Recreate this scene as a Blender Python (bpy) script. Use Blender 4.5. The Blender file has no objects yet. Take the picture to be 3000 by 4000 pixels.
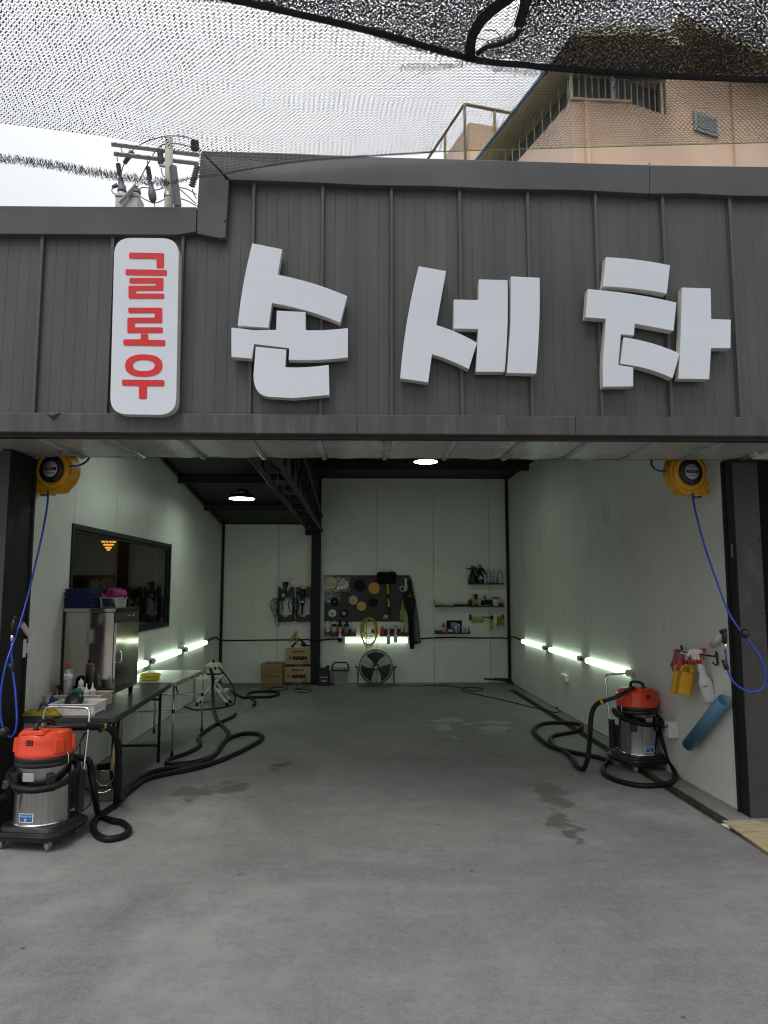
import bpy, math, random
from mathutils import Vector, Matrix
random.seed(7)
R = math.radians
scene = bpy.context.scene
col = scene.collection

# ------------------------------------------------------------------ camera
FPX, CAMH = 2750.0, 1.70            # focal length in photo pixels (3000 x 4000), eye height
YAW, PITCH = R(1.458), R(6.059)
cam_data = bpy.data.cameras.new('camera')
cam_data.sensor_fit = 'VERTICAL'; cam_data.sensor_height = 36.0
cam_data.lens = FPX / 4000.0 * 36.0
cam_data.clip_start = 0.05; cam_data.clip_end = 3000
cam = bpy.data.objects.new('camera', cam_data); col.objects.link(cam)
cam.location = (0, 0, CAMH); cam.rotation_euler = (R(90) + PITCH, 0, -YAW)
scene.camera = cam

# ------------------------------------------------------------------ sky and sun (bright overcast day)
SUN_EL, SUN_AZ = R(58), R(200)      # sun direction: high, behind the camera, a little left
world = bpy.data.worlds.new('World'); scene.world = world; world.use_nodes = True
wn, wl = world.node_tree.nodes, world.node_tree.links
bg = wn['Background']
sky = wn.new('ShaderNodeTexSky'); sky.sky_type = 'NISHITA'; sky.sun_disc = False
sky.sun_elevation = SUN_EL; sky.sun_rotation = SUN_AZ
sky.air_density = 1.0; sky.dust_density = 4.0
geo = wn.new('ShaderNodeTexCoord')
sep = wn.new('ShaderNodeSeparateXYZ'); wl.new(geo.outputs['Generated'], sep.inputs[0])
mr = wn.new('ShaderNodeMapRange'); wl.new(sep.outputs['Z'], mr.inputs['Value'])
mr.inputs['From Min'].default_value = 0; mr.inputs['From Max'].default_value = 1
mr.inputs['To Min'].default_value = 3.4; mr.inputs['To Max'].default_value = 13.2   # overcast: zenith brighter
cn = wn.new('ShaderNodeTexNoise'); cn.inputs['Scale'].default_value = 2.2; cn.inputs['Detail'].default_value = 4
wl.new(geo.outputs['Generated'], cn.inputs['Vector'])
cm = wn.new('ShaderNodeMapRange'); wl.new(cn.outputs['Fac'], cm.inputs['Value'])
cm.inputs['From Min'].default_value = .3; cm.inputs['From Max'].default_value = .7
cm.inputs['To Min'].default_value = .93; cm.inputs['To Max'].default_value = 1.07
mu = wn.new('ShaderNodeMath'); mu.operation = 'MULTIPLY'
wl.new(mr.outputs[0], mu.inputs[0]); wl.new(cm.outputs[0], mu.inputs[1])
tint = wn.new('ShaderNodeVectorMath'); tint.operation = 'SCALE'
tint.inputs[0].default_value = (.985, 1.0, 1.02); wl.new(mu.outputs[0], tint.inputs['Scale'])
mx = wn.new('ShaderNodeMix'); mx.data_type = 'RGBA'; mx.inputs['Factor'].default_value = .88   # cloud cover
wl.new(sky.outputs[0], mx.inputs[6]); wl.new(tint.outputs[0], mx.inputs[7])
wl.new(mx.outputs[2], bg.inputs['Color'])
bg.inputs['Strength'].default_value = 0.10
sd = bpy.data.lights.new('sun', 'SUN'); sd.energy = 1.5; sd.angle = R(35); sd.color = (1, .985, .965)
sun = bpy.data.objects.new('sun', sd); col.objects.link(sun)
sdir = Vector((math.sin(SUN_AZ) * math.cos(SUN_EL), math.cos(SUN_AZ) * math.cos(SUN_EL), math.sin(SUN_EL)))
sun.rotation_euler = sdir.to_track_quat('Z', 'Y').to_euler(); sun.location = (0, -6, 12)

# ------------------------------------------------------------------ exposure
scene.render.engine = 'CYCLES'
vs = scene.view_settings
vs.view_transform = 'Standard'; vs.look = 'None'; vs.exposure = 0.36; vs.gamma = 1; vs.use_curve_mapping = False
scene.cycles.use_denoising = True; scene.cycles.filter_width = 1.15
scene.cycles.max_bounces = 8; scene.cycles.diffuse_bounces = 4; scene.cycles.glossy_bounces = 4
scene.cycles.transmission_bounces = 6; scene.cycles.transparent_max_bounces = 16
scene.cycles.sample_clamp_indirect = 4.0; scene.cycles.caustics_reflective = False; scene.cycles.caustics_refractive = False

# ------------------------------------------------------------------ measuring: photo pixel + a known plane -> a point of the place
_fw = Vector((math.sin(YAW) * math.cos(PITCH), math.cos(YAW) * math.cos(PITCH), math.sin(PITCH)))
_rt = Vector((math.cos(YAW), -math.sin(YAW), 0)); _up = _rt.cross(_fw)
_C = Vector((0, 0, CAMH))
def ray(px, py): return _fw + _rt * ((px - 1500) / FPX) - _up * ((py - 2000) / FPX)
def onY(px, py, y):
    d = ray(px, py); return _C + d * (y / d.y)
def onX(px, py, x):
    d = ray(px, py); return _C + d * (x / d.x)
def onZ(px, py, z=0.0):
    d = ray(px, py); return _C + d * ((z - CAMH) / d.z)
def wallR(y): return 2.58 + (12.69 - y) * .0366          # the right wall splays a little towards the opening
def onR(px, py, off=0.0):
    d = ray(px, py); t = (2.58 + 12.69 * .0366 - off) / (d.x + .0366 * d.y); return _C + d * t
LX = -2.58          # left wall
YB = 12.69          # back wall
YF = 4.65           # fascia
YO = 5.50           # front edge of the side walls

# ------------------------------------------------------------------ materials
def mat(name, c, rough=.5, metal=0.0, var=.08, vs_=6.0, bump=0.0, bs=60.0, spec=.5, coat=0.0, trans=0.0, emit=0.0,
        alpha=1.0, c2=None, stretch=None, ior=1.45, sss=0.0, rv=0.0):
    m = bpy.data.materials.new(name); m.use_nodes = True
    nt = m.node_tree; n, l = nt.nodes, nt.links
    b = n['Principled BSDF']
    b.inputs['Roughness'].default_value = rough; b.inputs['Metallic'].default_value = metal
    b.inputs['Specular IOR Level'].default_value = spec; b.inputs['Coat Weight'].default_value = coat
    b.inputs['Transmission Weight'].default_value = trans; b.inputs['Alpha'].default_value = alpha
    b.inputs['IOR'].default_value = ior
    if sss: b.inputs['Subsurface Weight'].default_value = sss; b.inputs['Subsurface Radius'].default_value = (.02, .02, .02)
    tc = n.new('ShaderNodeTexCoord'); mp = n.new('ShaderNodeMapping')
    l.new(tc.outputs['Object'], mp.inputs[0])
    if stretch: mp.inputs['Scale'].default_value = stretch
    nz = n.new('ShaderNodeTexNoise'); nz.inputs['Scale'].default_value = vs_; nz.inputs['Detail'].default_value = 6
    l.new(mp.outputs[0], nz.inputs['Vector'])
    mixn = n.new('ShaderNodeMix'); mixn.data_type = 'RGBA'
    k = var
    lo = tuple(max(0, x * (1 - k)) for x in c); hi = tuple(min(1, x * (1 + k)) for x in (c2 or c))
    if c2: lo, hi = c, c2
    mixn.inputs[6].default_value = (*lo, 1); mixn.inputs[7].default_value = (*hi, 1)
    rm = n.new('ShaderNodeMapRange'); rm.inputs['From Min'].default_value = .3; rm.inputs['From Max'].default_value = .7
    l.new(nz.outputs['Fac'], rm.inputs['Value']); l.new(rm.outputs[0], mixn.inputs['Factor'])
    l.new(mixn.outputs[2], b.inputs['Base Color'])
    if rv:
        r2 = n.new('ShaderNodeMapRange'); r2.inputs['From Min'].default_value = .3; r2.inputs['From Max'].default_value = .7
        r2.inputs['To Min'].default_value = max(.02, rough - rv); r2.inputs['To Max'].default_value = min(1, rough + rv)
        l.new(nz.outputs['Fac'], r2.inputs['Value']); l.new(r2.outputs[0], b.inputs['Roughness'])
    if emit:
        b.inputs['Emission Color'].default_value = (*c, 1); b.inputs['Emission Strength'].default_value = emit
    if bump:
        bz = n.new('ShaderNodeTexNoise'); bz.inputs['Scale'].default_value = bs; bz.inputs['Detail'].default_value = 3
        l.new(mp.outputs[0], bz.inputs['Vector'])
        bp = n.new('ShaderNodeBump'); bp.inputs['Strength'].default_value = bump; bp.inputs['Distance'].default_value = .01
        l.new(bz.outputs['Fac'], bp.inputs['Height']); l.new(bp.outputs[0], b.inputs['Normal'])
    return m

MT = {}
MT['fascia'] = mat('dark_grey_coated_steel', (.086, .087, .089), .42, var=.12, vs_=3.2, bump=.05, bs=2.2, spec=.5, stretch=(2.2, 1, .22), rv=.09)
MT['flash'] = mat('grey_flashing_steel', (.088, .089, .093), .40, var=.13, vs_=1.6, bump=.09, bs=1.8, rv=.08)
MT['drip'] = mat('weathered_steel_gutter', (.085, .080, .077), .5, var=.22, vs_=7, stretch=(2, 1, .15), bump=.04, bs=6)
MT['soffit'] = mat('pale_coated_soffit_steel', (.34, .36, .33), .28, var=.16, vs_=2.0, bump=.10, bs=2.5, rv=.08)
MT['panel'] = mat('off_white_sandwich_panel', (.72, .74, .675), .42, var=.05, vs_=2.0, bump=.10, bs=95, spec=.45)
MT['panelback'] = mat('panel_joint_dark', (.09, .09, .085), .8)
MT['frame'] = mat('black_painted_steel', (.012, .012, .014), .5, var=.25, vs_=5, spec=.3)
MT['column'] = mat('brown_grey_column_cladding', (.052, .048, .046), .6, var=.12, vs_=8, bump=.15, bs=220)
MT['colshade'] = mat('column_side_shadow_tone', (.009, .009, .010), .6, var=.2)  # near-black puts the shadow on the column's side faces into their colour
MT['roof'] = mat('dark_roof_panel', (.008, .009, .012), .6, var=.15, vs_=3)
MT['blackp'] = mat('black_plastic', (.014, .014, .015), .38, var=.15, vs_=20)
MT['rubber'] = mat('black_rubber', (.007, .007, .008), .5, spec=.3, var=.2, vs_=30)
MT['whitep'] = mat('white_plastic', (.74, .74, .72), .35, var=.03, vs_=10)
MT['chrome'] = mat('chrome', (.82, .82, .80), .10, 1.0, var=.03)
MT['steel'] = mat('brushed_stainless', (.46, .455, .44), .20, 1.0, var=.12, vs_=5, stretch=(14, 14, .25), rv=.07)
MT['mirror'] = mat('polished_stainless_sheet', (.43, .41, .36), .09, 1.0, var=.14, vs_=3, bump=.02, bs=3, rv=.04)
MT['galv'] = mat('galvanised_steel', (.42, .43, .42), .42, .85, var=.12, vs_=20)
MT['alu'] = mat('aluminium', (.62, .62, .60), .32, .9, var=.08, vs_=9)
MT['tube'] = mat('lit_tube', (.80, 1.0, .80), .5, var=0, emit=2.7)
MT['highbay'] = mat('lit_high_bay_lens', (.86, 1.0, .88), .5, var=0, emit=23.0)

def scuffed(m, c, thr=.60, amt=.45, sc=3.0, stretch=(1, 1, .45)):
    """scattered splash marks and scuffs on top of a material's colour"""
    n, l = m.node_tree.nodes, m.node_tree.links; b = n['Principled BSDF']; src = b.inputs['Base Color'].links[0].from_socket
    tc = n.new('ShaderNodeTexCoord'); mp = n.new('ShaderNodeMapping'); mp.inputs['Scale'].default_value = stretch; l.new(tc.outputs['Object'], mp.inputs[0])
    z = n.new('ShaderNodeTexNoise'); z.inputs['Scale'].default_value = sc; z.inputs['Detail'].default_value = 9; z.inputs['Roughness'].default_value = .7; l.new(mp.outputs[0], z.inputs['Vector'])
    r = n.new('ShaderNodeMapRange'); r.inputs['From Min'].default_value = thr; r.inputs['From Max'].default_value = thr + .10; r.inputs['To Max'].default_value = amt; l.new(z.outputs['Fac'], r.inputs['Value'])
    x = n.new('ShaderNodeMix'); x.data_type = 'RGBA'; l.new(r.outputs[0], x.inputs['Factor']); l.new(src, x.inputs[6]); x.inputs[7].default_value = (*c, 1); l.new(x.outputs[2], b.inputs['Base Color'])
scuffed(MT['panel'], (.46, .44, .36)); scuffed(MT['fascia'], (.12, .12, .12), .60, .35, 5, (1.5, 1, .12)); scuffed(MT['flash'], (.13, .13, .13), .60, .4, 3)
scuffed(MT['drip'], (.16, .15, .14), .55, .6, 8, (1.5, 1, .2)); scuffed(MT['soffit'], (.20, .19, .15), .56, .6, 2.5, (1, 1, 1)); scuffed(MT['column'], (.11, .105, .10), .58, .5, 4)

# ------------------------------------------------------------------ mesh helpers
def basis(d):
    d = d.normalized(); a = Vector((0, 0, 1)) if abs(d.z) < .9 else Vector((1, 0, 0))
    u = a.cross(d).normalized(); return u, d.cross(u)

class MB:
    """collects faces; build() links them as ONE mesh object"""
    def __init__(s): s.v = []; s.f = []; s.sm = []
    def add(s, vs, fs, smooth=False):
        o = len(s.v); s.v += [tuple(x) for x in vs]; s.f += [tuple(i + o for i in f) for f in fs]; s.sm += [smooth] * len(fs); return s
    def box(s, x0, x1, y0, y1, z0, z1, M=None):
        vs = [Vector((x, y, z)) for z in (z0, z1) for y in (y0, y1) for x in (x0, x1)]
        if M: vs = [M @ v for v in vs]
        return s.add(vs, [(0, 2, 3, 1), (4, 5, 7, 6), (0, 1, 5, 4), (1, 3, 7, 5), (3, 2, 6, 7), (2, 0, 4, 6)])
    def rbox(s, x0, x1, y0, y1, z0, z1, r=.02, seg=3, M=None, top=1.0):
        """box with vertical edges rounded in plan; top scales the upper outline"""
        cx, cy = (x0 + x1) / 2, (y0 + y1) / 2; pts = []
        for (px, py, a0) in ((x1 - r, y1 - r, 0), (x0 + r, y1 - r, 90), (x0 + r, y0 + r, 180), (x1 - r, y0 + r, 270)):
            for k in range(seg + 1):
                a = R(a0 + 90 * k / seg); pts.append((px + r * math.cos(a), py + r * math.sin(a)))
        n = len(pts)
        vs = [Vector((x, y, z0)) for x, y in pts] + [Vector((cx + (x - cx) * top, cy + (y - cy) * top, z1)) for x, y in pts]
        if M: vs = [M @ v for v in vs]
        fs = [tuple(range(n - 1, -1, -1)), tuple(range(n, 2 * n))] + [(i, (i + 1) % n, n + (i + 1) % n, n + i) for i in range(n)]
        return s.add(vs, fs)
    def prism(s, poly, o, u, v, w):
        """2-D outline (list of (a,b)) on o + a*u + b*v, extruded by vector w (front is at o, back at o + w)"""
        o, u, v, w = Vector(o), Vector(u), Vector(v), Vector(w); n = len(poly)
        A = [o + u * a + v * b for a, b in poly]; B = [p + w for p in A]
        return s.add(A + B, [tuple(range(n)), tuple(range(2 * n - 1, n - 1, -1))] + [(i, n + i, n + (i + 1) % n, (i + 1) % n) for i in range(n)])
    def tube(s, pts, r, n=8, closed=False, cap=True, smooth=True):
        pts = [Vector(p) for p in pts]; m = len(pts)
        rad = r if isinstance(r, (list, tuple)) else [r] * m
        vs = []; u = None
        for i, p in enumerate(pts):
            a = pts[(i - 1) % m] if (closed or i > 0) else p; b = pts[(i + 1) % m] if (closed or i < m - 1) else p
            d = (b - a)
            if d.length < 1e-9: d = Vector((0, 0, 1))
            d.normalize()
            if u is None: u, w = basis(d)
            else:
                u = u - d * u.dot(d)
                if u.length < 1e-6: u, w = basis(d)
                u.normalize()
            w = d.cross(u)
            for k in range(n):
                t = 2 * math.pi * k / n; vs.append(p + (u * math.cos(t) + w * math.sin(t)) * rad[i])
        fs = []; 
        for i in range(m if closed else m - 1):
            j = (i + 1) % m
            for k in range(n): fs.append((i * n + k, i * n + (k + 1) % n, j * n + (k + 1) % n, j * n + k))
        s.add(vs, fs, smooth)
        if cap and not closed:
            o = len(s.v) - len(vs)
            s.f.append(tuple(o + k for k in range(n - 1, -1, -1))); s.sm.append(False)
            s.f.append(tuple(o + (m - 1) * n + k for k in range(n))); s.sm.append(False)
        return s
    def lathe(s, prof, n=20, o=(0, 0, 0), axis=(0, 0, 1), smooth=True, sx=1.0, sy=1.0):
        """profile (radius, height) spun about axis at o"""
        o = Vector(o); ax = Vector(axis).normalized()
        if abs(ax.z) > .999: u, w = Vector((1, 0, 0)), Vector((0, 1 if ax.z > 0 else -1, 0))
        else: u, w = basis(ax)
        vs = []
        for r, h in prof:
            for k in range(n):
                t = 2 * math.pi * k / n; vs.append(o + ax * h + u * (math.cos(t) * r * sx) + w * (math.sin(t) * r * sy))
        m = len(prof); fs = [(i * n + k, i * n + (k + 1) % n, (i + 1) * n + (k + 1) % n, (i + 1) * n + k) for i in range(m - 1) for k in range(n)]
        s.add(vs, fs, smooth)
        b = len(s.v) - len(vs)
        if prof[0][0] > 1e-5: s.f.append(tuple(b + k for k in range(n - 1, -1, -1))); s.sm.append(False)
        if prof[-1][0] > 1e-5: s.f.append(tuple(b + (m - 1) * n + k for k in range(n))); s.sm.append(False)
        return s
    def ball(s, c, r, n=12, m=8, sq=(1, 1, 1), jit=0.0):
        c = Vector(c); vs = []; fs = []
        for i in range(m + 1):
            p = math.pi * i / m
            for k in range(n):
                t = 2 * math.pi * k / n; j = 1 + random.uniform(-jit, jit)
                vs.append(c + Vector((math.sin(p) * math.cos(t) * r * sq[0] * j, math.sin(p) * math.sin(t) * r * sq[1] * j, math.cos(p) * r * sq[2] * j)))
        for i in range(m):
            for k in range(n): fs.append((i * n + k, (i + 1) * n + k, (i + 1) * n + (k + 1) % n, i * n + (k + 1) % n))
        return s.add(vs, fs, True)
    def grid(s, fn, nu, nv, smooth=True):
        vs = [fn(i / nu, j / nv) for j in range(nv + 1) for i in range(nu + 1)]
        fs = [(j * (nu + 1) + i, j * (nu + 1) + i + 1, (j + 1) * (nu + 1) + i + 1, (j + 1) * (nu + 1) + i) for j in range(nv) for i in range(nu)]
        return s.add(vs, fs, smooth)
    def text(s, body, o, u, v, h, align='CENTER', shear=0.0, off=0.0, sx=1.0):
        """flat lettering lying on o + a*u + b*v, capital height about h"""
        cu = bpy.data.curves.new('t', 'FONT'); cu.body = body; cu.align_x = align; cu.size = h / .7; cu.shear = shear; cu.offset = off
        cu.resolution_u = 2
        ob = bpy.data.objects.new('t', cu); col.objects.link(ob)
        dg = bpy.context.evaluated_depsgraph_get(); me = bpy.data.meshes.new_from_object(ob.evaluated_get(dg))
        o, u, v = Vector(o), Vector(u), Vector(v)
        s.add([o + u * (p.co.x * sx) + v * p.co.y for p in me.vertices], [tuple(p.vertices) for p in me.polygons])
        bpy.data.objects.remove(ob); bpy.data.curves.remove(cu); bpy.data.meshes.remove(me); return s
    def build(s, name, m, parent=None, world=False, bevel=0.0, solid=0.0):
        off = Vector((0, 0, 0))
        if parent is not None and world:
            p = parent
            while p.parent: p = p.parent
            off = p.location
        me = bpy.data.meshes.new(name)
        me.from_pydata([(v[0] - off.x, v[1] - off.y, v[2] - off.z) for v in s.v], [], s.f)
        for p, q in zip(me.polygons, s.sm): p.use_smooth = q
        me.materials.append(MT[m] if isinstance(m, str) else m)
        ob = bpy.data.objects.new(name, me); col.objects.link(ob)
        if parent is not None: ob.parent = parent
        if solid:
            md = ob.modifiers.new('t', 'SOLIDIFY'); md.thickness = solid; md.offset = 0
        if bevel:
            md = ob.modifiers.new('b', 'BEVEL'); md.width = bevel; md.segments = 2; md.limit_method = 'ANGLE'; md.angle_limit = R(40)
        return ob

def tag(o, label=None, cat=None, group=None, kind=None):
    if label: o['label'] = label
    if cat: o['category'] = cat
    if group: o['group'] = group
    if kind: o['kind'] = kind
    return o
def thing(name, label, cat, loc=(0, 0, 0), rz=0.0, group=None):
    o = bpy.data.objects.new(name, None); col.objects.link(o); o.empty_display_size = .1
    o.location = loc; o.rotation_euler = (0, 0, rz); return tag(o, label, cat, group)
def solo(name, label, cat, mb, m, group=None, bevel=0.0, solid=0.0):
    """a thing that is one mesh, its origin moved to the middle of its base"""
    xs, ys, zs = zip(*mb.v); o = Vector(((min(xs) + max(xs)) / 2, (min(ys) + max(ys)) / 2, min(zs)))
    mb.v = [(x - o.x, y - o.y, z - o.z) for x, y, z in mb.v]
    ob = mb.build(name, m, bevel=bevel, solid=solid); ob.location = o; return tag(ob, label, cat, group)
def struct(name, mb, m): return tag(mb.build(name, m), kind='structure')
def dup(root, loc=None, rz=None, label=None):
    r = root.copy(); col.objects.link(r)
    if loc is not None: r.location = loc
    if rz is not None: r.rotation_euler = (0, 0, rz)
    if label: r['label'] = label
    for ch in list(root.children):
        c = ch.copy(); col.objects.link(c); c.parent = r
        for g in list(ch.children):
            d = g.copy(); col.objects.link(d); d.parent = c
    return r
def spline(pts, step=.05, closed=False):
    """Catmull-Rom through pts, resampled evenly"""
    P = [Vector(p) for p in pts]; n = len(P); out = []
    for i in range(n if closed else n - 1):
        if closed: p0, p1, p2, p3 = P[(i - 1) % n], P[i], P[(i + 1) % n], P[(i + 2) % n]
        else: p0, p1, p2, p3 = P[max(i - 1, 0)], P[i], P[i + 1], P[min(i + 2, n - 1)]
        k = max(2, int((p2 - p1).length / step))
        for j in range(k):
            t = j / k
            out.append(.5 * ((2 * p1) + (p2 - p0) * t + (2 * p0 - 5 * p1 + 4 * p2 - p3) * t * t + (3 * p1 - p0 - 3 * p2 + p3) * t ** 3))
    if not closed: out.append(P[-1])
    return out
def roundpoly(pts, r, seg=4):
    """round the corners of a 2-D outline"""
    out = []; n = len(pts)
    for i in range(n):
        p = Vector(pts[i]).to_2d(); a = Vector(pts[i - 1]).to_2d(); b = Vector(pts[(i + 1) % n]).to_2d()
        da, db = a - p, b - p; rr = min(r if not isinstance(r, (list, tuple)) else r[i], da.length * .49, db.length * .49)
        if rr <= 0: out.append(tuple(p)); continue
        s_, e_ = p + da.normalized() * rr, p + db.normalized() * rr
        for k in range(seg + 1):
            t = k / seg; q = s_ * (1 - t) ** 2 + p * (2 * t * (1 - t)) + e_ * t * t; out.append((q.x, q.y))
    return out
def hose(mb, pts, r, rib=.0, step=.012, n=10):
    q = spline(pts, step); mb.tube(q, [r * (1 + rib * (1 if i % 2 else -1)) for i in range(len(q))], n); return mb
X, Yv, Zv = Vector((1, 0, 0)), Vector((0, 1, 0)), Vector((0, 0, 1))

# ================================================================== THE SETTING
def concrete():
    m = bpy.data.materials.new('grey_concrete'); m.use_nodes = True
    nt = m.node_tree; n, l = nt.nodes, nt.links; b = n['Principled BSDF']
    g = n.new('ShaderNodeNewGeometry'); pos = g.outputs['Position']
    def noise(sc, det=6, rough=.55, vec=None, dist=0):
        z = n.new('ShaderNodeTexNoise'); z.inputs['Scale'].default_value = sc; z.inputs['Detail'].default_value = det
        z.inputs['Roughness'].default_value = rough; z.inputs['Distortion'].default_value = dist
        l.new(vec or pos, z.inputs['Vector']); return z
    def rng(s, a, b_, c=0., d=1.):
        r = n.new('ShaderNodeMapRange'); l.new(s, r.inputs['Value'])
        for k, v_ in zip(('From Min', 'From Max', 'To Min', 'To Max'), (a, b_, c, d)): r.inputs[k].default_value = v_
        return r.outputs[0]
    def mixc(f, a, b_):
        x = n.new('ShaderNodeMix'); x.data_type = 'RGBA'
        if f is not None: l.new(f, x.inputs['Factor'])
        for i, v_ in ((6, a), (7, b_)):
            if isinstance(v_, tuple): x.inputs[i].default_value = (*v_, 1)
            else: l.new(v_, x.inputs[i])
        return x.outputs[2]
    def mth(op, a, b_):
        x = n.new('ShaderNodeMath'); x.operation = op
        for i, v_ in enumerate((a, b_)):
            if isinstance(v_, (int, float)): x.inputs[i].default_value = v_
            else: l.new(v_, x.inputs[i])
        return x.outputs[0]
    big = noise(.55, 8, .62, dist=1.0); mid = noise(4.5, 8, .65); fine = noise(70, 4, .7); grit = noise(260, 2, .6)
    c = mixc(rng(big.outputs['Fac'], .34, .66), (.135, .130, .125), (.305, .295, .283))
    c = mixc(rng(mid.outputs['Fac'], .40, .66, 0, .65), c, (.150, .147, .143))
    spk = noise(22, 5, .7); c = mixc(rng(spk.outputs['Fac'], .50, .68, 0, .40), c, (.28, .274, .265)); c = mixc(rng(spk.outputs['Fac'], .46, .32, 0, .40), c, (.11, .108, .105))
    c = mixc(rng(fine.outputs['Fac'], .42, .68, 0, .6), c, (.27, .265, .258))
    c = mixc(rng(grit.outputs['Fac'], .58, .70, 0, .75), c, (.09, .088, .085))
    # trowel streaks inside the bay
    mp = n.new('ShaderNodeMapping'); l.new(pos, mp.inputs[0]); mp.inputs['Scale'].default_value = (1.0, 5, 1)
    st = noise(1.5, 6, .6, mp.outputs[0]); c = mixc(rng(st.outputs['Fac'], .52, .72, 0, .35), c, (.30, .297, .285))
    # distorted coordinates for the stains
    dn = noise(5, 5, .6); sc = n.new('ShaderNodeVectorMath'); sc.operation = 'SUBTRACT'; l.new(dn.outputs['Color'], sc.inputs[0]); sc.inputs[1].default_value = (.5, .5, .5)
    s2 = n.new('ShaderNodeVectorMath'); s2.operation = 'SCALE'; l.new(sc.outputs[0], s2.inputs[0]); s2.inputs['Scale'].default_value = .55
    ad = n.new('ShaderNodeVectorMath'); ad.operation = 'ADD'; l.new(pos, ad.inputs[0]); l.new(s2.outputs[0], ad.inputs[1])
    def blob(cx, cy, rx, ry, edge=.12):
        q = n.new('ShaderNodeMapping'); q.vector_type = 'POINT'; l.new(ad.outputs[0], q.inputs[0])
        q.inputs['Location'].default_value = (-cx / rx, -cy / ry, 0); q.inputs['Scale'].default_value = (1 / rx, 1 / ry, 0)
        d = n.new('ShaderNodeVectorMath'); d.operation = 'LENGTH'; l.new(q.outputs[0], d.inputs[0])
        return rng(d.outputs['Value'], 1 + edge, 1 - edge)
    def many(lst, **k):
        o = None
        for (px, py, w, h) in lst:
            p = onZ(px, py); a = (onZ(px + w, py) - onZ(px - w, py)).length / 2; e = (onZ(px, py - h) - onZ(px, py + h)).length / 2
            s = blob(p.x, p.y, a, e, **k); o = s if o is None else mth('MAXIMUM', o, s)
        return o
    damp = many([(905, 3078, 62, 20), (760, 3090, 70, 17), (750, 3118, 30, 8), (2140, 3085, 52, 30), (2165, 3125, 55, 26), (2200, 3205, 42, 40), (2225, 3260, 30, 30), (1090, 2990, 45, 12)], edge=.20)
    peel = many([(1762, 2814, 60, 9), (1736, 2838, 38, 10), (1928, 2823, 66, 5), (1935, 2845, 64, 7), (1842, 2829, 24, 5), (1776, 2882, 26, 5), (1677, 2832, 16, 3), (1762, 2859, 10, 4), (1884, 2859, 20, 3), (1935, 2858, 22, 4), (1692, 2815, 14, 3), (1535, 2726, 10, 2), (995, 2690, 22, 3), (1085, 2737, 16, 2)], edge=.05)
    c = mixc(mth('MULTIPLY', damp, .70), c, (.060, .057, .054))
    c = mixc(mth('MULTIPLY', peel, .8), c, (.36, .36, .31))
    # small dark spots
    vo = n.new('ShaderNodeTexVoronoi'); vo.inputs['Scale'].default_value = 2.1; l.new(pos, vo.inputs['Vector'])
    c = mixc(rng(vo.outputs['Distance'], .035, .02, 0, .75), c, (.035, .033, .032))
    l.new(c, b.inputs['Base Color'])
    l.new(mth('SUBTRACT', rng(big.outputs['Fac'], .3, .7, .62, .78), mth('MULTIPLY', damp, .25)), b.inputs['Roughness'])
    b.inputs['Specular IOR Level'].default_value = .35
    bp = n.new('ShaderNodeBump'); bp.inputs['Strength'].default_value = .28; bp.inputs['Distance'].default_value = .006
    l.new(mth('ADD', mth('MULTIPLY', fine.outputs['Fac'], 1.0), mth('MULTIPLY', mid.outputs['Fac'], 1.4)), bp.inputs['Height']); l.new(bp.outputs[0], b.inputs['Normal'])
    return m
MT['concrete'] = concrete()
MT['ground'] = mat('distant_ground', (.13, .13, .12), .9, var=.2, vs_=.3)

# drain line runs along the right wall; the slab is cut by it
def gx(y): return 2.585 - (y - 4.0) * .028         # left lip of the drain
GW = .105
def slab(fn0, fn1, ys):
    mb = MB()
    for a, b_ in zip(ys[:-1], ys[1:]): mb.add([(fn0(a), a, 0), (fn1(a), a, 0), (fn1(b_), b_, 0), (fn0(b_), b_, 0)], [(0, 1, 2, 3)])
    return mb
ys = [-14, -4, 0, 2, 4, 6, 8, 10, 11.9]
struct('concrete_floor', slab(lambda y: -14, gx, ys).add([(-14, 11.9, 0), (gx(11.9), 11.9, 0), (gx(11.9), 13.2, 0), (-14, 13.2, 0)], [(0, 1, 2, 3)]), 'concrete')
struct('concrete_strip', slab(lambda y: gx(y) + GW, lambda y: 14, ys).add([(gx(11.9), 11.9, 0), (14, 11.9, 0), (14, 13.2, 0), (gx(11.9), 13.2, 0)], [(0, 1, 2, 3)]), 'concrete')
struct('ground', MB().add([(-900, -900, -.35), (900, -900, -.35), (900, 900, -.35), (-900, 900, -.35)], [(0, 1, 2, 3)]), 'ground')
MT['drain'] = mat('wet_drain_steel', (.10, .12, .125), .5, .2, var=.35, vs_=9, stretch=(1, 1, .2))
MT['angle'] = mat('drain_angle_steel', (.20, .185, .14), .55, .5, var=.4, vs_=14)
dr = thing('drain_channel', 'narrow open drain channel cut along the right side of the concrete floor', 'drain', (gx(8), 8, -.16))
mb = MB()
for a, b_ in zip(ys[1:-1], ys[2:]):
    mb.add([(gx(a), a, 0), (gx(a), a, -.15), (gx(a) + GW, a, -.15), (gx(a) + GW, a, 0), (gx(b_), b_, 0), (gx(b_), b_, -.15), (gx(b_) + GW, b_, -.15), (gx(b_) + GW, b_, 0)],
           [(0, 4, 5, 1), (1, 5, 6, 2), (2, 6, 7, 3)])
mb.add([(gx(11.9), 11.9, 0), (gx(11.9) + GW, 11.9, 0), (gx(11.9) + GW, 11.9, -.15), (gx(11.9), 11.9, -.15)], [(0, 1, 2, 3)])
mb.build('channel', 'drain', dr, True)
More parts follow.
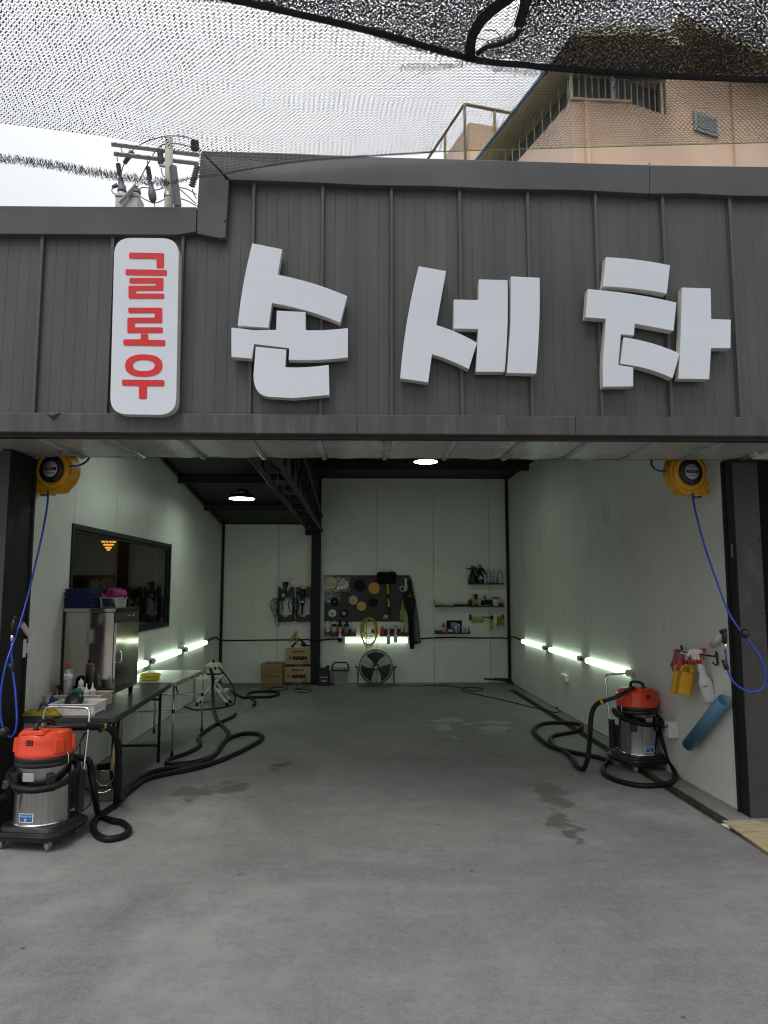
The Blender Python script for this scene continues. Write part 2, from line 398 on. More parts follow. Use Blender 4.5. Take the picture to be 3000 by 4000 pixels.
for sgn in (0, 1):
    mb = MB(); o = GW * sgn; a, b_ = -3.5, 11.88; w = .006
    x0, x1 = (gx(a) - w, gx(a) + .002) if not sgn else (gx(a) + GW - .002, gx(a) + GW + w)
    dx = gx(b_) - gx(a)
    mb.add([(x0, a, -.05), (x1, a, -.05), (x1, a, .005), (x0, a, .005), (x0 + dx, b_, -.05), (x1 + dx, b_, -.05), (x1 + dx, b_, .005), (x0 + dx, b_, .005)],
           [(0, 1, 2, 3), (4, 7, 6, 5), (0, 4, 5, 1), (1, 5, 6, 2), (2, 6, 7, 3), (3, 7, 4, 0)])
    mb.build('edge_angle', 'angle', dr, True)
p = onZ(2815, 3229); MB().box(gx(p.y) - .004, gx(p.y) + GW + .004, p.y - .02, p.y + .035, -.012, .009).build('cross_bar', 'whitep', dr, True)

# plywood sheet lying at the foot of the right column
MT['ply'] = mat('worn_plywood', (.36, .27, .145), .75, c2=(.52, .44, .29), vs_=4, stretch=(1.2, 6, 1), bump=.2, bs=25)
P = [onZ(*q, .012) for q in ((2822, 3207), (2942, 3206), (3060, 3228), (3180, 3480), (3010, 3338))]
mb = MB(); mb.prism([(q.x, q.y) for q in P], (0, 0, .016), X, Yv, (0, 0, -.013))
solo('plywood_sheet', 'worn tan plywood sheet lying beside the drain at the right column', 'board', mb, 'ply')

# ------------------------------------------------------------------ the wash bay building
bay = thing('car_wash_building', 'dark grey metal clad car wash bay with open front and off-white panelled inside', 'building', (0, YO, 0))
def P2(name, mb, m, parent=bay, **k): return mb.build(name, m, parent, True, **k)
def roofL(y): return 2.822 + .13 * (YB - y)
def roofR(y): return 3.67 + .025 * (YB - y)
TX0, TX1 = -.97, -.81               # column on the back wall, truss line

# back wall
bw = P2('back_wall', MB().box(LX - .1, 2.66, YB + .05, YB + .15, 0, 4.1), 'panelback')
def pan(x0, x1, y0, y1, z0, z1, parent): P2('wall_panel', MB().box(x0, x1, y0, y1, z0, z1), 'panel', parent, bevel=.003)
sx = [LX] + [onY(q, 2400, YB).x for q in (1084, 1236, 1472, 1695, 1914)] + [2.60]
for i in range(len(sx) - 1):
    pan(sx[i] + .0025, sx[i + 1] - .0025, YB, YB + .049, .0, 3.0 if i < 2 else 3.8, bw)
# corner trims and the black column
P2('corner_trim', MB().box(LX + .001, LX + .045, YB - .045, YB - .001, 0, 2.9), 'frame')
P2('corner_trim', MB().box(2.53, 2.575, YB - .045, YB - .001, 0, 3.75), 'frame')
P2('steel_column', MB().box(TX0, TX1, YB - .10, YB - .002, 0, 3.75).box(TX0 - .004, TX0 + .012, YB - .112, YB - .09, 0, 3.75).box(TX1 - .012, TX1 + .004, YB - .112, YB - .09, 0, 3.75), 'frame')
P2('head_trim', MB().box(TX1 + .006, 2.529, YB - .05, YB - .003, 3.66, 3.80), 'frame')
P2('head_trim', MB().box(LX + .046, TX0 - .006, YB - .05, YB - .003, 2.815, 2.95), 'frame')

# left wall with the office window
WY0, WY1, WZ0, WZ1 = 6.22, 9.37, 1.19, 2.255
lw = P2('left_wall', MB().box(LX - .26, LX - .20, YO, WY0, 0, 4.1).box(LX - .26, LX - .20, WY1, YB + .15, 0, 4.1).box(LX - .26, LX - .20, WY0, WY1, 0, WZ0).box(LX - .26, LX - .20, WY0, WY1, WZ1, 4.1), 'panelback')
ly = [YO, 6.27, 7.32, 8.37, 9.43, 10.5, 11.55, YB]
for a, b_ in zip(ly[:-1], ly[1:]):
    a += .004; b_ -= .004; z1 = 3.9
    def piece(ya, yb, za, zb):
        if yb - ya > .001 and zb - za > .001: P2('wall_panel', MB().box(LX - .19, LX, ya, yb, za, zb), 'panel', lw)
    if b_ <= WY0 or a >= WY1: piece(a, b_, 0, z1)
    else:
        ya, yb = max(a, WY0), min(b_, WY1)
        piece(a, ya, 0, z1); piece(yb, b_, 0, z1); piece(ya, yb, 0, WZ0); piece(ya, yb, WZ1, z1)
MT['glass'] = mat('dark_tinted_glass', (.03, .032, .03), .03, trans=1.0, ior=1.5)
def archglass(name, tintc, refl=.10):
    m = bpy.data.materials.new(name); m.use_nodes = True; n, l = m.node_tree.nodes, m.node_tree.links
    n.remove(n['Principled BSDF']); t = n.new('ShaderNodeBsdfTransparent'); t.inputs[0].default_value = (*tintc, 1)
    g = n.new('ShaderNodeBsdfGlossy'); g.inputs['Roughness'].default_value = .02; g.inputs[0].default_value = (1, 1, 1, 1)
    f = n.new('ShaderNodeFresnel'); f.inputs[0].default_value = 1.5; x = n.new('ShaderNodeMixShader')
    gm = n.new('ShaderNodeNewGeometry'); iv = n.new('ShaderNodeMath'); iv.operation = 'SUBTRACT'; iv.inputs[0].default_value = 1; l.new(gm.outputs['Backfacing'], iv.inputs[1])
    mm = n.new('ShaderNodeMath'); mm.operation = 'MULTIPLY'; l.new(f.outputs[0], mm.inputs[0]); l.new(iv.outputs[0], mm.inputs[1])   # reflect once, at the outer face
    l.new(mm.outputs[0], x.inputs[0]); l.new(t.outputs[0], x.inputs[1]); l.new(g.outputs[0], x.inputs[2]); l.new(x.outputs[0], n['Material Output'].inputs[0]); return m
MT['pane'] = archglass('tinted_pane', (.55, .52, .44))
win = P2('window', MB().box(LX - .15, LX + .012, WY0, WY1, WZ1 - .045, WZ1).box(LX - .15, LX + .012, WY0, WY1, WZ0, WZ0 + .045)
         .box(LX - .15, LX + .012, WY0, WY0 + .05, WZ0 + .045, WZ1 - .045).box(LX - .15, LX + .012, WY1 - .05, WY1, WZ0 + .045, WZ1 - .045), 'frame')
P2('sash', MB().box(LX - .05, LX - .006, WY0 + .051, WY1 - .051, WZ1 - .075, WZ1 - .046).box(LX - .05, LX - .006, WY0 + .051, WY1 - .051, WZ0 + .046, WZ0 + .07)
   .box(LX - .05, LX - .006, WY0 + .051, WY0 + .075, WZ0 + .071, WZ1 - .076).box(LX - .05, LX - .006, WY1 - .12, WY1 - .051, WZ0 + .071, WZ1 - .076), 'frame', win)
P2('pane', MB().box(LX - .026, LX - .020, WY0 + .0755, WY1 - .1205, WZ0 + .0715, WZ1 - .0765), 'pane', win)
# the office behind the glass
MT['office'] = mat('dim_office_wall', (.17, .155, .12), .8, var=.15)
P2('office_room', MB().add([(LX - .2, 5.6, 0), (LX - .2, 10, 0), (LX - 3, 10, 0), (LX - 3, 5.6, 0), (LX - .2, 5.6, 2.9), (LX - .2, 10, 2.9), (LX - 3, 10, 2.9), (LX - 3, 5.6, 2.9)],
   [(0, 1, 2, 3), (4, 7, 6, 5), (1, 5, 6, 2), (2, 6, 7, 3), (3, 7, 4, 0)]), 'office')

# right wall, splayed
rw = P2('right_wall', MB().add([(wallR(YO) + .06, YO, 0), (wallR(YO) + .16, YO, 0), (wallR(YB) + .16, YB + .15, 0), (wallR(YB) + .06, YB + .15, 0),
                               (wallR(YO) + .06, YO, 4.1), (wallR(YO) + .16, YO, 4.1), (wallR(YB) + .16, YB + .15, 4.1), (wallR(YB) + .06, YB + .15, 4.1)],
                              [(0, 3, 2, 1), (4, 5, 6, 7), (0, 1, 5, 4), (1, 2, 6, 5), (2, 3, 7, 6), (3, 0, 4, 7)]), 'panelback')
ry = [YO, 6.47, 7.50, 8.55, 9.58, 10.62, 11.65, YB]
for a, b_ in zip(ry[:-1], ry[1:]):
    a += .004; b_ -= .004; xa, xb = wallR(a), wallR(b_); t = .059
    P2('wall_panel', MB().add([(xa, a, 0), (xa + t, a, 0), (xb + t, b_, 0), (xb, b_, 0), (xa, a, 3.95), (xa + t, a, 3.95), (xb + t, b_, 3.95), (xb, b_, 3.95)],
       [(0, 3, 2, 1), (4, 5, 6, 7), (0, 1, 5, 4), (1, 2, 6, 5), (2, 3, 7, 6), (3, 0, 4, 7)]), 'panel', rw)
# base line of sealant along the walls
MT['seal'] = mat('dirty_sealant', (.24, .23, .17), .8, var=.3, vs_=9)
P2('sealant_bead', MB().tube([(wallR(YO) - .004, YO, .004), (wallR(YB) - .004, YB, .004)], .009, 6), 'seal', rw)
P2('sealant_bead', MB().tube([(LX + .004, YO, .004), (LX + .004, YB - .05, .004)], .009, 6), 'seal', lw)
P2('sealant_bead', MB().tube([(LX + .05, YB - .004, .004), (2.52, YB - .004, .004)], .009, 6), 'seal', bw)

# roof: a low section on the left of the truss, a higher one on the right
def roofslab(x0, x1, fn, y0=4.78, y1=12.9):
    return MB().add([(x0, y0, fn(y0)), (x1, y0, fn(y0)), (x1, y1, fn(y1)), (x0, y1, fn(y1)), (x0, y0, fn(y0) + .12), (x1, y0, fn(y0) + .12), (x1, y1, fn(y1) + .12), (x0, y1, fn(y1) + .12)],
                    [(0, 3, 2, 1), (4, 5, 6, 7), (0, 1, 5, 4), (1, 2, 6, 5), (2, 3, 7, 6), (3, 0, 4, 7)])
rf = P2('roof', roofslab(LX - 3.2, -.87, roofL), 'roof')
P2('roof_panel', roofslab(-.868, 3.3, roofR), 'roof', rf)
for y in (6.6, 8.1, 9.6, 11.2):
    P2('purlin', MB().box(LX + .002, -.9, y, y + .07, roofL(y) - .11, roofL(y) - .012), 'roof', rf)
    P2('purlin', MB().box(-.84, wallR(y) - .002, y, y + .07, roofR(y) - .13, roofR(y) - .004), 'roof', rf)
P2('wall_head_trim', MB().tube([(LX + .025, YO, roofL(YO) - .03), (LX + .025, YB - .05, roofL(YB) - .03)], .024, 4), 'frame', rf)
P2('wall_head_trim', MB().tube([(wallR(YO) - .025, YO, roofR(YO) - .03), (2.55, YB - .05, roofR(YB) - .03)], .024, 4), 'frame', rf)
for k in range(7):
    y = 6.6 + k * .9; P2('roof_bolt', MB().lathe([(.0, 0), (.012, .004), (.012, .012)], 8, (LX + .06, y, roofL(y) - .06), (1, 0, -.5)), 'galv', rf)

P2('roof_step_panel', MB().box(-.867, -.855, 4.9, YB, 2.9, 3.95), 'roof', rf)
# lattice truss along the roof step
tr = P2('truss', MB().box(-.875, -.862, 5.6, YB - .12, 2.85, 2.86), 'frame')
def bz(y): return 2.70 + .022 * (YB - y)
for x in (-1.03, -.80):
    P2('bottom_chord', MB().tube([(x, 5.5, bz(5.5)), (x, YB - .12, bz(YB))], .035, 4, smooth=False), 'frame', tr)
    P2('top_chord', MB().tube([(x, 5.5, roofL(5.5) - .06), (x, YB - .12, roofL(YB) + .12)], .03, 4, smooth=False), 'frame', tr)
mb = MB(); yk = 5.5; i = 0
while yk < YB - .6:
    for x in (-1.03, -.80):
        a = (x, yk, bz(yk)); t = (x, yk + .35, roofL(yk + .35) - .02); c = (x, yk + .7, bz(yk + .7))
        P2('web_bar', MB().tube([a, t], .016, 5).tube([t, c], .016, 5), 'frame', tr)
    P2('cross_tie', MB().box(-1.0, -.83, yk + .65, yk + .72, bz(yk) - .03, bz(yk) + .02), 'frame', tr)
    yk += .7
P2('truss_bracket', MB().box(-1.09, -.972, YB - .11, YB - .003, 2.62, 2.68).box(-1.09, -1.07, YB - .11, YB - .003, 2.68, 2.78), 'frame', tr)

# lintel behind the fascia, closes the space above the opening
P2('lintel', MB().box(-6.5, 6.5, 5.41, 5.48, 2.705, 3.95), 'frame')
# soffit sheets with ribs
SZ = 2.70; SY1 = 5.40
seam = [onY(q * 1.808, 1628, YF).x for q in (75, 235, 390, 546, 697, 850, 999, 1147, 1298, 1447, 1597)]
dx = (seam[-1] - seam[0]) / 10; seam = [seam[0] + dx * i for i in range(-8, 19)]
so = P2('soffit', MB().box(-6.5, 6.5, YF + .03, SY1, SZ + .03, SZ + .04), 'soffit')
ribx = [onY(q * 1.808, 1787, SY1).x for q in (330, 440, 580, 703, 831, 953, 1082, 1208, 1340, 1470)]
rd = (ribx[-1] - ribx[1]) / 8; ribs = [ribx[1] + rd * i for i in range(-9, 18)]
for a, b_ in zip(ribs[:-1], ribs[1:]):
    def sf(u, v, a=a, b_=b_):
        sag = .008 * math.sin(math.pi * u) + .004 * math.sin(9 * u + a * 3) * v
        return Vector((a + (b_ - a) * u, YF + .035 + (SY1 - YF - .035) * v + .006 * math.sin(u * 7 + a * 5) * (v > .99), SZ - sag))
    P2('soffit_sheet', MB().grid(sf, 8, 5), 'soffit', so)
    P2('soffit_rib', MB().tube([(a, YF + .036, SZ - .003), (a, SY1 + .012, SZ - .003)], .021, 8).tube([(a + .034, YF + .036, SZ - .001), (a + .034, SY1 + .004, SZ - .001)], .006, 6), 'soffit', so)
    for k in (.25, .6, .9):
        P2('rivet', MB().lathe([(.006, 0), (.006, .003), (.002, .006)], 6, (a + (b_ - a) * k, SY1 - .02, SZ - .011), (0, 0, -1)), 'blackp', so)

# fascia: coated steel panels between standing seams
DT = onY(1500, 1628, YF).z      # top of the drip edge
STEP = onY(778, 800, YF).x      # where the parapet steps up
def ptop(x):
    if x < STEP: return onY(300, 806, YF).z
    a, b_, c = onY(790, 588, YF), onY(1410, 611, YF), onY(2990, 651, YF)
    if x < b_.x: return a.z + (b_.z - a.z) * (x - a.x) / (b_.x - a.x)
    return b_.z + (c.z - b_.z) * (x - b_.x) / (c.x - b_.x)
def pbot(x):
    if x < STEP - .01: return onY(300, 915, YF).z
    a, c = onY(890, 702, YF), onY(2990, 764, YF); return a.z + (c.z - a.z) * (x - a.x) / (c.x - a.x)
fa = P2('fascia', MB().box(-6.5, STEP + .03, YF + .012, YF + .06, DT - .02, ptop(-2) - .03).box(STEP + .05, 6.5, YF + .012, YF + .06, DT - .02, 4.50), 'fascia')
PROF = [(0, 0)]
for k in range(1, 6): PROF += [(k / 6 - .004, 0), (k / 6, -.0016), (k / 6 + .004, 0)]
PROF += [(1, 0)]
for a, b_ in zip(seam[:-1], seam[1:]):
    x0, x1 = a + .012, b_ - .012
    hi = pbot((a + b_) / 2) + .03
    if a < STEP < b_: hi = pbot(-2) - .01
    mb = MB(); oil = [random.uniform(-.002, .002) for _ in range(4)]
    rows = [DT - .015 + (hi - DT + .015) * k / 8 for k in range(9)]
    vs = [(x0 + (x1 - x0) * t, YF + d + .0018 * math.sin(r_ * 3.1 + a * 4) * math.sin(math.pi * t), r_) for r_ in rows for t, d in PROF]; m_ = len(PROF)
    mb.add(vs, [(j * m_ + i, j * m_ + i + 1, (j + 1) * m_ + i + 1, (j + 1) * m_ + i) for j in range(8) for i in range(m_ - 1)], False)
    P2('fascia_panel', mb, 'fascia', fa)
    mb = MB(); mb.box(a - .011, a + .011, YF - .032, YF + .01, DT - .005, (pbot(a) if a > STEP or a < STEP else 4.4) - .004)
    mb.box(a - .017, a - .0115, YF - .016, YF + .008, DT - .005, pbot(a) - .012)
    P2('standing_seam', mb, 'fascia', fa, bevel=.003)
# drip edge channel across the opening
mb = MB(); SF = onY(1500, 1703, YF - .02).z
mb.prism([(YF - .045, DT), (YF - .03, DT + .006), (YF + .03, DT + .006), (YF + .03, SF), (YF - .01, SF), (YF - .045, SF + .01)], (-6.5, 0, 0), Yv, Zv, (13, 0, 0))
de = P2('drip_channel', mb, 'drip', bevel=.003)
P2('lower_lip', MB().box(-6.5, 6.5, YF - .02, YF + .034, SF - .022, SF - .001), 'frame', de)
p = onY(207, 1632, YF - .05); P2('dented_lip', MB().add([(p.x - .05, YF - .0465, DT + .004), (p.x, YF - .075, DT - .022), (p.x + .05, YF - .0465, DT + .004), (p.x, YF - .0465, DT - .05)], [(0, 1, 3), (1, 2, 3), (0, 2, 1)]), 'drip', de)
for q in (1395, 2240): P2('channel_joint', MB().box(onY(q, 1660, YF).x - .001, onY(q, 1660, YF).x + .002, YF - .048, YF - .043, SF + .012, DT - .002), 'frame', de)
# cap flashings: front bands of bent sheet with a top return
def band(name, pts, m='flash', th=.05, lean=.0):
    n = len(pts); A = [Vector((p.x, YF - .055, p.z)) for p in pts]
    mb = MB(); mb.add(A + [v + Vector((0, th + .06, 0)) for v in A], [tuple(range(n)), tuple(range(2 * n - 1, n - 1, -1))] + [(i, n + i, n + (i + 1) % n, (i + 1) % n) for i in range(n)])
    return P2(name, mb, m, fa, bevel=.004)
f1 = [(-420, 800), (300, 806), (768, 808)]; f2 = [(766, 905), (690, 917), (300, 915), (-420, 912)]
band('cap_flashing', [onY(*q, YF - .055) for q in f1 + f2])
band('corner_flashing', [onY(*q, YF - .058) for q in ((783, 592), (885, 700), (894, 704), (880, 931), (862, 930), (769, 912), (770, 806))])
t2 = [(787, 589), (1100, 597), (1410, 611), (1800, 622), (2200, 634), (2538, 644)]; b2 = [(2538, 757), (2250, 742), (1950, 738), (1700, 727), (1450, 724), (1200, 712), (897, 702)]
band('cap_flashing', [onY(*q, YF - .055) for q in t2 + b2])
band('cap_flashing', [onY(*q, YF - .055) for q in ((2540, 644.5), (2990, 651), (3500, 664), (3500, 776), (2990, 766), (2850, 764), (2700, 755), (2540, 757))])
for q in ((772, 806), (878, 862), (874, 928), (768, 910), (2538, 640), (880, 698)):
    p = onY(*q, YF - .06); P2('screw', MB().lathe([(.006, 0), (.006, .004), (.002, .007)], 6, (p.x, YF - .056, p.z), (0, -1, 0)), 'blackp', fa)
for a in seam:
    if -3 < a < 3.4: P2('screw', MB().lathe([(.008, 0), (.008, .006), (.003, .010)], 6, (a, YF - .03, pbot(a) + .003), (0, -1, 0)), 'blackp', fa)
# parapet back
P2('parapet_back', MB().box(-6.5, STEP, YF + .07, YF + .11, 2.8, ptop(-2) - .04).box(STEP + .05, 6.5, YF + .07, YF + .11, 2.8, 4.6), 'flash', fa)

# columns at the opening
cl = P2('opening_column', MB().box(LX - .20, LX - .001, 5.12, YO - .001, 0, 2.69), 'colshade')
P2('column_cladding', MB().box(LX - .75, LX - .004, 5.105, 5.119, 0, 2.688), 'column', cl)
P2('column_flange', MB().box(LX - .003, LX + .012, 5.47, 5.497, 0, 2.688), 'colshade', cl)
xr0 = wallR(YO) + .002; xr1 = onY(2985, 2400, 5.35).x - .02
cr = P2('opening_column', MB().box(wallR(YO) + .001, xr1 + .02, 5.35, YO - .001, 0, 2.69), 'colshade')
P2('column_cladding', MB().box(xr0, xr1 + .021, 5.335, 5.349, 0, 2.66), 'column', cr)
P2('column_flange', MB().box(wallR(YO) - .012, wallR(YO) + .0, 5.47, 5.497, 0, 2.688), 'colshade', cr)
for z in (.35, 1.0, 1.5, 2.05): P2('screw', MB().lathe([(.008, 0), (.006, .005)], 6, (xr1 + .005, 5.335, z), (0, -1, 0)), 'blackp', cr)
p = onY(2831, 2150, 5.35); P2('latch_plate', MB().box(wallR(5.4) - .006, wallR(5.4) + .001, 5.39, 5.41, p.z - .05, p.z + .05), 'galv', cr)

# the neighbouring bay on the right, unlit
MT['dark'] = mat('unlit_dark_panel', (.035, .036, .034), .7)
nb = thing('neighbouring_bay', 'unlit neighbouring bay at the right edge behind the brown column', 'building', (4.5, 7, 0))
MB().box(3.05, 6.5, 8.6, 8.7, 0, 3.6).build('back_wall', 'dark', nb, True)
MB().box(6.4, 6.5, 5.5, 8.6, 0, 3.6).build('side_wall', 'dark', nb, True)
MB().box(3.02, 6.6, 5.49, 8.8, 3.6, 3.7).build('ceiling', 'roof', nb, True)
MT['cream'] = mat('cream_shutter_slat', (.60, .55, .46), .5, var=.06)
for k, (za, zb, yy) in enumerate(((1763, 1778, 5.10), (1779, 1789, 5.115))):
    a, b_ = onY(2945 if k == 0 else 2952, za, yy), onY(2945, zb, yy); MB().box(a.x, 5.5, yy, yy + .06, b_.z, a.z).build('shutter_slat', 'cream', nb, True, bevel=.004)

# ================================================================== SIGNS ON THE FASCIA
MT['signwhite'] = mat('white_acrylic_sign_face', (.74, .79, .86), .22, var=.02, vs_=2, coat=.3)
MT['signside'] = mat('cream_sign_return', (.66, .65, .60), .45, var=.06)
MT['signred'] = mat('red_sign_vinyl', (.72, .035, .040), .4, var=.05)
def zA(x, y): return (x * .9042, 800 + y * .9042)
def zB(x, y): return (1500 + x * .9042, 800 + y * .9042)
def curve2(pts):
    """outline with optional curved edges: an entry (x, y, 'c') is a control point"""
    out = []; n = len(pts)
    for i, p in enumerate(pts):
        if len(p) == 2: out.append(p); continue
        a = pts[i - 1]; b_ = pts[(i + 1) % n]
        for k in range(1, 6):
            t = k / 6; out.append((a[0] * (1 - t) ** 2 + 2 * p[0] * t * (1 - t) + b_[0] * t * t, a[1] * (1 - t) ** 2 + 2 * p[1] * t * (1 - t) + b_[1] * t * t))
    return out
SD = .06                                   # depth of the channel letters
def stroke(root, z, pts):
    q = [onY(*z(*p), YF - .095) for p in curve2(pts)]; poly = [(p.x, p.z) for p in q]
    ar = sum(poly[i - 1][0] * poly[i][1] - poly[i][0] * poly[i - 1][1] for i in range(len(poly)))
    if ar < 0: poly.reverse()
    MB().prism(poly, (0, YF - .0985, 0), X, Zv, (0, .004, 0)).build('letter_face', 'signwhite', s_ := MB().prism(poly, (0, YF - .094, 0), X, Zv, (0, SD, 0)).build('letter_stroke', 'signside', root, True), True, bevel=.0015)
def letter(label, z, strokes):
    p = onY(*z(*strokes[0][0][:2]), YF - .09)
    t = thing('sign_letter', label, 'sign letter', (p.x, YF - .06, p.z), group='white channel letters on the fascia')
    for s in strokes: stroke(t, z, s)
letter('large white raised Korean letter, first of three, nearest the red and white sign', zA, [
    [(1090, 167), (1219, 193), (1200, 303), (1355, 332, 'c'), (1500, 395), (1470, 510), (1330, 450, 'c'), (1175, 425), (1160, 532), (1027, 523), (1045, 340, 'c')],
    [(1196, 458), (1320, 464), (1320, 543), (1410, 545, 'c'), (1503, 533), (1503, 660), (1380, 676, 'c'), (1247, 670), (1250, 620), (1098, 602), (1088, 665), (1000, 658), (1000, 531), (1100, 543), (1193, 541)],
    [(1105, 613), (1237, 627), (1232, 703), (1330, 706, 'c'), (1420, 692), (1423, 822), (1270, 836), (1160, 830), (1096, 822, 'c'), (1095, 740)]])
letter('large white raised Korean letter in the middle of the three', zB, [
    [(150, 266), (268, 287), (226, 520), (320, 548, 'c'), (402, 597), (366, 711), (290, 670, 'c'), (207, 646), (191, 768), (70, 750), (88, 500, 'c')],
    [(410, 323), (533, 326), (540, 520, 'c'), (521, 722), (397, 722), (407, 537), (300, 535), (302, 410), (408, 412)],
    [(548, 310), (672, 316), (676, 520, 'c'), (657, 730), (531, 727), (546, 520)]])
letter('large white raised Korean letter, last of three, at the right end', zB, [
    [(958, 227), (1090, 232, 'c'), (1235, 262), (1221, 384), (1090, 358, 'c'), (945, 353)],
    [(880, 365), (1070, 378, 'c'), (1263, 423), (1250, 545), (1083, 514), (1079, 565), (1023, 560), (1012, 693), (1076, 703), (1076, 785), (946, 787), (944, 700), (958, 493), (870, 487)],
    [(1035, 573), (1160, 590, 'c'), (1277, 643), (1246, 750), (1140, 700, 'c'), (1020, 687)],
    [(1287, 358), (1410, 362), (1413, 494), (1497, 497), (1496, 620), (1412, 620), (1404, 754), (1272, 752), (1281, 560)]])
# upright red and white sign box
q = [onY(*zA(*p), YF - .12) for p in ((495, 142), (773, 145), (760, 908), (475, 904))]
vb = thing('sign_board', 'tall white rounded sign board with red Korean lettering', 'sign', (q[3].x, YF - .06, q[3].z))
poly = roundpoly([(p.x, p.z) for p in reversed(q)], .115, 8)
MB().prism(poly, (0, YF - .115, 0), X, Zv, (0, .082, 0)).build('sign_box', 'signside', vb, True, bevel=.003)
MB().prism(poly, (0, YF - .120, 0), X, Zv, (0, .0045, 0)).build('sign_face', 'signwhite', vb, True)
def red(pts, r=.010):
    w = [onY(*zA(*p), YF - .123) for p in pts]; po = [(p.x, p.z) for p in w]
    ar = sum(po[i - 1][0] * po[i][1] - po[i][0] * po[i - 1][1] for i in range(len(po)))
    if ar < 0: po.reverse()
    MB().prism(roundpoly(po, r, 3), (0, YF - .1235, 0), X, Zv, (0, .003, 0)).build('red_stroke', 'signred', vb, True)
def rieul(l, r, t, t2, m, m2, b1, b2, s=0):
    red([(l + 4, t), (r, t), (r, m2), (l + 32, m2), (l + 31, b1), (r + s, b1), (r + s, b2), (l, b2), (l, m), (r - 32, m), (r - 32, t2), (l + 4, t2)])
red([(558, 206), (709, 209), (708, 273), (676, 273), (676, 233), (558, 232)])
red([(542, 278), (721, 281), (721, 306), (542, 303)])
rieul(555, 706, 316, 339, 349, 371, 383, 405, 3)
rieul(550, 701, 444, 467, 487, 510, 529, 553, 2)
red([(533, 581), (608, 581), (608, 556), (640, 556), (640, 583), (714, 584), (714, 610), (533, 607)])
red([(527, 755), (710, 757), (710, 784), (635, 783), (634, 838), (600, 838), (600, 782), (527, 781)])
c = onY(*zA(621, 694), YF - .123); e = onY(*zA(700, 743), YF - .123); ax_, az_ = abs(e.x - c.x), abs(e.z - c.z)
mb = MB(); N = 40
for y in (YF - .1235, YF - .1205):
    for s_ in (1.0, .58):
        f2_ = s_ if s_ == 1 else .50
        mb.v += [(c.x + ax_ * s_ * math.copysign(abs(math.cos(t)) ** .85, math.cos(t)), y, c.z + az_ * f2_ * math.copysign(abs(math.sin(t)) ** .85, math.sin(t))) for t in [2 * math.pi * k / N for k in range(N)]]
for k in range(N):
    j = (k + 1) % N
    mb.f += [(k, N + k, N + j, j), (2 * N + k, 2 * N + j, 3 * N + j, 3 * N + k), (k, j, 2 * N + j, 2 * N + k), (N + k, 3 * N + k, 3 * N + j, N + j)]; mb.sm += [False] * 4
mb.build('red_stroke', 'signred', vb, True)

# ================================================================== LAMPS AND CONDUIT
def tube_lamp(a, b_, n, label):
    """surface batten lamp from a to b on a wall with normal n"""
    a, b_, n = Vector(a), Vector(b_), Vector(n); d = (b_ - a).normalized(); L = (b_ - a).length; s = d.cross(n).normalized()
    t = thing('tube_lamp', label, 'lamp', (a + b_) / 2 + n * .0, group='lit tube lamps along the walls')
    prof = [(-.032, .002), (.032, .002), (.036, .03), (.028, .05), (.010, .06), (-.010, .06), (-.028, .05), (-.036, .03)]
    def ext(p0, p1, sc, mname, nm):
        mb = MB(); A = [p0 + s * (x * sc) + n * (.002 + (y - .002) * sc) for x, y in prof]; B = [p1 + s * (x * sc) + n * (.002 + (y - .002) * sc) for x, y in prof]; k = len(A)
        mb.add(A + B, [tuple(range(k)), tuple(range(2 * k - 1, k - 1, -1))] + [(i, k + i, k + (i + 1) % k, (i + 1) % k) for i in range(k)]); mb.build(nm, mname, t, True)
    ext(a + d * .05, b_ - d * .05, 1, 'tube', 'diffuser')
    ext(a, a + d * .048, 1.03, 'whitep', 'end_cap'); ext(b_ - d * .048, b_, 1.03, 'whitep', 'end_cap')
    for e_ in (a, b_):
        MB().lathe([(.006, 0), (.006, .004)], 8, e_ + n * .03 + (d * .0 if e_ == b_ else d * 0), d if e_ == b_ else -d).build('socket_pin', 'blackp', t, True)
LZ = .815
lampL = [(7.30, 8.42, 'lit tube lamp on the left wall, nearest the steel cabinet'), (8.62, 9.91, 'lit tube lamp in the middle of the left wall row'), (10.17, 11.48, 'lit tube lamp on the left wall, nearest the back corner')]
for a, b_, lb in lampL: tube_lamp((LX, a, LZ), (LX, b_, LZ), (1, 0, 0), lb)
nR = Vector((-1, -.0366, 0)).normalized()
for a, b_, lb in ((10.45, 11.74, 'lit tube lamp on the right wall, nearest the back corner'), (8.91, 10.21, 'lit tube lamp in the middle of the right wall row'), (7.39, 8.70, 'lit tube lamp on the right wall, nearest the opening')):
    tube_lamp((wallR(b_), b_, .805), (wallR(a), a, .805), nR, lb)
b0, b1 = onY(1338, 2500, YB), onY(1603, 2500, YB)
tube_lamp((b0.x, YB, onY(1400, 2501, YB).z), (b1.x, YB, onY(1400, 2501, YB).z), (0, -1, 0), 'lit tube lamp on the back wall below the pegboard')
cz = b0.z
cd = thing('cable_conduit', 'black cable conduit clipped along the walls between the tube lamps', 'cable', (0, YB - .02, cz))
mb = MB(); pz = lambda q, y=2500: onY(q, y, YB - .015)
mb.tube(spline([(LX + .015, 11.5, LZ), (LX + .02, 12.2, LZ + .03), (LX + .06, YB - .06, pz(900, 2500).z), pz(1000, 2501), pz(1210, 2498), (TX0 - .02, YB - .03, cz + .005), (TX0, YB - .125, cz), (TX1, YB - .125, cz), (TX1 + .03, YB - .03, cz), pz(1300, 2496), (b0.x, YB - .015, cz)], .06), .012, 8)
mb.build('conduit', 'rubber', cd, True)
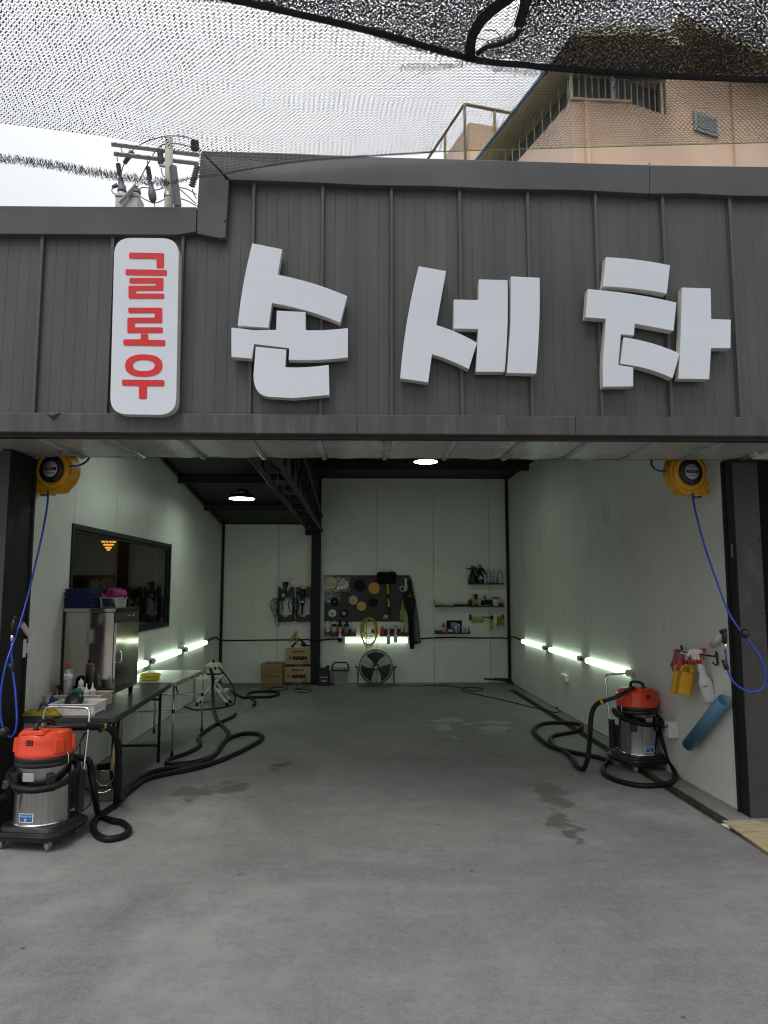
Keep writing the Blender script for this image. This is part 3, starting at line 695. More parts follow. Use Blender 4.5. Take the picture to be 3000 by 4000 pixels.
MB().tube(spline([(b1.x, YB - .015, cz), pz(1650, 2494), pz(1760, 2490), pz(1850, 2492), pz(1960, 2492), (2.50, YB - .03, pz(1985, 2493).z), (wallR(12.4) - .02, 12.4, .83), (wallR(11.75) - .02, 11.75, .81)], .06), .012, 8).build('conduit', 'rubber', cd, True)
for q_, yy in ((1011, 2499), (1110, 2499), (1209, 2498), (1257, 2497), (1688, 2493), (1787, 2492), (1882, 2492), (1980, 2492)):
    p = onY(q_, yy, YB); MB().box(p.x - .008, p.x + .008, YB - .03, YB - .001, p.z - .022, p.z + .022).build('cable_clip', 'galv', cd, True, bevel=.003)
for a, b_ in ((8.42, 8.62), (9.91, 10.17)): MB().tube(spline([(LX + .02, a, LZ), (LX + .02, (a + b_) / 2, LZ - .012), (LX + .02, b_, LZ)], .05), .011, 8).build('conduit', 'rubber', cd, True)
for a, b_ in ((8.70, 8.91), (10.21, 10.45)): MB().tube([(wallR(a) - .02, a, .803), (wallR(b_) - .02, b_, .803)], .011, 8).build('conduit', 'rubber', cd, True)

def highbay(p, label, zr):
    t = thing('high_bay_lamp', label, 'lamp', p, group='round high bay lamps under the roof')
    MB().lathe([(.168, -.012), (.168, -.006)], 32).build('lens', 'highbay', t)
    MB().lathe([(.178, -.004), (.180, .0), (.150, .045), (.10, .062), (.10, .10), (.06, .115), (.0, .118)], 32).lathe([(.1785, -.004), (.169, -.003), (.168, .004)], 32).build('reflector', 'blackp', t)
    MB().lathe([(.101, .066), (.104, .072), (.101, .078)], 32).build('cooling_ring', 'chrome', t)
    MB().tube([(0, 0, .115), (0, 0, zr - p.z)], .005, 6).build('hanging_rod', 'frame', t)
p = onY(945, 1946, 9.5); highbay(p, 'round high bay lamp on the left, hung under the lower sloping roof', roofL(9.5) - .0)
p = onY(1663, 1802, 10.0); highbay(p, 'round high bay lamp on the right, just visible below the soffit', roofR(10) - .0)
highbay(Vector((-1.55, 6.75, 3.22)), 'round high bay lamp near the opening, hidden above the soffit', roofL(6.75))
# chandelier in the office, seen through the window
MT['amber'] = mat('lit_amber_glass', (1.0, .50, .12), .4, var=0, emit=2.6)
p = onX(424, 2128, LX - .9); ch = thing('office_chandelier', 'small lit amber chandelier seen through the office window', 'lamp', p)
for i, (r_, z) in enumerate(((.085, .04), (.06, .0), (.035, -.04), (.012, -.07))):
    mb = MB()
    for k in range(12):
        a = k * math.pi / 6 + i * .2; mb.ball((math.cos(a) * r_, math.sin(a) * r_, z), .012, 6, 4)
    mb.build('glass_bead_ring', 'amber', ch)['kind'] = 'stuff'
MB().tube([(0, 0, .06), (0, 0, .5)], .006, 6).build('stem', 'frame', ch)

# ================================================================== HOSE REELS
MT['reel'] = mat('yellow_orange_plastic', (.64, .315, .012), .40, var=.05)
MT['bluehose'] = mat('blue_air_hose', (.012, .055, .42), .30, var=.06, coat=.2)
MT['label'] = mat('silver_printed_label', (.42, .44, .47), .4, var=.08)
MT['ink'] = mat('black_print', (.012, .012, .014), .6)
MT['gold'] = mat('gold_print', (.45, .33, .08), .5)
def reel(cx, cy, cz, m, yawd, label, feed, hosepts, loop):
    """m = -1: outlet corner at the lower left, 1: at the lower right"""
    t = thing('hose_reel', label, 'hose reel', (cx, cy, cz), R(yawd), 'yellow retractable air hose reels')
    r = .168
    pts = [(-m * x, y) for x, y in ((-.158, .055), (-.170, .02), (-.155, -.01), (-.160, -.05), (-.172, -.075), (-.176, -.16), (-.165, -.176), (-.045, -.196), (-.04, -.18), (.02, -.178), (.07, -.176))]
    arc = [(-m * math.cos(R(a)) * r * 1.02, math.sin(R(a)) * r * 1.02) for a in range(-56, 161, 8)]
    poly = pts + arc
    ar = sum(poly[i - 1][0] * poly[i][1] - poly[i][0] * poly[i - 1][1] for i in range(len(poly)))
    if ar < 0: poly.reverse()
    MB().prism(poly, (0, -.045, 0), X, Zv, (0, .10, 0)).build('case', 'reel', t, bevel=.012)
    MB().lathe([(.150, 0), (.150, .012), (.135, .022), (.110, .022), (.108, .014)], 36, (0, -.044, 0), (0, -1, 0)).build('case_rim', 'reel', t)
    for a0, a1, rr in ((-50, -5, .138), (20, 60, .14), (110, 150, .14)):
        MB().tube([(-m * math.cos(R(a0 + (a1 - a0) * k / 8)) * rr, -.047, math.sin(R(a0 + (a1 - a0) * k / 8)) * rr) for k in range(9)], .014, 8).build('case_bulge', 'reel', t)
    MB().lathe([(.105, 0), (.105, .028), (.098, .034), (.06, .034), (.0, .034)], 36, (0, -.044, 0), (0, -1, 0)).build('hub_disc', 'blackp', t)
    lb = MB().lathe([(.062, 0), (.062, .0015), (0, .0015)], 32, (0, -.0785, 0), (0, -1, 0)).build('label', 'label', t)
    MB().box(-.053, .053, -.0815, -.0805, -.012, .012).build('name_band', 'ink', lb)
    MB().text('SUPERFIX', (0, -.0825, -.006), X, Zv, .012).build('lettering', 'gold', lb)
    MB().text('AUTO REEL', (0, -.0812, .026), X, Zv, .008).box(-.04, .04, -.0812, -.0808, -.030, -.027).box(-.03, .03, -.0812, -.0808, -.038, -.0355).build('small_print', 'ink', lb)
    for x, z in ((-.165, -.085), (-.163, -.155), (-.10, -.165), (.155, -.03)): MB().lathe([(.005, 0), (.005, .006)], 8, (-m * x, -.044, z), (0, -1, 0)).build('screw', 'blackp', t)
    MB().lathe([(.03, 0), (.034, .012)], 16, (-m * -.10, .0, -.186), (0, 0, -1)).build('outlet', 'blackp', t)
    MB().box(-.02, .02, .056, .10, -.12, .12).box(-.05, .05, .08, .092, -.08, .08).build('bracket', 'frame', t)
    inv = Matrix.Translation(t.location) @ Matrix.Rotation(R(yawd), 4, 'Z'); inv.invert()
    loc = lambda P_: [inv @ Vector(p) for p in P_]
    MB().tube(spline(loc(hosepts), .03), .0075, 8).build('hose', 'bluehose', t)
    MB().tube(spline(loc(feed), .02), .008, 8).build('feed_hose', 'bluehose', t)
    return t, loc
MT['gun'] = mat('black_blow_gun', (.016, .016, .017), .35)
MT['white2'] = mat('matt_white_pipe', (.60, .57, .53), .55, var=.04)
# --- left
c = onY(223, 1838, 5.52); yl = 5.30
hp = [onY(188, 1905, 5.50)] + [onY(*q, y) for q, y in (((187, 1950), 5.46), ((180, 2005), 5.42), ((160, 2110), 5.36), ((125, 2260), 5.30), ((95, 2380), 5.20), ((60, 2490), 5.1), ((25, 2590), 5.0), ((4, 2700), 4.98), ((2, 2790), 4.98), ((14, 2850), 4.99), ((35, 2878), 5.0), ((55, 2868), 5.0), ((66, 2820), 5.0), ((60, 2700), 5.03), ((50, 2620), 5.06), ((46, 2560), 5.07), ((46, 2510), 5.08))]
fd = [onY(270, 1820, 5.44), onY(305, 1819, 5.44), onY(335, 1805, 5.5), onY(352, 1780, 5.55), onY(358, 1740, 5.6)]
t, loc = reel(c.x, 5.52, c.z, -1, -14, 'yellow air hose reel at the left of the opening with black hub', fd, hp, None)
g0, g1 = onY(47, 2500, 5.08), onY(52, 2462, 5.08)
MB().tube(loc([onY(46, 2505, 5.08), onY(49, 2478, 5.08)]), [.011, .012], 8).build('coupling', 'chrome', t)
MB().tube(loc([onY(49, 2478, 5.08), onY(53, 2440, 5.08), onY(58, 2414, 5.08)]), [.016, .018, .012], 8).tube(loc([onY(53, 2414, 5.08), onY(66, 2412, 5.06)]), .012, 8).build('blow_gun', 'gun', t)
MB().tube(loc([onY(40, 2590, 5.07), onY(50, 2622, 5.06)]), [.018, .016], 8).build('hose_sleeve', 'gun', t)
MB().ball(loc([onY(15, 2858, 4.98)])[0], .034, 12, 8).build('hose_stopper', 'gun', t)
pa, pb = onY(84, 2431, 5.08), onY(112, 2478, 5.02)
ph = solo('pipe_holder', 'short white pipe fixed at a slant to the left column', 'pipe', MB().tube([onX(84, 2435, LX + .03), onX(112, 2478, LX + .05)], .021, 14, cap=False).tube([onX(84, 2435, LX + .03), onX(112, 2478, LX + .05)], .018, 14, cap=False), 'white2', 'white pipe holders on the columns')
# --- right
c = onY(2678, 1848, 5.56)
hp = [onY(2706, 1912, 5.54)] + [onY(*q, y) for q, y in (((2708, 1950), 5.5), ((2722, 2020), 5.45), ((2755, 2140), 5.38), ((2800, 2270), 5.28), ((2850, 2400), 5.2), ((2915, 2492), 5.12), ((2960, 2550), 5.08), ((2985, 2610), 5.06), ((2990, 2655), 5.06), ((2978, 2690), 5.06), ((2945, 2703), 5.06), ((2905, 2695), 5.07), ((2866, 2665), 5.08), ((2845, 2625), 5.1), ((2838, 2590), 5.11), ((2834, 2550), 5.12), ((2833, 2530), 5.12))]
fd = [onY(2600, 1840, 5.52), onY(2568, 1838, 5.53), onY(2545, 1815, 5.55), onY(2548, 1790, 5.58), onY(2565, 1770, 5.6)]
t, loc = reel(c.x, 5.56, c.z, 1, 12, 'yellow air hose reel at the right of the opening with black hub', fd, hp, None)
MB().tube(loc([onY(2833, 2535, 5.12), onY(2833, 2512, 5.12)]), [.011, .013], 8).build('coupling', 'chrome', t)
MB().tube(loc([onY(2831, 2512, 5.12), onY(2830, 2480, 5.12), onY(2828, 2458, 5.12)]), [.018, .02, .016], 8).tube(loc([onY(2812, 2470, 5.13), onY(2838, 2460, 5.1)]), .014, 8).build('blow_gun', 'gun', t)
MB().tube(loc([onY(2827, 2578, 5.11), onY(2840, 2615, 5.1)]), [.019, .017], 8).build('hose_sleeve', 'gun', t)
MB().ball(loc([onY(2909, 2475, 5.115)])[0], .034, 12, 8).build('hose_stopper', 'gun', t)
solo('pipe_holder', 'short white pipe fixed at a slant beside the right column', 'pipe', MB().tube([onR(2815, 2478, .04), onR(2780, 2524, .05)], .024, 14), 'white2', 'white pipe holders on the columns')
# light switch, wall outlets
sw = thing('wall_switch', 'white double switch plate on the left wall by the column', 'switch', onX(100, 2560, LX))
a, b_ = onX(90, 2498, LX), onX(118, 2562, LX)
MB().box(LX + .0005, LX + .012, a.y, b_.y, b_.z, a.z).build('plate', 'whitep', sw, True, bevel=.003)
MB().box(LX + .0125, LX + .017, a.y + (b_.y - a.y) * .25, b_.y - (b_.y - a.y) * .25, b_.z + .03, a.z - .03).build('rocker', 'whitep', sw, True, bevel=.002)
def outlet(px, py, w, h, dep, label, plug):
    p = onR(px, py, 0); t = thing('wall_outlet', label, 'socket', (p.x, p.y, p.z), R(90) - math.atan(.0366) + R(180), 'white surface sockets on the right wall')
    MB().box(-w / 2, w / 2, -dep - .0, -.001, -h / 2, h / 2).build('socket_box', 'whitep', t, bevel=.004)
    for z in (-.033, .033): MB().lathe([(.021, 0), (.021, .002), (.018, .002), (.017, -.004), (0, -.004)], 16, (0, -dep - .0005, z), (0, -1, 0)).build('socket_face', 'signside', t)
    return t, p
t, p = outlet(2645, 2848, .085, .14, .095, 'white socket box on the right wall with a plug in it, beside the vacuum', True)

# ================================================================== LEFT SIDE: VACUUM, TABLES, CABINET
MT['vacred'] = mat('orange_red_plastic', (.72, .060, .018), .38, var=.05, vs_=6, coat=.15)
MT['sticker'] = mat('blue_sticker', (.02, .14, .42), .35)
MT['stickerw'] = mat('white_print', (.75, .77, .80), .5)
MT['stickerc'] = mat('pale_cyan_sticker', (.22, .42, .50), .35, c2=(.42, .34, .30), vs_=14)
MT['caster'] = mat('grey_caster_tyre', (.20, .20, .19), .5)
MT['yellow'] = mat('yellow_plastic', (.66, .36, .02), .4)
def cyl_patch(r, a0, a1, z0, z1, n=8, skew=0.0):
    """sheet bent round a drum, angles from the front (-Y)"""
    mb = MB(); vs = []
    for k in range(n + 1):
        t = k / n
        a = R(a0 + (a1 - a0) * t); vs += [(math.sin(a) * r, -math.cos(a) * r, z0), (math.sin(a) * r, -math.cos(a) * r, z1)]
    return mb.add(vs, [(2 * k, 2 * k + 2, 2 * k + 3, 2 * k + 1) for k in range(n)], True)
def drum_text(body, r, ac, zc, h, mname, parent, nm='lettering', sp=1.0):
    tmp = MB().text(body, (0, 0, 0), X, Zv, h, off=.0)
    mb = MB(); mb.f, mb.sm = tmp.f, tmp.sm
    mb.v = [(math.sin(R(ac) + x * sp / r) * r, -math.cos(R(ac) + x * sp / r) * r, z + zc) for x, y, z in tmp.v]; return mb.build(nm, mname, parent)
VS = .86
def vacuum(loc, rz, label, mir):
    t = thing('wet_dry_vacuum', label, 'vacuum cleaner', loc, rz, 'steel drum vacuum cleaners')
    # trolley base
    MB().rbox(-.27, .27, -.25, .27, .075, .135, .12, 5).rbox(-.285, .285, -.265, .285, .105, .125, .13, 5).rbox(-.245, .245, -.225, .25, .13, .165, .11, 5, top=.93).build('trolley_base', 'blackp', t, bevel=.008)
    for x, y in ((-.19, -.19), (.19, -.19), (-.19, .2), (.19, .2)):
        c_ = MB().lathe([(.034, -.012), (.038, -.008), (.038, .008), (.034, .012)], 16, (x, y, .038), (1, .3 * mir, 0)).build('caster', 'caster', t)
        MB().tube([(x, y, .08), (x, y + .01, .05)], .012, 6).box(x - .02, x - .015, y - .02, y + .02, .03, .08).box(x + .015, x + .02, y - .02, y + .02, .03, .08).build('caster_fork', 'galv', c_)
    MB().lathe([(.197, .15), (.205, .155), (.203, .17), (.200, .19), (.200, .60), (.203, .605)], 44).build('drum', 'steel', t)
    MB().lathe([(.206, .162), (.209, .172), (.206, .182)], 44).build('drum_ring', 'chrome', t)
    MB().lathe([(.205, .595), (.214, .60), (.214, .625), (.209, .63), (.216, .635), (.216, .665), (.21, .672)], 44).build('drum_collar', 'blackp', t)
    # motor head
    hd = MB().lathe([(.212, .668), (.216, .675), (.214, .70), (.203, .72), (.198, .78), (.192, .83), (.172, .85), (.10, .858), (0, .86)], 44).build('motor_head', 'vacred', t)
    for a in (62, 118, 242, 298):
        MB().rbox(-.045, .045, -.02, .035, .70, .80, .012, 3, Matrix.Rotation(R(a), 4, 'Z') @ Matrix.Translation((0, -.205, 0)), top=.8).build('head_lug', 'vacred', hd, bevel=.004)
    MB().rbox(-.10, .10, -.185, -.05, .84, .872, .03, 4, top=.9).build('head_top', 'vacred', hd, bevel=.006)
    MB().add([tuple(Vector((math.sin(R(a)) * r_, -math.cos(R(a)) * r_, z))) for a, r_, z in ((-8, .2005, .765), (8, .2005, .765), (8, .1985, .805), (-8, .1985, .805))], [(0, 1, 2, 3)]).build('switch_plate', 'blackp', hd, solid=.004)
    for a in (-4, 4):
        for z in (.776, .792): MB().ball((math.sin(R(a)) * .202, -math.cos(R(a)) * .202, z), .005, 8, 5).build('switch', 'vacred', hd)
    MB().tube(spline([(0, -.13, .855), (0, -.12, .905), (0, -.06, .925), (0, .04, .92), (0, .09, .90), (0, .10, .855)], .02), .016, 8).rbox(-.03, .03, -.15, -.10, .852, .872, .01).build('carry_handle', 'blackp', hd)
    # chrome push handle at the back
    w_ = .205
    MB().tube(spline([(-w_, .19, .30), (-w_, .235, .60), (-w_, .27, .90), (-w_ + .012, .277, .955), (-w_ + .045, .28, .975), (0, .28, .978), (w_ - .045, .28, .975), (w_ - .012, .277, .955), (w_, .27, .90), (w_, .235, .60), (w_, .19, .30)], .02), .0115, 10).build('push_handle', 'chrome', t)
    for s in (-1, 1):
        MB().rbox(s * w_ - .025, s * w_ + .025, .15, .215, .18, .50, .012).build('handle_bracket', 'blackp', t, bevel=.004)
        MB().rbox(-.035, .035, -.225, -.19, .42, .54, .012, 3, Matrix.Rotation(R(48 * s), 4, 'Z')).build('side_block', 'blackp', t, bevel=.005)
        MB().tube([(s * .212, -.03, .58), (s * .225, -.03, .62), (s * .222, -.03, .67), (s * .212, -.03, .69)], .004, 5).build('clip', 'chrome', t)
    MB().rbox(-.06, .06, -.232, -.19, .415, .555, .02, 3, Matrix.Rotation(R(-40 * mir), 4, 'Z')).lathe([(.034, 0), (.034, .05), (.028, .06)], 16, Matrix.Rotation(R(-40 * mir), 4, 'Z') @ Vector((0, -.23, .48)), Matrix.Rotation(R(-40 * mir), 4, 'Z') @ Vector((0, -1, 0))).build('hose_inlet', 'blackp', t, bevel=.005)
    MB().rbox(-.10, .10, .19, .30, .17, .42, .02).build('tool_box', 'blackp', t, bevel=.006)
    # stickers
    st = cyl_patch(.2022, -15, 15, .205, .262).build('sticker', 'sticker', t)
    cyl_patch(.2018, -17, 17, .200, .267).build('sticker_border', 'stickerw', st)
    drum_text('CLEANSTAR', .2032, 0, .240, .0125, 'stickerw', st)
    mb = MB(); 
    for k in range(16):
        a = 2 * math.pi * k / 16; mb.v.append((math.sin(math.cos(a) * .010 / .203) * .2032, -math.cos(math.cos(a) * .010 / .203) * .2032, .220 + math.sin(a) * .010))
    mb.f.append(tuple(range(16))); mb.sm.append(False); mb.build('emblem', 'stickerw', st)
    MB().box(-.004, .004, -.2042, -.2036, .216, .224).build('emblem_core', 'sticker', st)
    cyl_patch(.2022, -12 , 14, .50, .565).build('notice_sticker', 'stickerc', t)
    drum_text('WET & DRY', .2032, 1, .548, .008, 'stickerw', t)
    t.scale = (VS, VS, VS)
    inv = (Matrix.Translation(t.location) @ Matrix.Rotation(rz, 4, 'Z') @ Matrix.Scale(VS, 4)).inverted()
    return t, lambda P_: [inv @ Vector(p) for p in P_], lambda P_: [(inv.inverted() @ Vector(p)) for p in P_]
def z6(x, y): return (x * .6028, 2300 + y * .6028)
def z68(x, y): return (680 + x * .3436, 2500 + y * .3436)
def fl(q, r=.022): return onZ(*q, r)
HR = .0225 / VS
vl = onZ(158, 3285); t, loc, wor = vacuum((vl.x, vl.y, 0), R(-10), 'left vacuum cleaner with orange head and steel drum, in front of the dark table', 1)
ring = wor([(math.sin(R(a)) * .245, -math.cos(R(a)) * .245, .50 + .07 * math.cos(R(a - 20)) * -1 + .02) for a in range(150, -140, -20)])
far = [fl(z6(*q)) for q in ((640, 1462), (720, 1500), (790, 1515), (835, 1560), (800, 1600), (700, 1622), (625, 1592), (605, 1530), (645, 1470), (745, 1400), (840, 1310), (960, 1230), (1150, 1185), (1400, 1120))]
far += [fl(z68(*q)) for q in ((0, 1500), (250, 1458), (500, 1378), (720, 1285), (900, 1192), (1000, 1125), (985, 1082), (900, 1062), (770, 1068), (640, 1112), (560, 1175), (500, 1270), (400, 1352), (200, 1425), (0, 1450))]
far += [fl(z6(*q)) for q in ((1080, 1165), (960, 1195), (860, 1262), (800, 1340))]
up = [onY(*z6(775, 1330), 5.50), onY(*z6(770, 1200), 5.42), onY(*z6(768, 1080), 5.36), onY(*z6(755, 980), 5.30), onY(*z6(720, 915), 5.24), onY(*z6(660, 893), 5.18), onY(*z6(560, 890), 5.1)]
MB_ = hose(MB(), loc(ring + [onY(*z6(545, 1100), 5.2), onY(*z6(590, 1200), 5.24), onY(*z6(615, 1330), 5.25)] + far + up), HR, .045); MB_.build('vacuum_hose', 'rubber', t)
MB().tube(spline(loc([onY(*z6(570, 890), 5.1), onY(*z6(480, 888), 5.06), onY(*z6(380, 897), 5.02), onY(*z6(210, 912), 4.98)]), .03), .018, 10).build('wand', 'blackp', t)
MB().tube(loc([onY(*z6(683, 896), 5.2), onY(*z6(652, 893), 5.175)]), .026, 12).build('hose_band', 'yellow', t)
# short hose leaving the frame on the left
hose(MB(), loc(wor([(-.14, -.26, .48)]) + [onY(*z6(60, 1330), 4.86), onY(*z6(-60, 1390), 4.78), onY(*z6(-150, 1500), 4.8)]), HR, .05).build('inlet_hose', 'rubber', t)
MB().tube(spline(loc([onY(*z6(490, 1050), 5.3), onY(*z6(560, 930), 5.4), onY(*z6(520, 1000), 5.4), onY(*z6(530, 1250), 5.42), onY(*z6(590, 1330), 5.45), onY(*z6(580, 1400), 5.4), onY(*z6(500, 1470), 5.35)]), .03), .005, 6).build('power_cord', 'rubber', t)

# ---- dark folding table
MT['tabletop'] = mat('dark_table_top', (.040, .040, .043), .33, var=.15, vs_=4, bump=.03, bs=40, rv=.06)
TZ = .73
cf, cb = onZ(455, 2800, TZ), onZ(672, 2667, TZ)
tb = thing('folding_table', 'dark grey folding table along the left wall carrying the steel cabinet', 'table', (-2.25, 6.4, 0))
poly = roundpoly([(LX + .01, cf.y), (cf.x, cf.y), (cb.x, cb.y), (LX + .01, cb.y)], [.02, .05, .05, .02], 5)
MB().prism(poly[::-1], (0, 0, TZ), X, Yv, (0, 0, -.045)).build('table_top', 'tabletop', tb, True, bevel=.008)
def leg(a, e, r, nm, m, par): return MB().tube([a, e], r, 8).build(nm, m, par, True)
lf = onZ(416, 3160); lb = onZ(655, 2978)
for x, y in ((cf.x - .06, lf.y), (LX + .12, lf.y), (cb.x - .05, lb.y), (LX + .12, lb.y)):
    leg((x, y, TZ - .046), (x, y, 0), .0145, 'leg', 'frame', tb)
for y in (lf.y, lb.y): leg((cf.x - .06 if y == lf.y else cb.x - .05, y, .60), (LX + .12, y, .60), .012, 'leg_brace', 'frame', tb); leg((cf.x - .06 if y == lf.y else cb.x - .05, y, .16), (LX + .12, y, .16), .012, 'leg_brace', 'frame', tb)
leg((cf.x - .2, lf.y, .58), (cf.x - .14, lf.y + .55, TZ - .05), .010, 'fold_strut', 'frame', tb); leg((cb.x - .2, lb.y, .58), (cb.x - .14, lb.y - .55, TZ - .05), .010, 'fold_strut', 'frame', tb)
leg((cf.x - .05, cf.y + .1, TZ - .06), (cb.x - .04, cb.y - .1, TZ - .06), .012, 'side_rail', 'frame', tb)
# ---- white folding table behind
MT['wtop'] = mat('glossy_white_table_top', (.56, .58, .53), .22, var=.04)
WZ = .735
wa, wb = onZ(680, 2667, WZ), onZ(796, 2617, WZ)
wt = thing('folding_table', 'white topped aluminium folding table behind the dark table', 'table', (-2.2, 8, 0))
wl_ = LX + .05
for y0_, y1_ in ((wa.y + .02, (wa.y + wb.y) / 2 - .003), ((wa.y + wb.y) / 2 + .003, wb.y)):
    xa_ = wa.x + (wb.x - wa.x) * (y0_ - wa.y) / (wb.y - wa.y); xb_ = wa.x + (wb.x - wa.x) * (y1_ - wa.y) / (wb.y - wa.y)
    MB().prism([(wl_, y0_), (wl_, y1_), (xb_, y1_), (xa_, y0_)], (0, 0, WZ), X, Yv, (0, 0, -.008)).build('top_half', 'wtop', wt, True)
    MB().prism([(wl_ - .008, y0_ - .004), (wl_ - .008, y1_ + .004), (xb_ + .01, y1_ + .004), (xa_ + .01, y0_ - .004)], (0, 0, WZ - .004), X, Yv, (0, 0, -.035)).build('top_rim', 'alu', wt, True, bevel=.003)
l1, l2 = onZ(665, 2953), onZ(778, 2863)
for x, y in ((wa.x - .02, l1.y), (wl_ + .06, l1.y), (wb.x - .03, l2.y), (wl_ + .06, l2.y)):
    lg = leg((x, y, WZ - .04), (x, y, .02), .0125, 'leg', 'alu', wt); leg((x, y, .05), (x, y, 0), .016, 'rubber_foot', 'rubber', lg); leg((x, y, .42), (x, y, .46), .0155, 'leg_collar', 'rubber', lg)
for y, x in ((l1.y, wa.x - .02), (l2.y, wb.x - .03)): leg((x, y, .44), (wl_ + .06, y, .44), .009, 'leg_brace', 'alu', wt)
p = onZ(700, 2640, WZ - .02); MB().box(wa.x + (wb.x - wa.x) * .5 + .012, wa.x + (wb.x - wa.x) * .5 + .02, (wa.y + wb.y) / 2 - .05, (wa.y + wb.y) / 2 + .05, WZ - .03, WZ - .01).build('latch', 'chrome', wt, True)
MT['sponge'] = mat('yellow_foam', (.62, .50, .06), .9, var=.2, vs_=30, bump=.5, bs=90)
p = onZ(584, 2655, WZ)
for k, lab in enumerate(('yellow foam pad lying on the white table, lower one', 'yellow foam pad on the white table, upper one of two')):
    solo('foam_pad', lab, 'foam pad', MB().lathe([(.085, 0), (.095, .008), (.095, .022), (.085, .03)], 20, (p.x + .005 * k, p.y + .01 * k, WZ + .001 + k * .031), sx=1.1), 'sponge', 'foam pads on the white table')

# ---- steel cabinet
cx0, cx1, cy0, cy1, cz0, cz1 = LX + .012, onY(442, 2500, 6.12).x, 6.12, 6.74, .79, onY(442, 2376, 6.12).z
cb_ = thing('steel_cabinet', 'polished stainless cabinet standing on the dark table against the left wall', 'cabinet', ((cx0 + cx1) / 2, (cy0 + cy1) / 2, TZ))
MB().box(cx0, cx1, cy0, cy1, cz0, cz1 - .033).build('cabinet_body', 'mirror', cb_, True, bevel=.004)
MB().box(cx0 - .003, cx1 + .016, cy0 - .012, cy1 + .012, cz1 - .0325, cz1).build('cabinet_top', 'mirror', cb_, True, bevel=.004)
dr_ = MB().box(cx1 + .002, cx1 + .022, cy0 + .008, cy1 - .008, cz0 + .01, cz1 - .12).build('door', 'mirror', cb_, True, bevel=.004)
MB().tube(spline([(cx1 + .022, cy0 + .07, cz0 + .26), (cx1 + .05, cy0 + .07, cz0 + .27), (cx1 + .052, cy0 + .07, cz0 + .31), (cx1 + .05, cy0 + .07, cz0 + .35), (cx1 + .022, cy0 + .07, cz0 + .36)], .01), .006, 8).build('handle', 'chrome', dr_, True)
pn = MB().box(cx1 + .002, cx1 + .018, cy0 + .008, cy1 - .008, cz1 - .115, cz1 - .037).build('control_panel', 'tabletop', cb_, True, bevel=.003)
for k in range(2): MB().lathe([(.014, 0), (.012, .012)], 12, (cx1 + .018, cy0 + .32 + k * .12, cz1 - .075), (1, 0, 0)).build('knob', 'chrome', pn, True)
MB().box(cx0 - .002, cx0 + .012, cy0 - .008, cy0 - .001, cz0, cz1 - .035).build('rear_trim', 'frame', cb_, True)
for x in (cx0 + .03, cx1 - .03):
    for y in (cy0 + .03, cy1 - .03): MB().lathe([(.018, 0), (.022, cz0 - TZ - .003)], 12, (x, y, TZ + .001)).build('foot', 'rubber', cb_, True)
# towels on the cabinet
MT['towelblue'] = mat('navy_terry', (.010, .026, .095), .95, var=.35, vs_=60, bump=1.0, bs=260)
MT['towelpink'] = mat('magenta_terry', (.42, .045, .21), .95, var=.25, vs_=60, bump=1.0, bs=240)
def towel_slab(x0, x1, y0, y1, z0, h, seed):
    rnd = random.Random(seed); mb = MB(); N = 10
    jit = [rnd.uniform(-.006, .006) for _ in range(4)]
    def prof(z):      # rounded fold edge
        return .006 * (1 - abs(2 * z - 1) ** 2)
    rows = []
    for zz in (0, .2, .5, .8, 1):
        o = prof(zz); ring = []
        for (ax_, ay, bx, by) in ((x0 - o + jit[0], y0 - o + jit[1], x1 + o + jit[2], y0 - o + jit[1]), (x1 + o + jit[2], y0 - o + jit[1], x1 + o + jit[2], y1 + o), (x1 + o + jit[2], y1 + o, x0 - o + jit[0], y1 + o), (x0 - o + jit[0], y1 + o, x0 - o + jit[0], y0 - o + jit[1])):
            for k in range(6):
                f = k / 6; ring.append((ax_ + (bx - ax_) * f + rnd.uniform(-.002, .002), ay + (by - ay) * f + rnd.uniform(-.002, .002), z0 + h * zz + rnd.uniform(-.0018, .0018)))
        rows.append(ring)
    n = len(rows[0]); vs = [v for r_ in rows for v in r_]
    fs = [(j * n + i, j * n + (i + 1) % n, (j + 1) * n + (i + 1) % n, (j + 1) * n + i) for j in range(len(rows) - 1) for i in range(n)] + [tuple(range(n - 1, -1, -1)), tuple(range(n * (len(rows) - 1), n * len(rows)))]
    return mb.add(vs, fs, True)
th_ = .0165
ORD = ['bottom folded navy towel, directly on the cabinet top'] + ['folded navy towel on the cabinet, %s from the bottom of its stack' % w_ for w_ in ('second', 'third', 'fourth', 'fifth')] + ['folded navy towel on the cabinet, %s from the top of its stack' % w_ for w_ in ('fifth', 'fourth', 'third', 'second')] + ['topmost folded navy towel of the stack on the cabinet']
tx1 = onY(352, 2330, cy0).x
for k in range(10):
    lab = ORD[k]
    solo('folded_towel', lab, 'towel', towel_slab(LX + .02, tx1, cy0 - .004, cy0 + .2, cz1 + .001 + k * th_, th_ - .0008, k), 'towelblue', 'navy towels stacked on the cabinet')
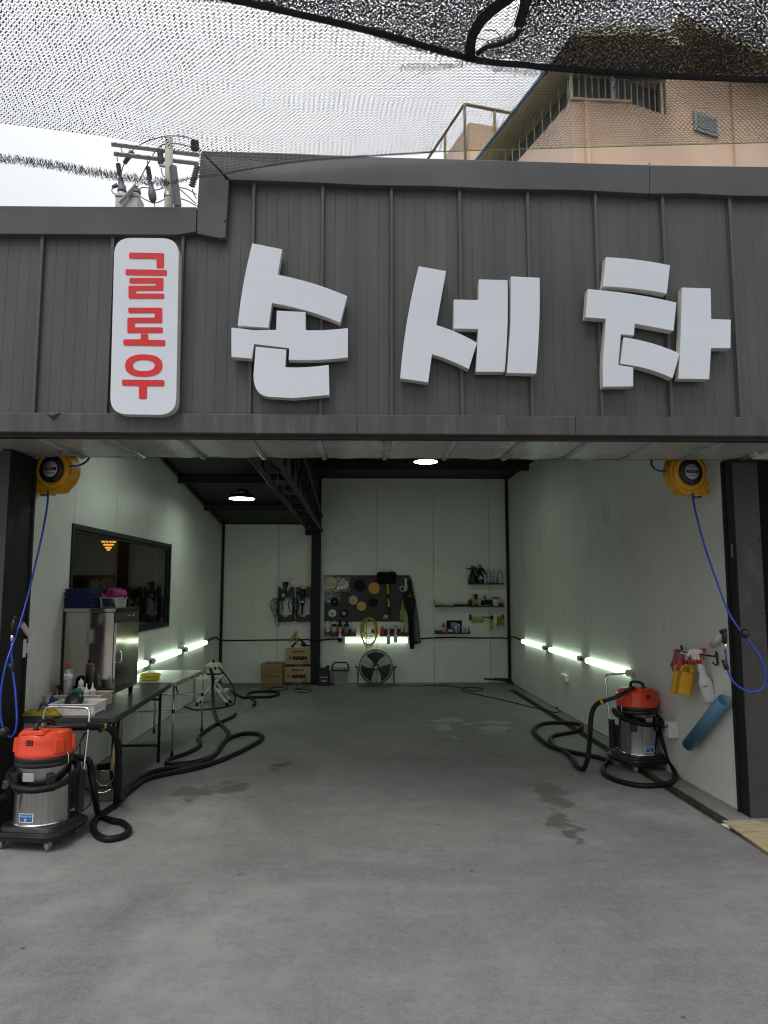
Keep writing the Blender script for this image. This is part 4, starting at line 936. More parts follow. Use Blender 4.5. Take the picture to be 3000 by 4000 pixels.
# perforated baskets
MT['basketw'] = mat('white_basket_plastic', (.72, .71, .68), .4, var=.03)
MT['basketc'] = mat('cream_basket_plastic', (.60, .56, .44), .45, var=.04)
def basket(name_label, x0, x1, y0, y1, z0, h, m, nx_, ny_, rows, lip=.012, flare=.012, group=None):
    t = thing('storage_basket', name_label, 'basket', ((x0 + x1) / 2, (y0 + y1) / 2, z0), group=group)
    MB().box(x0 + flare, x1 - flare, y0 + flare, y1 - flare, z0 + .0005, z0 + .004).build('bottom', m, t, True)
    def side(a, b_, inn, n_):
        """a,b: top corners; inn: inward vector at the bottom"""
        a, b_, inn = Vector(a), Vector(b_), Vector(inn); d = b_ - a; nrm = inn.normalized()
        def pt(u, v, o): ee = flare if True else 0; q = a + d * u; q = q + inn * (1 - v) + d.normalized() * (0); q.z = z0 + h * v; return q + nrm * o
        mb = MB()
        def cell(u0, u1, v0, v1):
            A = [pt(u0, v0, 0), pt(u1, v0, 0), pt(u1, v1, 0), pt(u0, v1, 0)]; B = [p_ + nrm * .002 for p_ in A]
            mb.add(A + B, [(0, 1, 2, 3), (7, 6, 5, 4), (0, 4, 5, 1), (1, 5, 6, 2), (2, 6, 7, 3), (3, 7, 4, 0)])
        v0, v1 = .14, .86
        cell(0, 1, 0, v0); cell(0, 1, v1, 1)
        for i in range(n_ + 1):
            u = .06 + .88 * i / n_; w_ = .88 / n_ * .24; cell(max(0, u - w_) if i else 0, min(1, u + w_) if i < n_ else 1, v0, v1)
        for j in range(1, rows):
            v = v0 + (v1 - v0) * j / rows; w_ = (v1 - v0) / rows * .24
            for i in range(n_):
                ua = .06 + .88 * i / n_ + .88 / n_ * .24; ub = .06 + .88 * (i + 1) / n_ - .88 / n_ * .24; cell(ua, ub, v - w_, v + w_)
        mb.build('perforated_side', m, t, True)
    side((x0, y0, 0), (x1, y0, 0), (0, flare, 0), nx_); side((x1, y0, 0), (x1, y1, 0), (-flare, 0, 0), ny_)
    side((x1, y1, 0), (x0, y1, 0), (0, -flare, 0), nx_); side((x0, y1, 0), (x0, y0, 0), (flare, 0, 0), ny_)
    z = z0 + h
    MB().box(x0 - lip, x1 + lip, y0 - lip, y0, z - .006, z + .002).box(x0 - lip, x1 + lip, y1, y1 + lip, z - .006, z + .002).box(x0 - lip, x0, y0, y1, z - .006, z + .002).box(x1, x1 + lip, y0, y1, z - .006, z + .002).build('rim', m, t, True, bevel=.002)
    return t
bx0, bx1 = onY(392, 2340, 6.30).x, onY(456, 2340, 6.30).x
basket('small white basket of pink towels on top of the steel cabinet', bx0, bx1, 6.30, 6.56, cz1 + .002, .082, 'basketw', 6, 8, 4, lip=.008)
def rolled(c, L_, r_, axis, m, label, grp=None, seed=1):
    rnd = random.Random(seed); ax_ = Vector(axis).normalized(); u, w = basis(ax_); mb = MB(); vs = []; n = 22; turns = 2.2
    pts = [(r_ * (.25 + .75 * k / 44), turns * 2 * math.pi * k / 44) for k in range(45)]
    for s in (-.5, -.25, 0, .25, .5):
        for rr, a in pts: vs.append(Vector(c) + ax_ * (s * L_) + (u * math.cos(a) + w * math.sin(a)) * (rr * (1 + rnd.uniform(-.04, .04))))
    k = len(pts); mb.add(vs, [(j * k + i, j * k + i + 1, (j + 1) * k + i + 1, (j + 1) * k + i) for j in range(4) for i in range(k - 1)], True)
    return solo('rolled_towel', label, 'towel', mb, m, grp, solid=.010)
pk = onY(455, 2310, 6.40); rolled((pk.x, 6.42, cz1 + .118), .17, .05, (.35, 1, 0), 'towelpink', 'rolled magenta towel, the round one in the basket on the cabinet')
def cloth(fn, m, label, name='cloth', nu=18, nv=14, cat='cloth', th=.004, group=None):
    return solo(name, label, cat, MB().grid(fn, nu, nv), m, group, solid=th)
def crumple(cx, cy, z0, w, d, h, seed, rot=0.0):
    rnd = random.Random(seed); ph = [rnd.uniform(0, 6.28) for _ in range(6)]; ca, sa = math.cos(rot), math.sin(rot)
    def f(u, v):
        e = (math.sin(math.pi * min(1, max(0, u))) * math.sin(math.pi * min(1, max(0, v)))) ** .45
        x = (u - .5) * w * (1 + .08 * math.sin(v * 9 + ph[0])); y = (v - .5) * d * (1 + .10 * math.sin(u * 11 + ph[1]))
        z = h * e * (.5 + .28 * math.sin(u * 9 + v * 5 + ph[2]) + .22 * math.sin(v * 13 - u * 7 + ph[3]) + .12 * math.sin(u * 23 + v * 19 + ph[4]))
        return Vector((cx + x * ca - y * sa, cy + x * sa + y * ca, z0 + max(.004, z)))
    return f
p = onY(415, 2320, 6.4); cloth(crumple(p.x + .02, 6.42, cz1 + .05, .15, .2, .10, 5), 'towelpink', 'crumpled magenta towel beside the rolled one in the basket on the cabinet', 'crumpled_towel', cat='towel', th=.010)
a = onY(394, 2338, 6.27); 
def hang(u, v): return Vector((a.x + .005 + .10 * u + .03 * v, 6.262 - .020 * v + .004 * math.sin(u * 8), cz1 + .082 - .078 * v + .012 * math.sin(u * 3) * v))
MT['clothdark'] = mat('dark_teal_cloth', (.012, .028, .050), .9, var=.2, vs_=40, bump=.6, bs=200)
cloth(hang, 'clothdark', 'dark blue cloth hanging in front of the small white basket', 'cloth', 8, 6)

# ---- baskets, bottles and cloths on the dark table
def z7(x, y): return (x * .3376, 2250 + y * .3376)
b1 = basket('cream perforated basket of bottles standing in front of the steel cabinet', LX + .03, onY(395, 2690, 5.80).x, 5.80, 6.06, TZ + .002, .105, 'basketc', 26, 12, 6, lip=.008)
b2 = basket('white perforated basket with a black pad, nearest on the dark table', LX + .20, LX + .20 + .33, 5.50, 5.75, TZ + .002, .085, 'basketw', 20, 12, 4, lip=.010)
MT['amberg'] = mat('brown_bottle', (.10, .022, .008), .2, coat=.5)
MT['bottlew'] = mat('white_bottle', (.66, .66, .64), .35, sss=.0)
MT['cantin'] = mat('printed_grey_can', (.30, .31, .33), .3, .4, c2=(.42, .40, .40), vs_=30)
MT['redp'] = mat('red_plastic', (.55, .025, .02), .35)
MT['pinkl'] = mat('pink_label', (.50, .25, .30), .5, c2=(.62, .55, .55), vs_=60)
MT['greens'] = mat('green_scouring_sponge', (.03, .19, .11), .95, var=.25, vs_=60, bump=.8, bs=150)
MT['milky'] = mat('milky_squeeze_bottle', (.62, .58, .46), .4)
def bottle(loc, prof, m, label, name='bottle', cat='bottle', group=None, cap=None, capm=None, band=None, bandm=None, n=20, extra=None, sy=1.0):
    """lathed bottle: body profile, cap profile, printed band (z0, z1, r)"""
    t = thing(name, label, cat, loc, group=group)
    MB().lathe(prof, n, sy=sy).build('body', m, t)
    if cap: MB().lathe(cap, 14).build('cap', capm, t)
    if band: MB().lathe([(band[2], band[0]), (band[2], band[1])], n, sy=sy).build('printed_label', bandm, t)
    if extra: extra(t)
    return t
by = 5.90; bz0 = TZ + .008
def bp(px): return onY(px, 2650, by).x
def canx(t):
    MB().lathe([(.0345, .215), (.0345, .26)], 20).build('white_band', 'stickerw', t)
    MB().text('WURTH', (.004, -.036, .232), X, Zv, .010).build('lettering', 'ink', t); MB().box(-.028, -.020, -.0362, -.0355, .231, .243).build('emblem', 'redp', t)
    MB().tube([(0, 0, .325), (-.028, -.004, .332)], .003, 6).build('nozzle', 'redp', t)
bottle((bp(267), by, bz0), [(.032, 0), (.034, .005), (.034, .27), (.030, .285), (.018, .295), (.016, .30)], 'cantin', 'tall grey aerosol can with red nozzle in the cream basket', 'aerosol_can', 'spray can', cap=[(.017, .30), (.017, .318), (.010, .33), (.008, .345)], capm='redp', extra=canx)
bottle((bp(222), by + .02, bz0), [(.03, 0), (.031, .005), (.031, .09), (.014, .125), (.013, .15)], 'amberg', 'brown glass bottle at the left end of the cream basket', cap=[(.0145, .145), (.0145, .168)], capm='amberg')
bottle((bp(308), by + .05, bz0), [(.034, 0), (.036, .005), (.036, .13), (.018, .155)], 'bottlew', 'white bottle with pink label in the cream basket', cap=[(.022, .15), (.022, .19), (.006, .205), (.004, .215)], capm='whitep', band=(.03, .12, .0365), bandm='pinkl')
for k, (px, dy) in enumerate(((345, -.03), (358, .03))):
    bottle((bp(px), by + dy, bz0), [(.026, 0), (.027, .004), (.027, .105), (.025, .11)], 'milky', ('front' if k == 0 else 'rear') + ' milky squeeze bottle with pointed nozzle in the cream basket', 'squeeze_bottle', 'bottle', 'squeeze bottles in the cream basket', cap=[(.028, .105), (.028, .125), (.010, .14), (.006, .16), (.003, .185)], capm='whitep')
for k, (px, rz_) in enumerate(((305, .2), (328, -.15))):
    p_ = bp(px); M_ = Matrix.Translation((p_, by - .05, bz0 + .02)) @ Matrix.Rotation(rz_ * 1.6, 4, 'Y') @ Matrix.Rotation(.15, 4, 'X')
    solo('scouring_sponge', ('left' if k == 0 else 'right') + ' green scouring sponge standing in the cream basket', 'sponge', MB().rbox(-.035, .035, -.014, .014, .0, .13, .006, 2, M_), 'greens', 'green sponges in the cream basket', bevel=.004)
M_ = Matrix.Translation((bp(245), by + .06, bz0)) 
br = thing('detail_brush', 'round black brush standing behind the aerosol can', 'brush', (bp(247), by + .07, bz0))
MB().lathe([(.020, 0), (.025, .06), (.028, .09), (.045, .12), (.048, .15), (.035, .185), (.012, .20)], 16).build('brush_head', 'blackp', br); MB().lathe([(.021, .055), (.0275, .075)], 16).build('ferrule', 'galv', br)
# the round black pad in the white basket
solo('black_pad', 'half round black applicator pad leaning in the white basket', 'pad', MB().lathe([(.02, 0), (.062, .004), (.072, .02), (.066, .036), (.02, .045)], 24, (onY(289, 2715, 5.66).x, 5.68, TZ + .075), (.05, -.75, .65)), 'blackp')
MT['clothblue'] = mat('blue_microfibre', (.018, .045, .16), .95, var=.3, vs_=50, bump=.8, bs=220)
MT['clothyel'] = mat('mustard_microfibre', (.27, .22, .018), .95, var=.45, vs_=14, bump=.9, bs=200)
cloth(crumple(LX + .13, 5.68, TZ + .003, .17, .24, .12, 11, .35), 'clothblue', 'crumpled blue cloth lying behind the white basket')
cloth(crumple(LX + .155, 5.515, TZ + .003, .28, .13, .085, 23, -.08), 'clothyel', 'crumpled mustard yellow cloth on the near left corner of the dark table', nu=26, nv=18)

# ---- under the table: steel pail with brush
pp = onZ(418, 3118); pl = thing('steel_pail', 'stainless pail with a brush in it under the dark table', 'bucket', (pp.x, pp.y, 0))
MB().lathe([(.095, .002), (.105, .008), (.118, .24), (.122, .245), (.122, .250), (.116, .249), (.104, .012), (.0, .010)], 30).build('pail', 'mirror', pl)
MB().tube([(math.cos(R(a)) * .122, -.03 - .10 * math.sin(R(a)), .21 - .13 * math.sin(R(a))) for a in range(0, 181, 12)], .004, 6).build('bail_handle', 'chrome', pl)
MT['wood'] = mat('pale_wood', (.50, .38, .22), .6, var=.15, vs_=8, stretch=(6, 6, .6))
bs_ = thing('paint_brush', 'flat wooden handled brush standing in the steel pail', 'brush', (pp.x + .03, pp.y, .10))
MB().tube([(0, 0, .10), (.012, -.01, .22), (.020, -.015, .36)], [.020, .016, .010], 10).build('handle', 'wood', bs_); MB().box(-.03, .03, -.012, .012, 0, .1).build('bristles', 'wood', bs_)

# ---- steam machine on a white step stool
MT['ivory'] = mat('ivory_enamel', (.64, .60, .52), .4, var=.06)
MT['white3'] = mat('white_powder_coat', (.70, .71, .69), .4, var=.05)
f1, f2 = onZ(893, 2753), onZ(761, 2762); sy_ = (f1.y + f2.y) / 2; 
sc_ = onY(838, 2634, sy_ + .12); sz = sc_.z
st = thing('step_stool', 'white folding step stool holding the ivory pump box', 'stool', (sc_.x, sy_ + .12, 0))
MB().rbox(-.14, .14, -.11, .11, sz - .03, sz, .02).build('top_step', 'white3', st, bevel=.004)
x1_, x0_ = f1.x - sc_.x, f2.x - sc_.x
for y in (-.12, .14):
    for (xa_, za_, xb_, zb_) in ((-.09, sz - .03, x1_, .03), (.09, sz - .03, x0_, .03)):
        lg = MB().tube([(xa_, y * .8, za_), (xb_, y, zb_)], .016, 4, smooth=False).build('stool_leg', 'white3', st)
        MB().tube([(xb_ - (xb_ - xa_) * .05, y, .05), (xb_, y, .0)], .02, 6).build('rubber_foot', 'rubber', lg)
MB().box(-.05, x1_ - .02, -.11, .13, .19, .215).build('lower_step', 'white3', st)
MB().add([(x1_ * .55, -.142, .19), (x1_ * .55 + .03, -.142, .165), (x1_ * .55 + .055, -.142, .21), (x1_ * .55 + .025, -.142, .235)], [(0, 1, 2, 3)]).build('warning_sticker', 'yellow', st)
MB().tube([(.03, -.13, sz - .03), (x1_ * .8, -.10, .20)], .006, 6).build('stay_bar', 'chrome', st)
pu = thing('pump_unit', 'ivory pump box with black knob standing on the white step stool', 'machine', (sc_.x, sy_ + .12, sz + .002))
MB().prism(roundpoly([(-.095, .02), (.10, .02), (.10, .10), (.075, .155), (-.075, .165), (-.115, .135), (-.095, .11)], .008, 2), (0, -.09, 0), X, Zv, (0, .18, 0)).build('case', 'ivory', pu, bevel=.003)
MB().box(-.10, .105, -.095, .095, .001, .02).build('base', 'blackp', pu)
MB().lathe([(.018, 0), (.020, .03), (.020, .05), (.014, .055)], 12, (-.02, 0, .158)).build('knob', 'blackp', pu)
MB().box(.012, .042, -.0945, -.0905, .075, .115).build('switch', 'ink', pu); MB().lathe([(.014, 0), (.012, .03)], 10, (.075, -.09, .105), (.3, -1, 0)).build('hose_port', 'blackp', pu)
MB().tube([(-.11, -.06, .14), (-.075, -.10, .12), (-.06, -.11, .10)], .008, 8).build('brass_valve', 'gold', pu)
for x, z in ((-.035, .12), (.03, .14), (.03, .06), (-.06, .07)): MB().lathe([(.004, 0), (.004, .003)], 6, (x, -.09, z), (0, -1, 0)).build('screw', 'ink', pu)
pb_ = Vector(pu.location)
def rel(P_): return [p - pb_ for p in P_]
HB = [pb_ + Vector((-.04, -.12, .10)), onY(*z68(438, 410), sy_ - .02), onY(*z68(438, 560), sy_ - .05), onY(*z68(445, 720), sy_ - .3)] + [fl(z68(*q)) for q in ((475, 880), (520, 945), (575, 1000), (620, 1062), (590, 1125), (530, 1195), (490, 1270), (390, 1338), (200, 1392), (0, 1408))] + [fl(z6(*q)) for q in ((1250, 1148), (1110, 1140), (1082, 1118), (1120, 1095), (1210, 1065), (1290, 1022), (1298, 995), (1287, 962), (1340, 915), (1420, 868), (1490, 838), (1528, 812))]
hose(MB(), rel(HB), .021, .035).build('suction_hose', 'rubber', pu)
HC = [pb_ + Vector((.08, -.11, .11)), onY(*z68(600, 420), sy_), onY(*z68(670, 530), sy_ - .02), onY(*z68(695, 640), sy_ - .08)] + [fl(z68(*q), .012) for q in ((680, 720), (620, 752), (480, 775), (300, 795), (180, 780), (100, 735), (55, 650))] + [onY(*z68(30, 560), 8.9), onY(*z68(15, 515), 8.9)]
MB().tube(spline(rel(HC), .04), .010, 8).build('pressure_hose', 'rubber', pu)
gun_pts = [onY(*z68(600, 540), sy_ + .02), onY(*z68(640, 575), sy_)]
sg = thing('spray_wand', 'black spray wand with coiled hose on the floor right of the step stool', 'spray wand', fl(z68(850, 650), 0))
sgl = Vector(sg.location)
q_ = [fl(z68(*q), .02) for q in ((660, 585), (720, 625), (790, 655), (880, 650), (1000, 650), (1120, 640), (1190, 610), (1150, 590), (1020, 585), (900, 592), (840, 615), (850, 645), (905, 680), (922, 710), (905, 745))]
hose(MB(), [p - sgl for p in q_], .019, .03).build('hose', 'rubber', sg)
MB().tube([onY(*z68(455, 400), sy_ - .03) - sgl, fl(z68(655, 590), .03) - sgl], .004, 6).build('lance', 'chrome', sg)
# thin lance on the floor
solo('lance_rod', 'thin steel rod lying on the floor beside the hose end', 'rod', MB().tube([fl(z68(705, 845), .02), fl(z68(900, 765), .012)], .005, 6), 'galv')
# pale jerrycan behind
MT['translu'] = mat('pale_translucent_jerrycan', (.50, .54, .48), .35, var=.05)
jp = onZ(793, 2738); solo('water_can', 'pale translucent water can on the floor behind the step stool', 'water can', MB().rbox(jp.x - .13, jp.x + .13, jp.y - .02, jp.y + .16, 0.001, .33, .03, 4).rbox(jp.x - .09, jp.x + .09, jp.y + .0, jp.y + .14, .33, .37, .03, 4, top=.7), 'translu', bevel=.008)

# ================================================================== BACK WALL
PXM = YB / FPX              # metres per photo pixel on the back wall
def a5(x, y): return (1250 + x * .2486, 2150 + y * .2486)
def b5(x, y): return (1650 + x * .2411, 2150 + y * .2411)
def c5(x, y): return (1000 + x * .2261, 2200 + y * .2261)
def bw_(z, x, y, d=0.0): return onY(*z(x, y), YB - d)
def rect(z, x0, y0, x1, y1, d): a = bw_(z, x0, y0, d); e = bw_(z, x1, y1, d); return a.x, e.x, e.z, a.z      # x0, x1, z0, z1
# ---- pegboard
MT['peg'] = mat('charcoal_pegboard', (.045, .045, .048), .55, var=.08, vs_=4)
x0, x1, z0, z1 = rect(a5, 72, 390, 1418, 1118, .02)
pg = thing('pegboard', 'charcoal pegboard on the back wall with polishing pads hung on it', 'pegboard', ((x0 + x1) / 2, YB - .02, z0))
MB().box(x0, x1, YB - .022, YB - .012, z0, z1).build('board', 'peg', pg, True, bevel=.002)
MB().box(x0, x1, YB - .0115, YB - .001, z0 + .02, z0 + .05).box(x0, x1, YB - .0115, YB - .001, z1 - .05, z1 - .02).build('batten', 'frame', pg, True)
mb = MB(); nX, nZ = 52, 30
for i in range(nX):
    for j in range(nZ):
        px, pz_ = x0 + (x1 - x0) * (i + .5) / nX, z0 + (z1 - z0) * (j + .5) / nZ
        mb.add([(px - .004, YB - .0228, pz_ - .004), (px + .004, YB - .0228, pz_ - .004), (px + .004, YB - .0228, pz_ + .004), (px - .004, YB - .0228, pz_ + .004)], [(0, 1, 2, 3)])
mb.build('peg_holes', 'ink', pg, True)['kind'] = 'stuff'
for q in ((1155, 733), (1155, 875), (1245, 875)): p = bw_(a5, *q, .03); MB().tube([(p.x, YB - .022, p.z + .015), (p.x, YB - .05, p.z), (p.x, YB - .05, p.z + .02)], .004, 6).build('hook', 'blackp', pg, True)
MT['padw'] = mat('cream_wool_pad', (.64, .60, .49), .95, var=.1, vs_=25, bump=.5, bs=120)
MT['pado'] = mat('orange_foam_pad', (.66, .36, .10), .95, var=.06, vs_=40, bump=.3, bs=150)
MT['padp'] = mat('pink_beige_foam_pad', (.64, .42, .27), .95, var=.07, vs_=30)
MT['pady'] = mat('yellow_foam_pad', (.70, .52, .10), .95, c2=(.68, .32, .18), vs_=9)
MT['padm'] = mat('maroon_foam_pad', (.018, .007, .009), .95, var=.2)
MT['padk'] = mat('black_foam_pad', (.010, .010, .011), .9, var=.2)
MT['padn'] = mat('navy_wrapped_pad', (.018, .014, .075), .6, var=.2)
MT['padyl'] = mat('pale_yellow_wool', (.70, .52, .23), .95, var=.12, vs_=20)
def film(name):
    m = bpy.data.materials.new(name); m.use_nodes = True; n, l = m.node_tree.nodes, m.node_tree.links; n.remove(n['Principled BSDF'])
    t = n.new('ShaderNodeBsdfTransparent'); t.inputs[0].default_value = (.93, .95, .93, 1); g = n.new('ShaderNodeBsdfGlossy'); g.inputs['Roughness'].default_value = .12
    nz = n.new('ShaderNodeTexNoise'); nz.inputs['Scale'].default_value = 30; tc = n.new('ShaderNodeTexCoord'); l.new(tc.outputs['Object'], nz.inputs['Vector'])
    bp = n.new('ShaderNodeBump'); bp.inputs['Strength'].default_value = 1; bp.inputs['Distance'].default_value = .03; l.new(nz.outputs[0], bp.inputs['Height']); l.new(bp.outputs[0], g.inputs['Normal'])
    f = n.new('ShaderNodeMixShader'); f.inputs[0].default_value = .22; l.new(t.outputs[0], f.inputs[1]); l.new(g.outputs[0], f.inputs[2]); l.new(f.outputs[0], n['Material Output'].inputs[0]); return m
MT['film'] = film('crinkled_clear_film')
def pad(x, y, rpx, m, label, hole=True, bag=None, holem='ink', dep=.028):
    p = bw_(a5, x, y, .023); r_ = rpx * .2486 * PXM
    t = thing('polishing_pad', label, 'polishing pad', (p.x, YB - .024, p.z), group='polishing pads on the pegboard')
    MB().lathe([(r_ * .94, 0), (r_, .006), (r_, dep - .007), (r_ * .93, dep), (0, dep)], 30, (0, 0, 0), (0, -1, 0)).build('pad', m, t)
    if hole: MB().lathe([(r_ * .11, dep + .0005), (0, dep + .001)], 12, (0, 0, 0), (0, -1, 0)).build('centre_hole', holem, t)
    if bag:
        rnd = random.Random(bag)
        def f(u, v): return Vector(((u - .5) * r_ * 2.7 + rnd.uniform(-.012, .012), -dep - .006 - rnd.uniform(0, .012) - .0 * u, (v - .5) * r_ * 2.7 + rnd.uniform(-.012, .012)))
        MB().grid(f, 9, 9).build('clear_bag', 'film', t)
pad(173, 515, 98, 'padyl', 'pale yellow wool pad in a clear bag, top left corner of the pegboard', bag=3)
pad(362, 537, 80, 'padw', 'cream pad in a clear bag beside the pale yellow one', bag=4)
pad(190, 690, 95, 'padn', 'navy pad in a crinkled clear bag at the left edge of the pegboard', hole=False, bag=5)
pad(232, 806, 66, 'padk', 'small black pad with white centre overlapping the navy one', holem='stickerw', dep=.045)
pad(622, 552, 92, 'padm', 'large dark maroon pad in the top row of the pegboard', hole=False)
pad(850, 594, 91, 'pado', 'large plain orange pad on the pegboard', hole=False)
pad(524, 782, 71, 'padp', 'pinkish beige pad with a dark centre hole')
pad(651, 876, 72, 'pady', 'yellow pad with reddish centre, below the pinkish one')
pad(833, 818, 73, 'padm', 'smaller dark maroon pad below the orange one', hole=False)
def plate(x, y, rpx, m, mc, label):
    p = bw_(a5, x, y, .023); r_ = rpx * .2486 * PXM
    t = thing('backing_plate', label, 'backing plate', (p.x, YB - .024, p.z), group='backing plates on the pegboard')
    MB().lathe([(r_, 0), (r_, .012), (r_ * .9, .018), (0, .018)], 26, (0, 0, 0), (0, -1, 0)).build('disc', m, t)
    MB().lathe([(r_ * .5, .0185), (0, .020)], 20, (0, 0, 0), (0, -1, 0)).build('hub', mc, t)
    for k in range(6):
        a = k * math.pi * 2 / 5; rr = 0 if k == 5 else r_ * .3; MB().lathe([(r_ * .1, .0205), (0, .0207)], 8, (math.cos(a) * rr, 0, math.sin(a) * rr), (0, -1, 0)).build('bolt_hole', 'ink', t)
plate(194, 988, 61, 'whitep', 'whitep', 'white backing plate at the bottom left of the pegboard')
plate(377, 990, 62, 'padk', 'whitep', 'black backing plate with a white hub')
# ---- mop
MT['mopfib'] = mat('black_fluffy_fibre', (.006, .006, .007), 1.0)
mp_ = bw_(a5, 1050, 430, .08); mo = thing('wash_mop', 'black fluffy mop with yellow handle hung on the pegboard', 'mop', (mp_.x, YB - .08, bw_(a5, 1090, 1010, .08).z))
x0, x1, z0, z1 = rect(a5, 905, 340, 1195, 518, .09); rnd = random.Random(2); mb = MB()
mb.ball(((x0 + x1) / 2, YB - .08, (z0 + z1) / 2), 1, 18, 10, ((x1 - x0) / 2, .05, (z1 - z0) / 2), .03)
V, F = [], []
for k in range(700):
    a, b_ = rnd.uniform(0, 6.28), rnd.uniform(0, 3.14); sq = lambda c_: math.copysign(abs(c_) ** .5, c_)
    p = Vector(((x0 + x1) / 2 + sq(math.cos(a)) * math.sin(b_) ** .5 * (x1 - x0) * .47, YB - .08 - .05 * math.cos(b_), (z0 + z1) / 2 + sq(math.sin(a)) * math.sin(b_) ** .5 * (z1 - z0) * .47))
    d = (p - Vector(((x0 + x1) / 2, YB - .07, (z0 + z1) / 2))).normalized() * .028 + Vector((rnd.uniform(-.01, .01), 0, rnd.uniform(-.01, .01))); rib_w = .009
    s_ = d.cross(Vector((0, 1, .1))).normalized() * rib_w / 2; o = len(V); V += [p - s_, p + s_, p + d + s_ * .6, p + d - s_ * .6]; F.append((o, o + 1, o + 2, o + 3))
mb.build('mop_head', 'mopfib', mo, True); MB().add(V, F).build('mop_fibres', 'mopfib', mo, True)['kind'] = 'stuff'
MB().tube([bw_(a5, 1062, 530, .06), bw_(a5, 1072, 690, .06)], .022, 10).build('handle', 'yellow', mo, True); MB().tube([bw_(a5, 1072, 690, .06), bw_(a5, 1076, 755, .06)], .024, 10).build('handle_lock', 'blackp', mo, True)
MB().tube([bw_(a5, 1076, 755, .06), bw_(a5, 1084, 885, .06)], .022, 10).build('handle', 'yellow', mo, True); MB().tube([bw_(a5, 1084, 885, .06), bw_(a5, 1092, 1010, .06)], .024, 10).build('handle_grip', 'blackp', mo, True)
# ---- tape measure, masking tape, ruler
p = bw_(a5, 1028, 1042, .05); tm = thing('tape_measure', 'yellow tape measure hanging beside the mop handle', 'tape measure', p)
MB().lathe([(.036, 0), (.04, .006), (.04, .026), (.036, .032)], 20, (0, .016, 0), (0, -1, 0)).box(-.045, 0, -.016, .016, -.038, -.005).build('case', 'sponge', tm)
MB().lathe([(.022, 0), (0, .002)], 16, (0, -.017, 0), (0, -1, 0)).build('badge', 'stickerw', tm); MB().tube([(.0, 0, .04), (0, .01, .17)], .005, 6).build('lanyard', 'ink', tm)
p = bw_(a5, 1294, 603, .04); solo('masking_tape', 'roll of pale masking tape hung at the right of the pegboard', 'tape', MB().tube([(p.x + math.cos(R(a)) * .043, YB - .04, p.z + math.sin(R(a)) * .043) for a in range(0, 360, 15)], .010, 6, closed=True), 'milky')
x0, x1, z0, z1 = rect(a5, 1333, 438, 1362, 640, .03); M_ = None
sr = solo('ruler_strip', 'white strip hung upright next to the masking tape', 'ruler', MB().box(x0, x1, YB - .032, YB - .027, z0, z1), 'whitep')
# ---- green towel and apron
MT['lime'] = mat('lime_microfibre', (.30, .46, .10), .95, var=.15, vs_=40, bump=.5, bs=180)
def drape(z, L_, Rr, d0, fold, nu=14, nv=22, amp=.02, ph=0.0):
    """hanging cloth between two outlines given top to bottom"""
    la = spline([bw_(z, *q, d0) for q in L_], .02); rb = spline([bw_(z, *q, d0) for q in Rr], .02)
    def g(u, v):
        a = la[min(len(la) - 1, int(v * (len(la) - 1)))]; e = rb[min(len(rb) - 1, int(v * (len(rb) - 1)))]
        q = a + (e - a) * u; q.y -= amp * (1 + math.sin(u * fold + ph + v * 1.5)) * (.25 + .75 * v); return q
    return MB().grid(g, nu, nv)
solo('hanging_towel', 'lime green towel hanging behind the dark apron', 'towel', drape(a5, ((1395, 420), (1385, 520), (1320, 700), (1280, 880), (1250, 1010), (1255, 1080), (1290, 1115)), ((1425, 420), (1440, 560), (1440, 700), (1420, 850), (1410, 1000), (1400, 1080), (1370, 1090)), .035, 9), 'lime', solid=.004)
MT['apron'] = mat('black_apron_cloth', (.012, .012, .014), .8, var=.2); MT['aprong'] = mat('grey_apron_panel', (.13, .14, .16), .85, var=.15)
ap = thing('apron', 'black and grey waterproof apron hanging at the right end of the pegboard', 'apron', bw_(a5, 1450, 1550, .1))
drape(a5, ((1395, 500), (1380, 620), (1310, 700), (1320, 850), (1370, 1000), (1395, 1200), (1400, 1400), (1415, 1545)), ((1430, 430), (1450, 640), (1480, 750), (1500, 830), (1480, 950), (1475, 1200), (1475, 1400), (1475, 1545)), .075, 12, amp=.03).build('black_side', 'apron', ap, True, solid=.004)
drape(a5, ((1505, 830), (1485, 900), (1468, 1050), (1468, 1200), (1468, 1350), (1475, 1440)), ((1508, 830), (1530, 950), (1550, 1100), (1565, 1250), (1578, 1380), (1585, 1440)), .07, 8, amp=.03, ph=2).build('grey_side', 'aprong', ap, True, solid=.004)
MB().tube(spline([bw_(a5, 1405, 430, .04), bw_(a5, 1440, 480, .06), bw_(a5, 1470, 650, .08), bw_(a5, 1505, 825, .08)], .03), .007, 6).tube(spline([bw_(a5, 1405, 430, .04), bw_(a5, 1390, 520, .06), bw_(a5, 1400, 640, .08)], .03), .007, 6).build('neck_strap', 'apron', ap, True)
MT['leather'] = mat('brown_leather_patch', (.20, .09, .035), .6); x0, x1, z0, z1 = rect(a5, 1390, 695, 1432, 735, .145); MB().box(x0, x1, YB - .152, YB - .147, z0, z1).build('leather_patch', 'leather', ap, True)
drape(a5, ((1475, 1440), (1480, 1475)), ((1588, 1435), (1585, 1450)), .07, 8, nv=3, amp=.03, ph=2).build('hem', 'apron', ap, True, solid=.004)
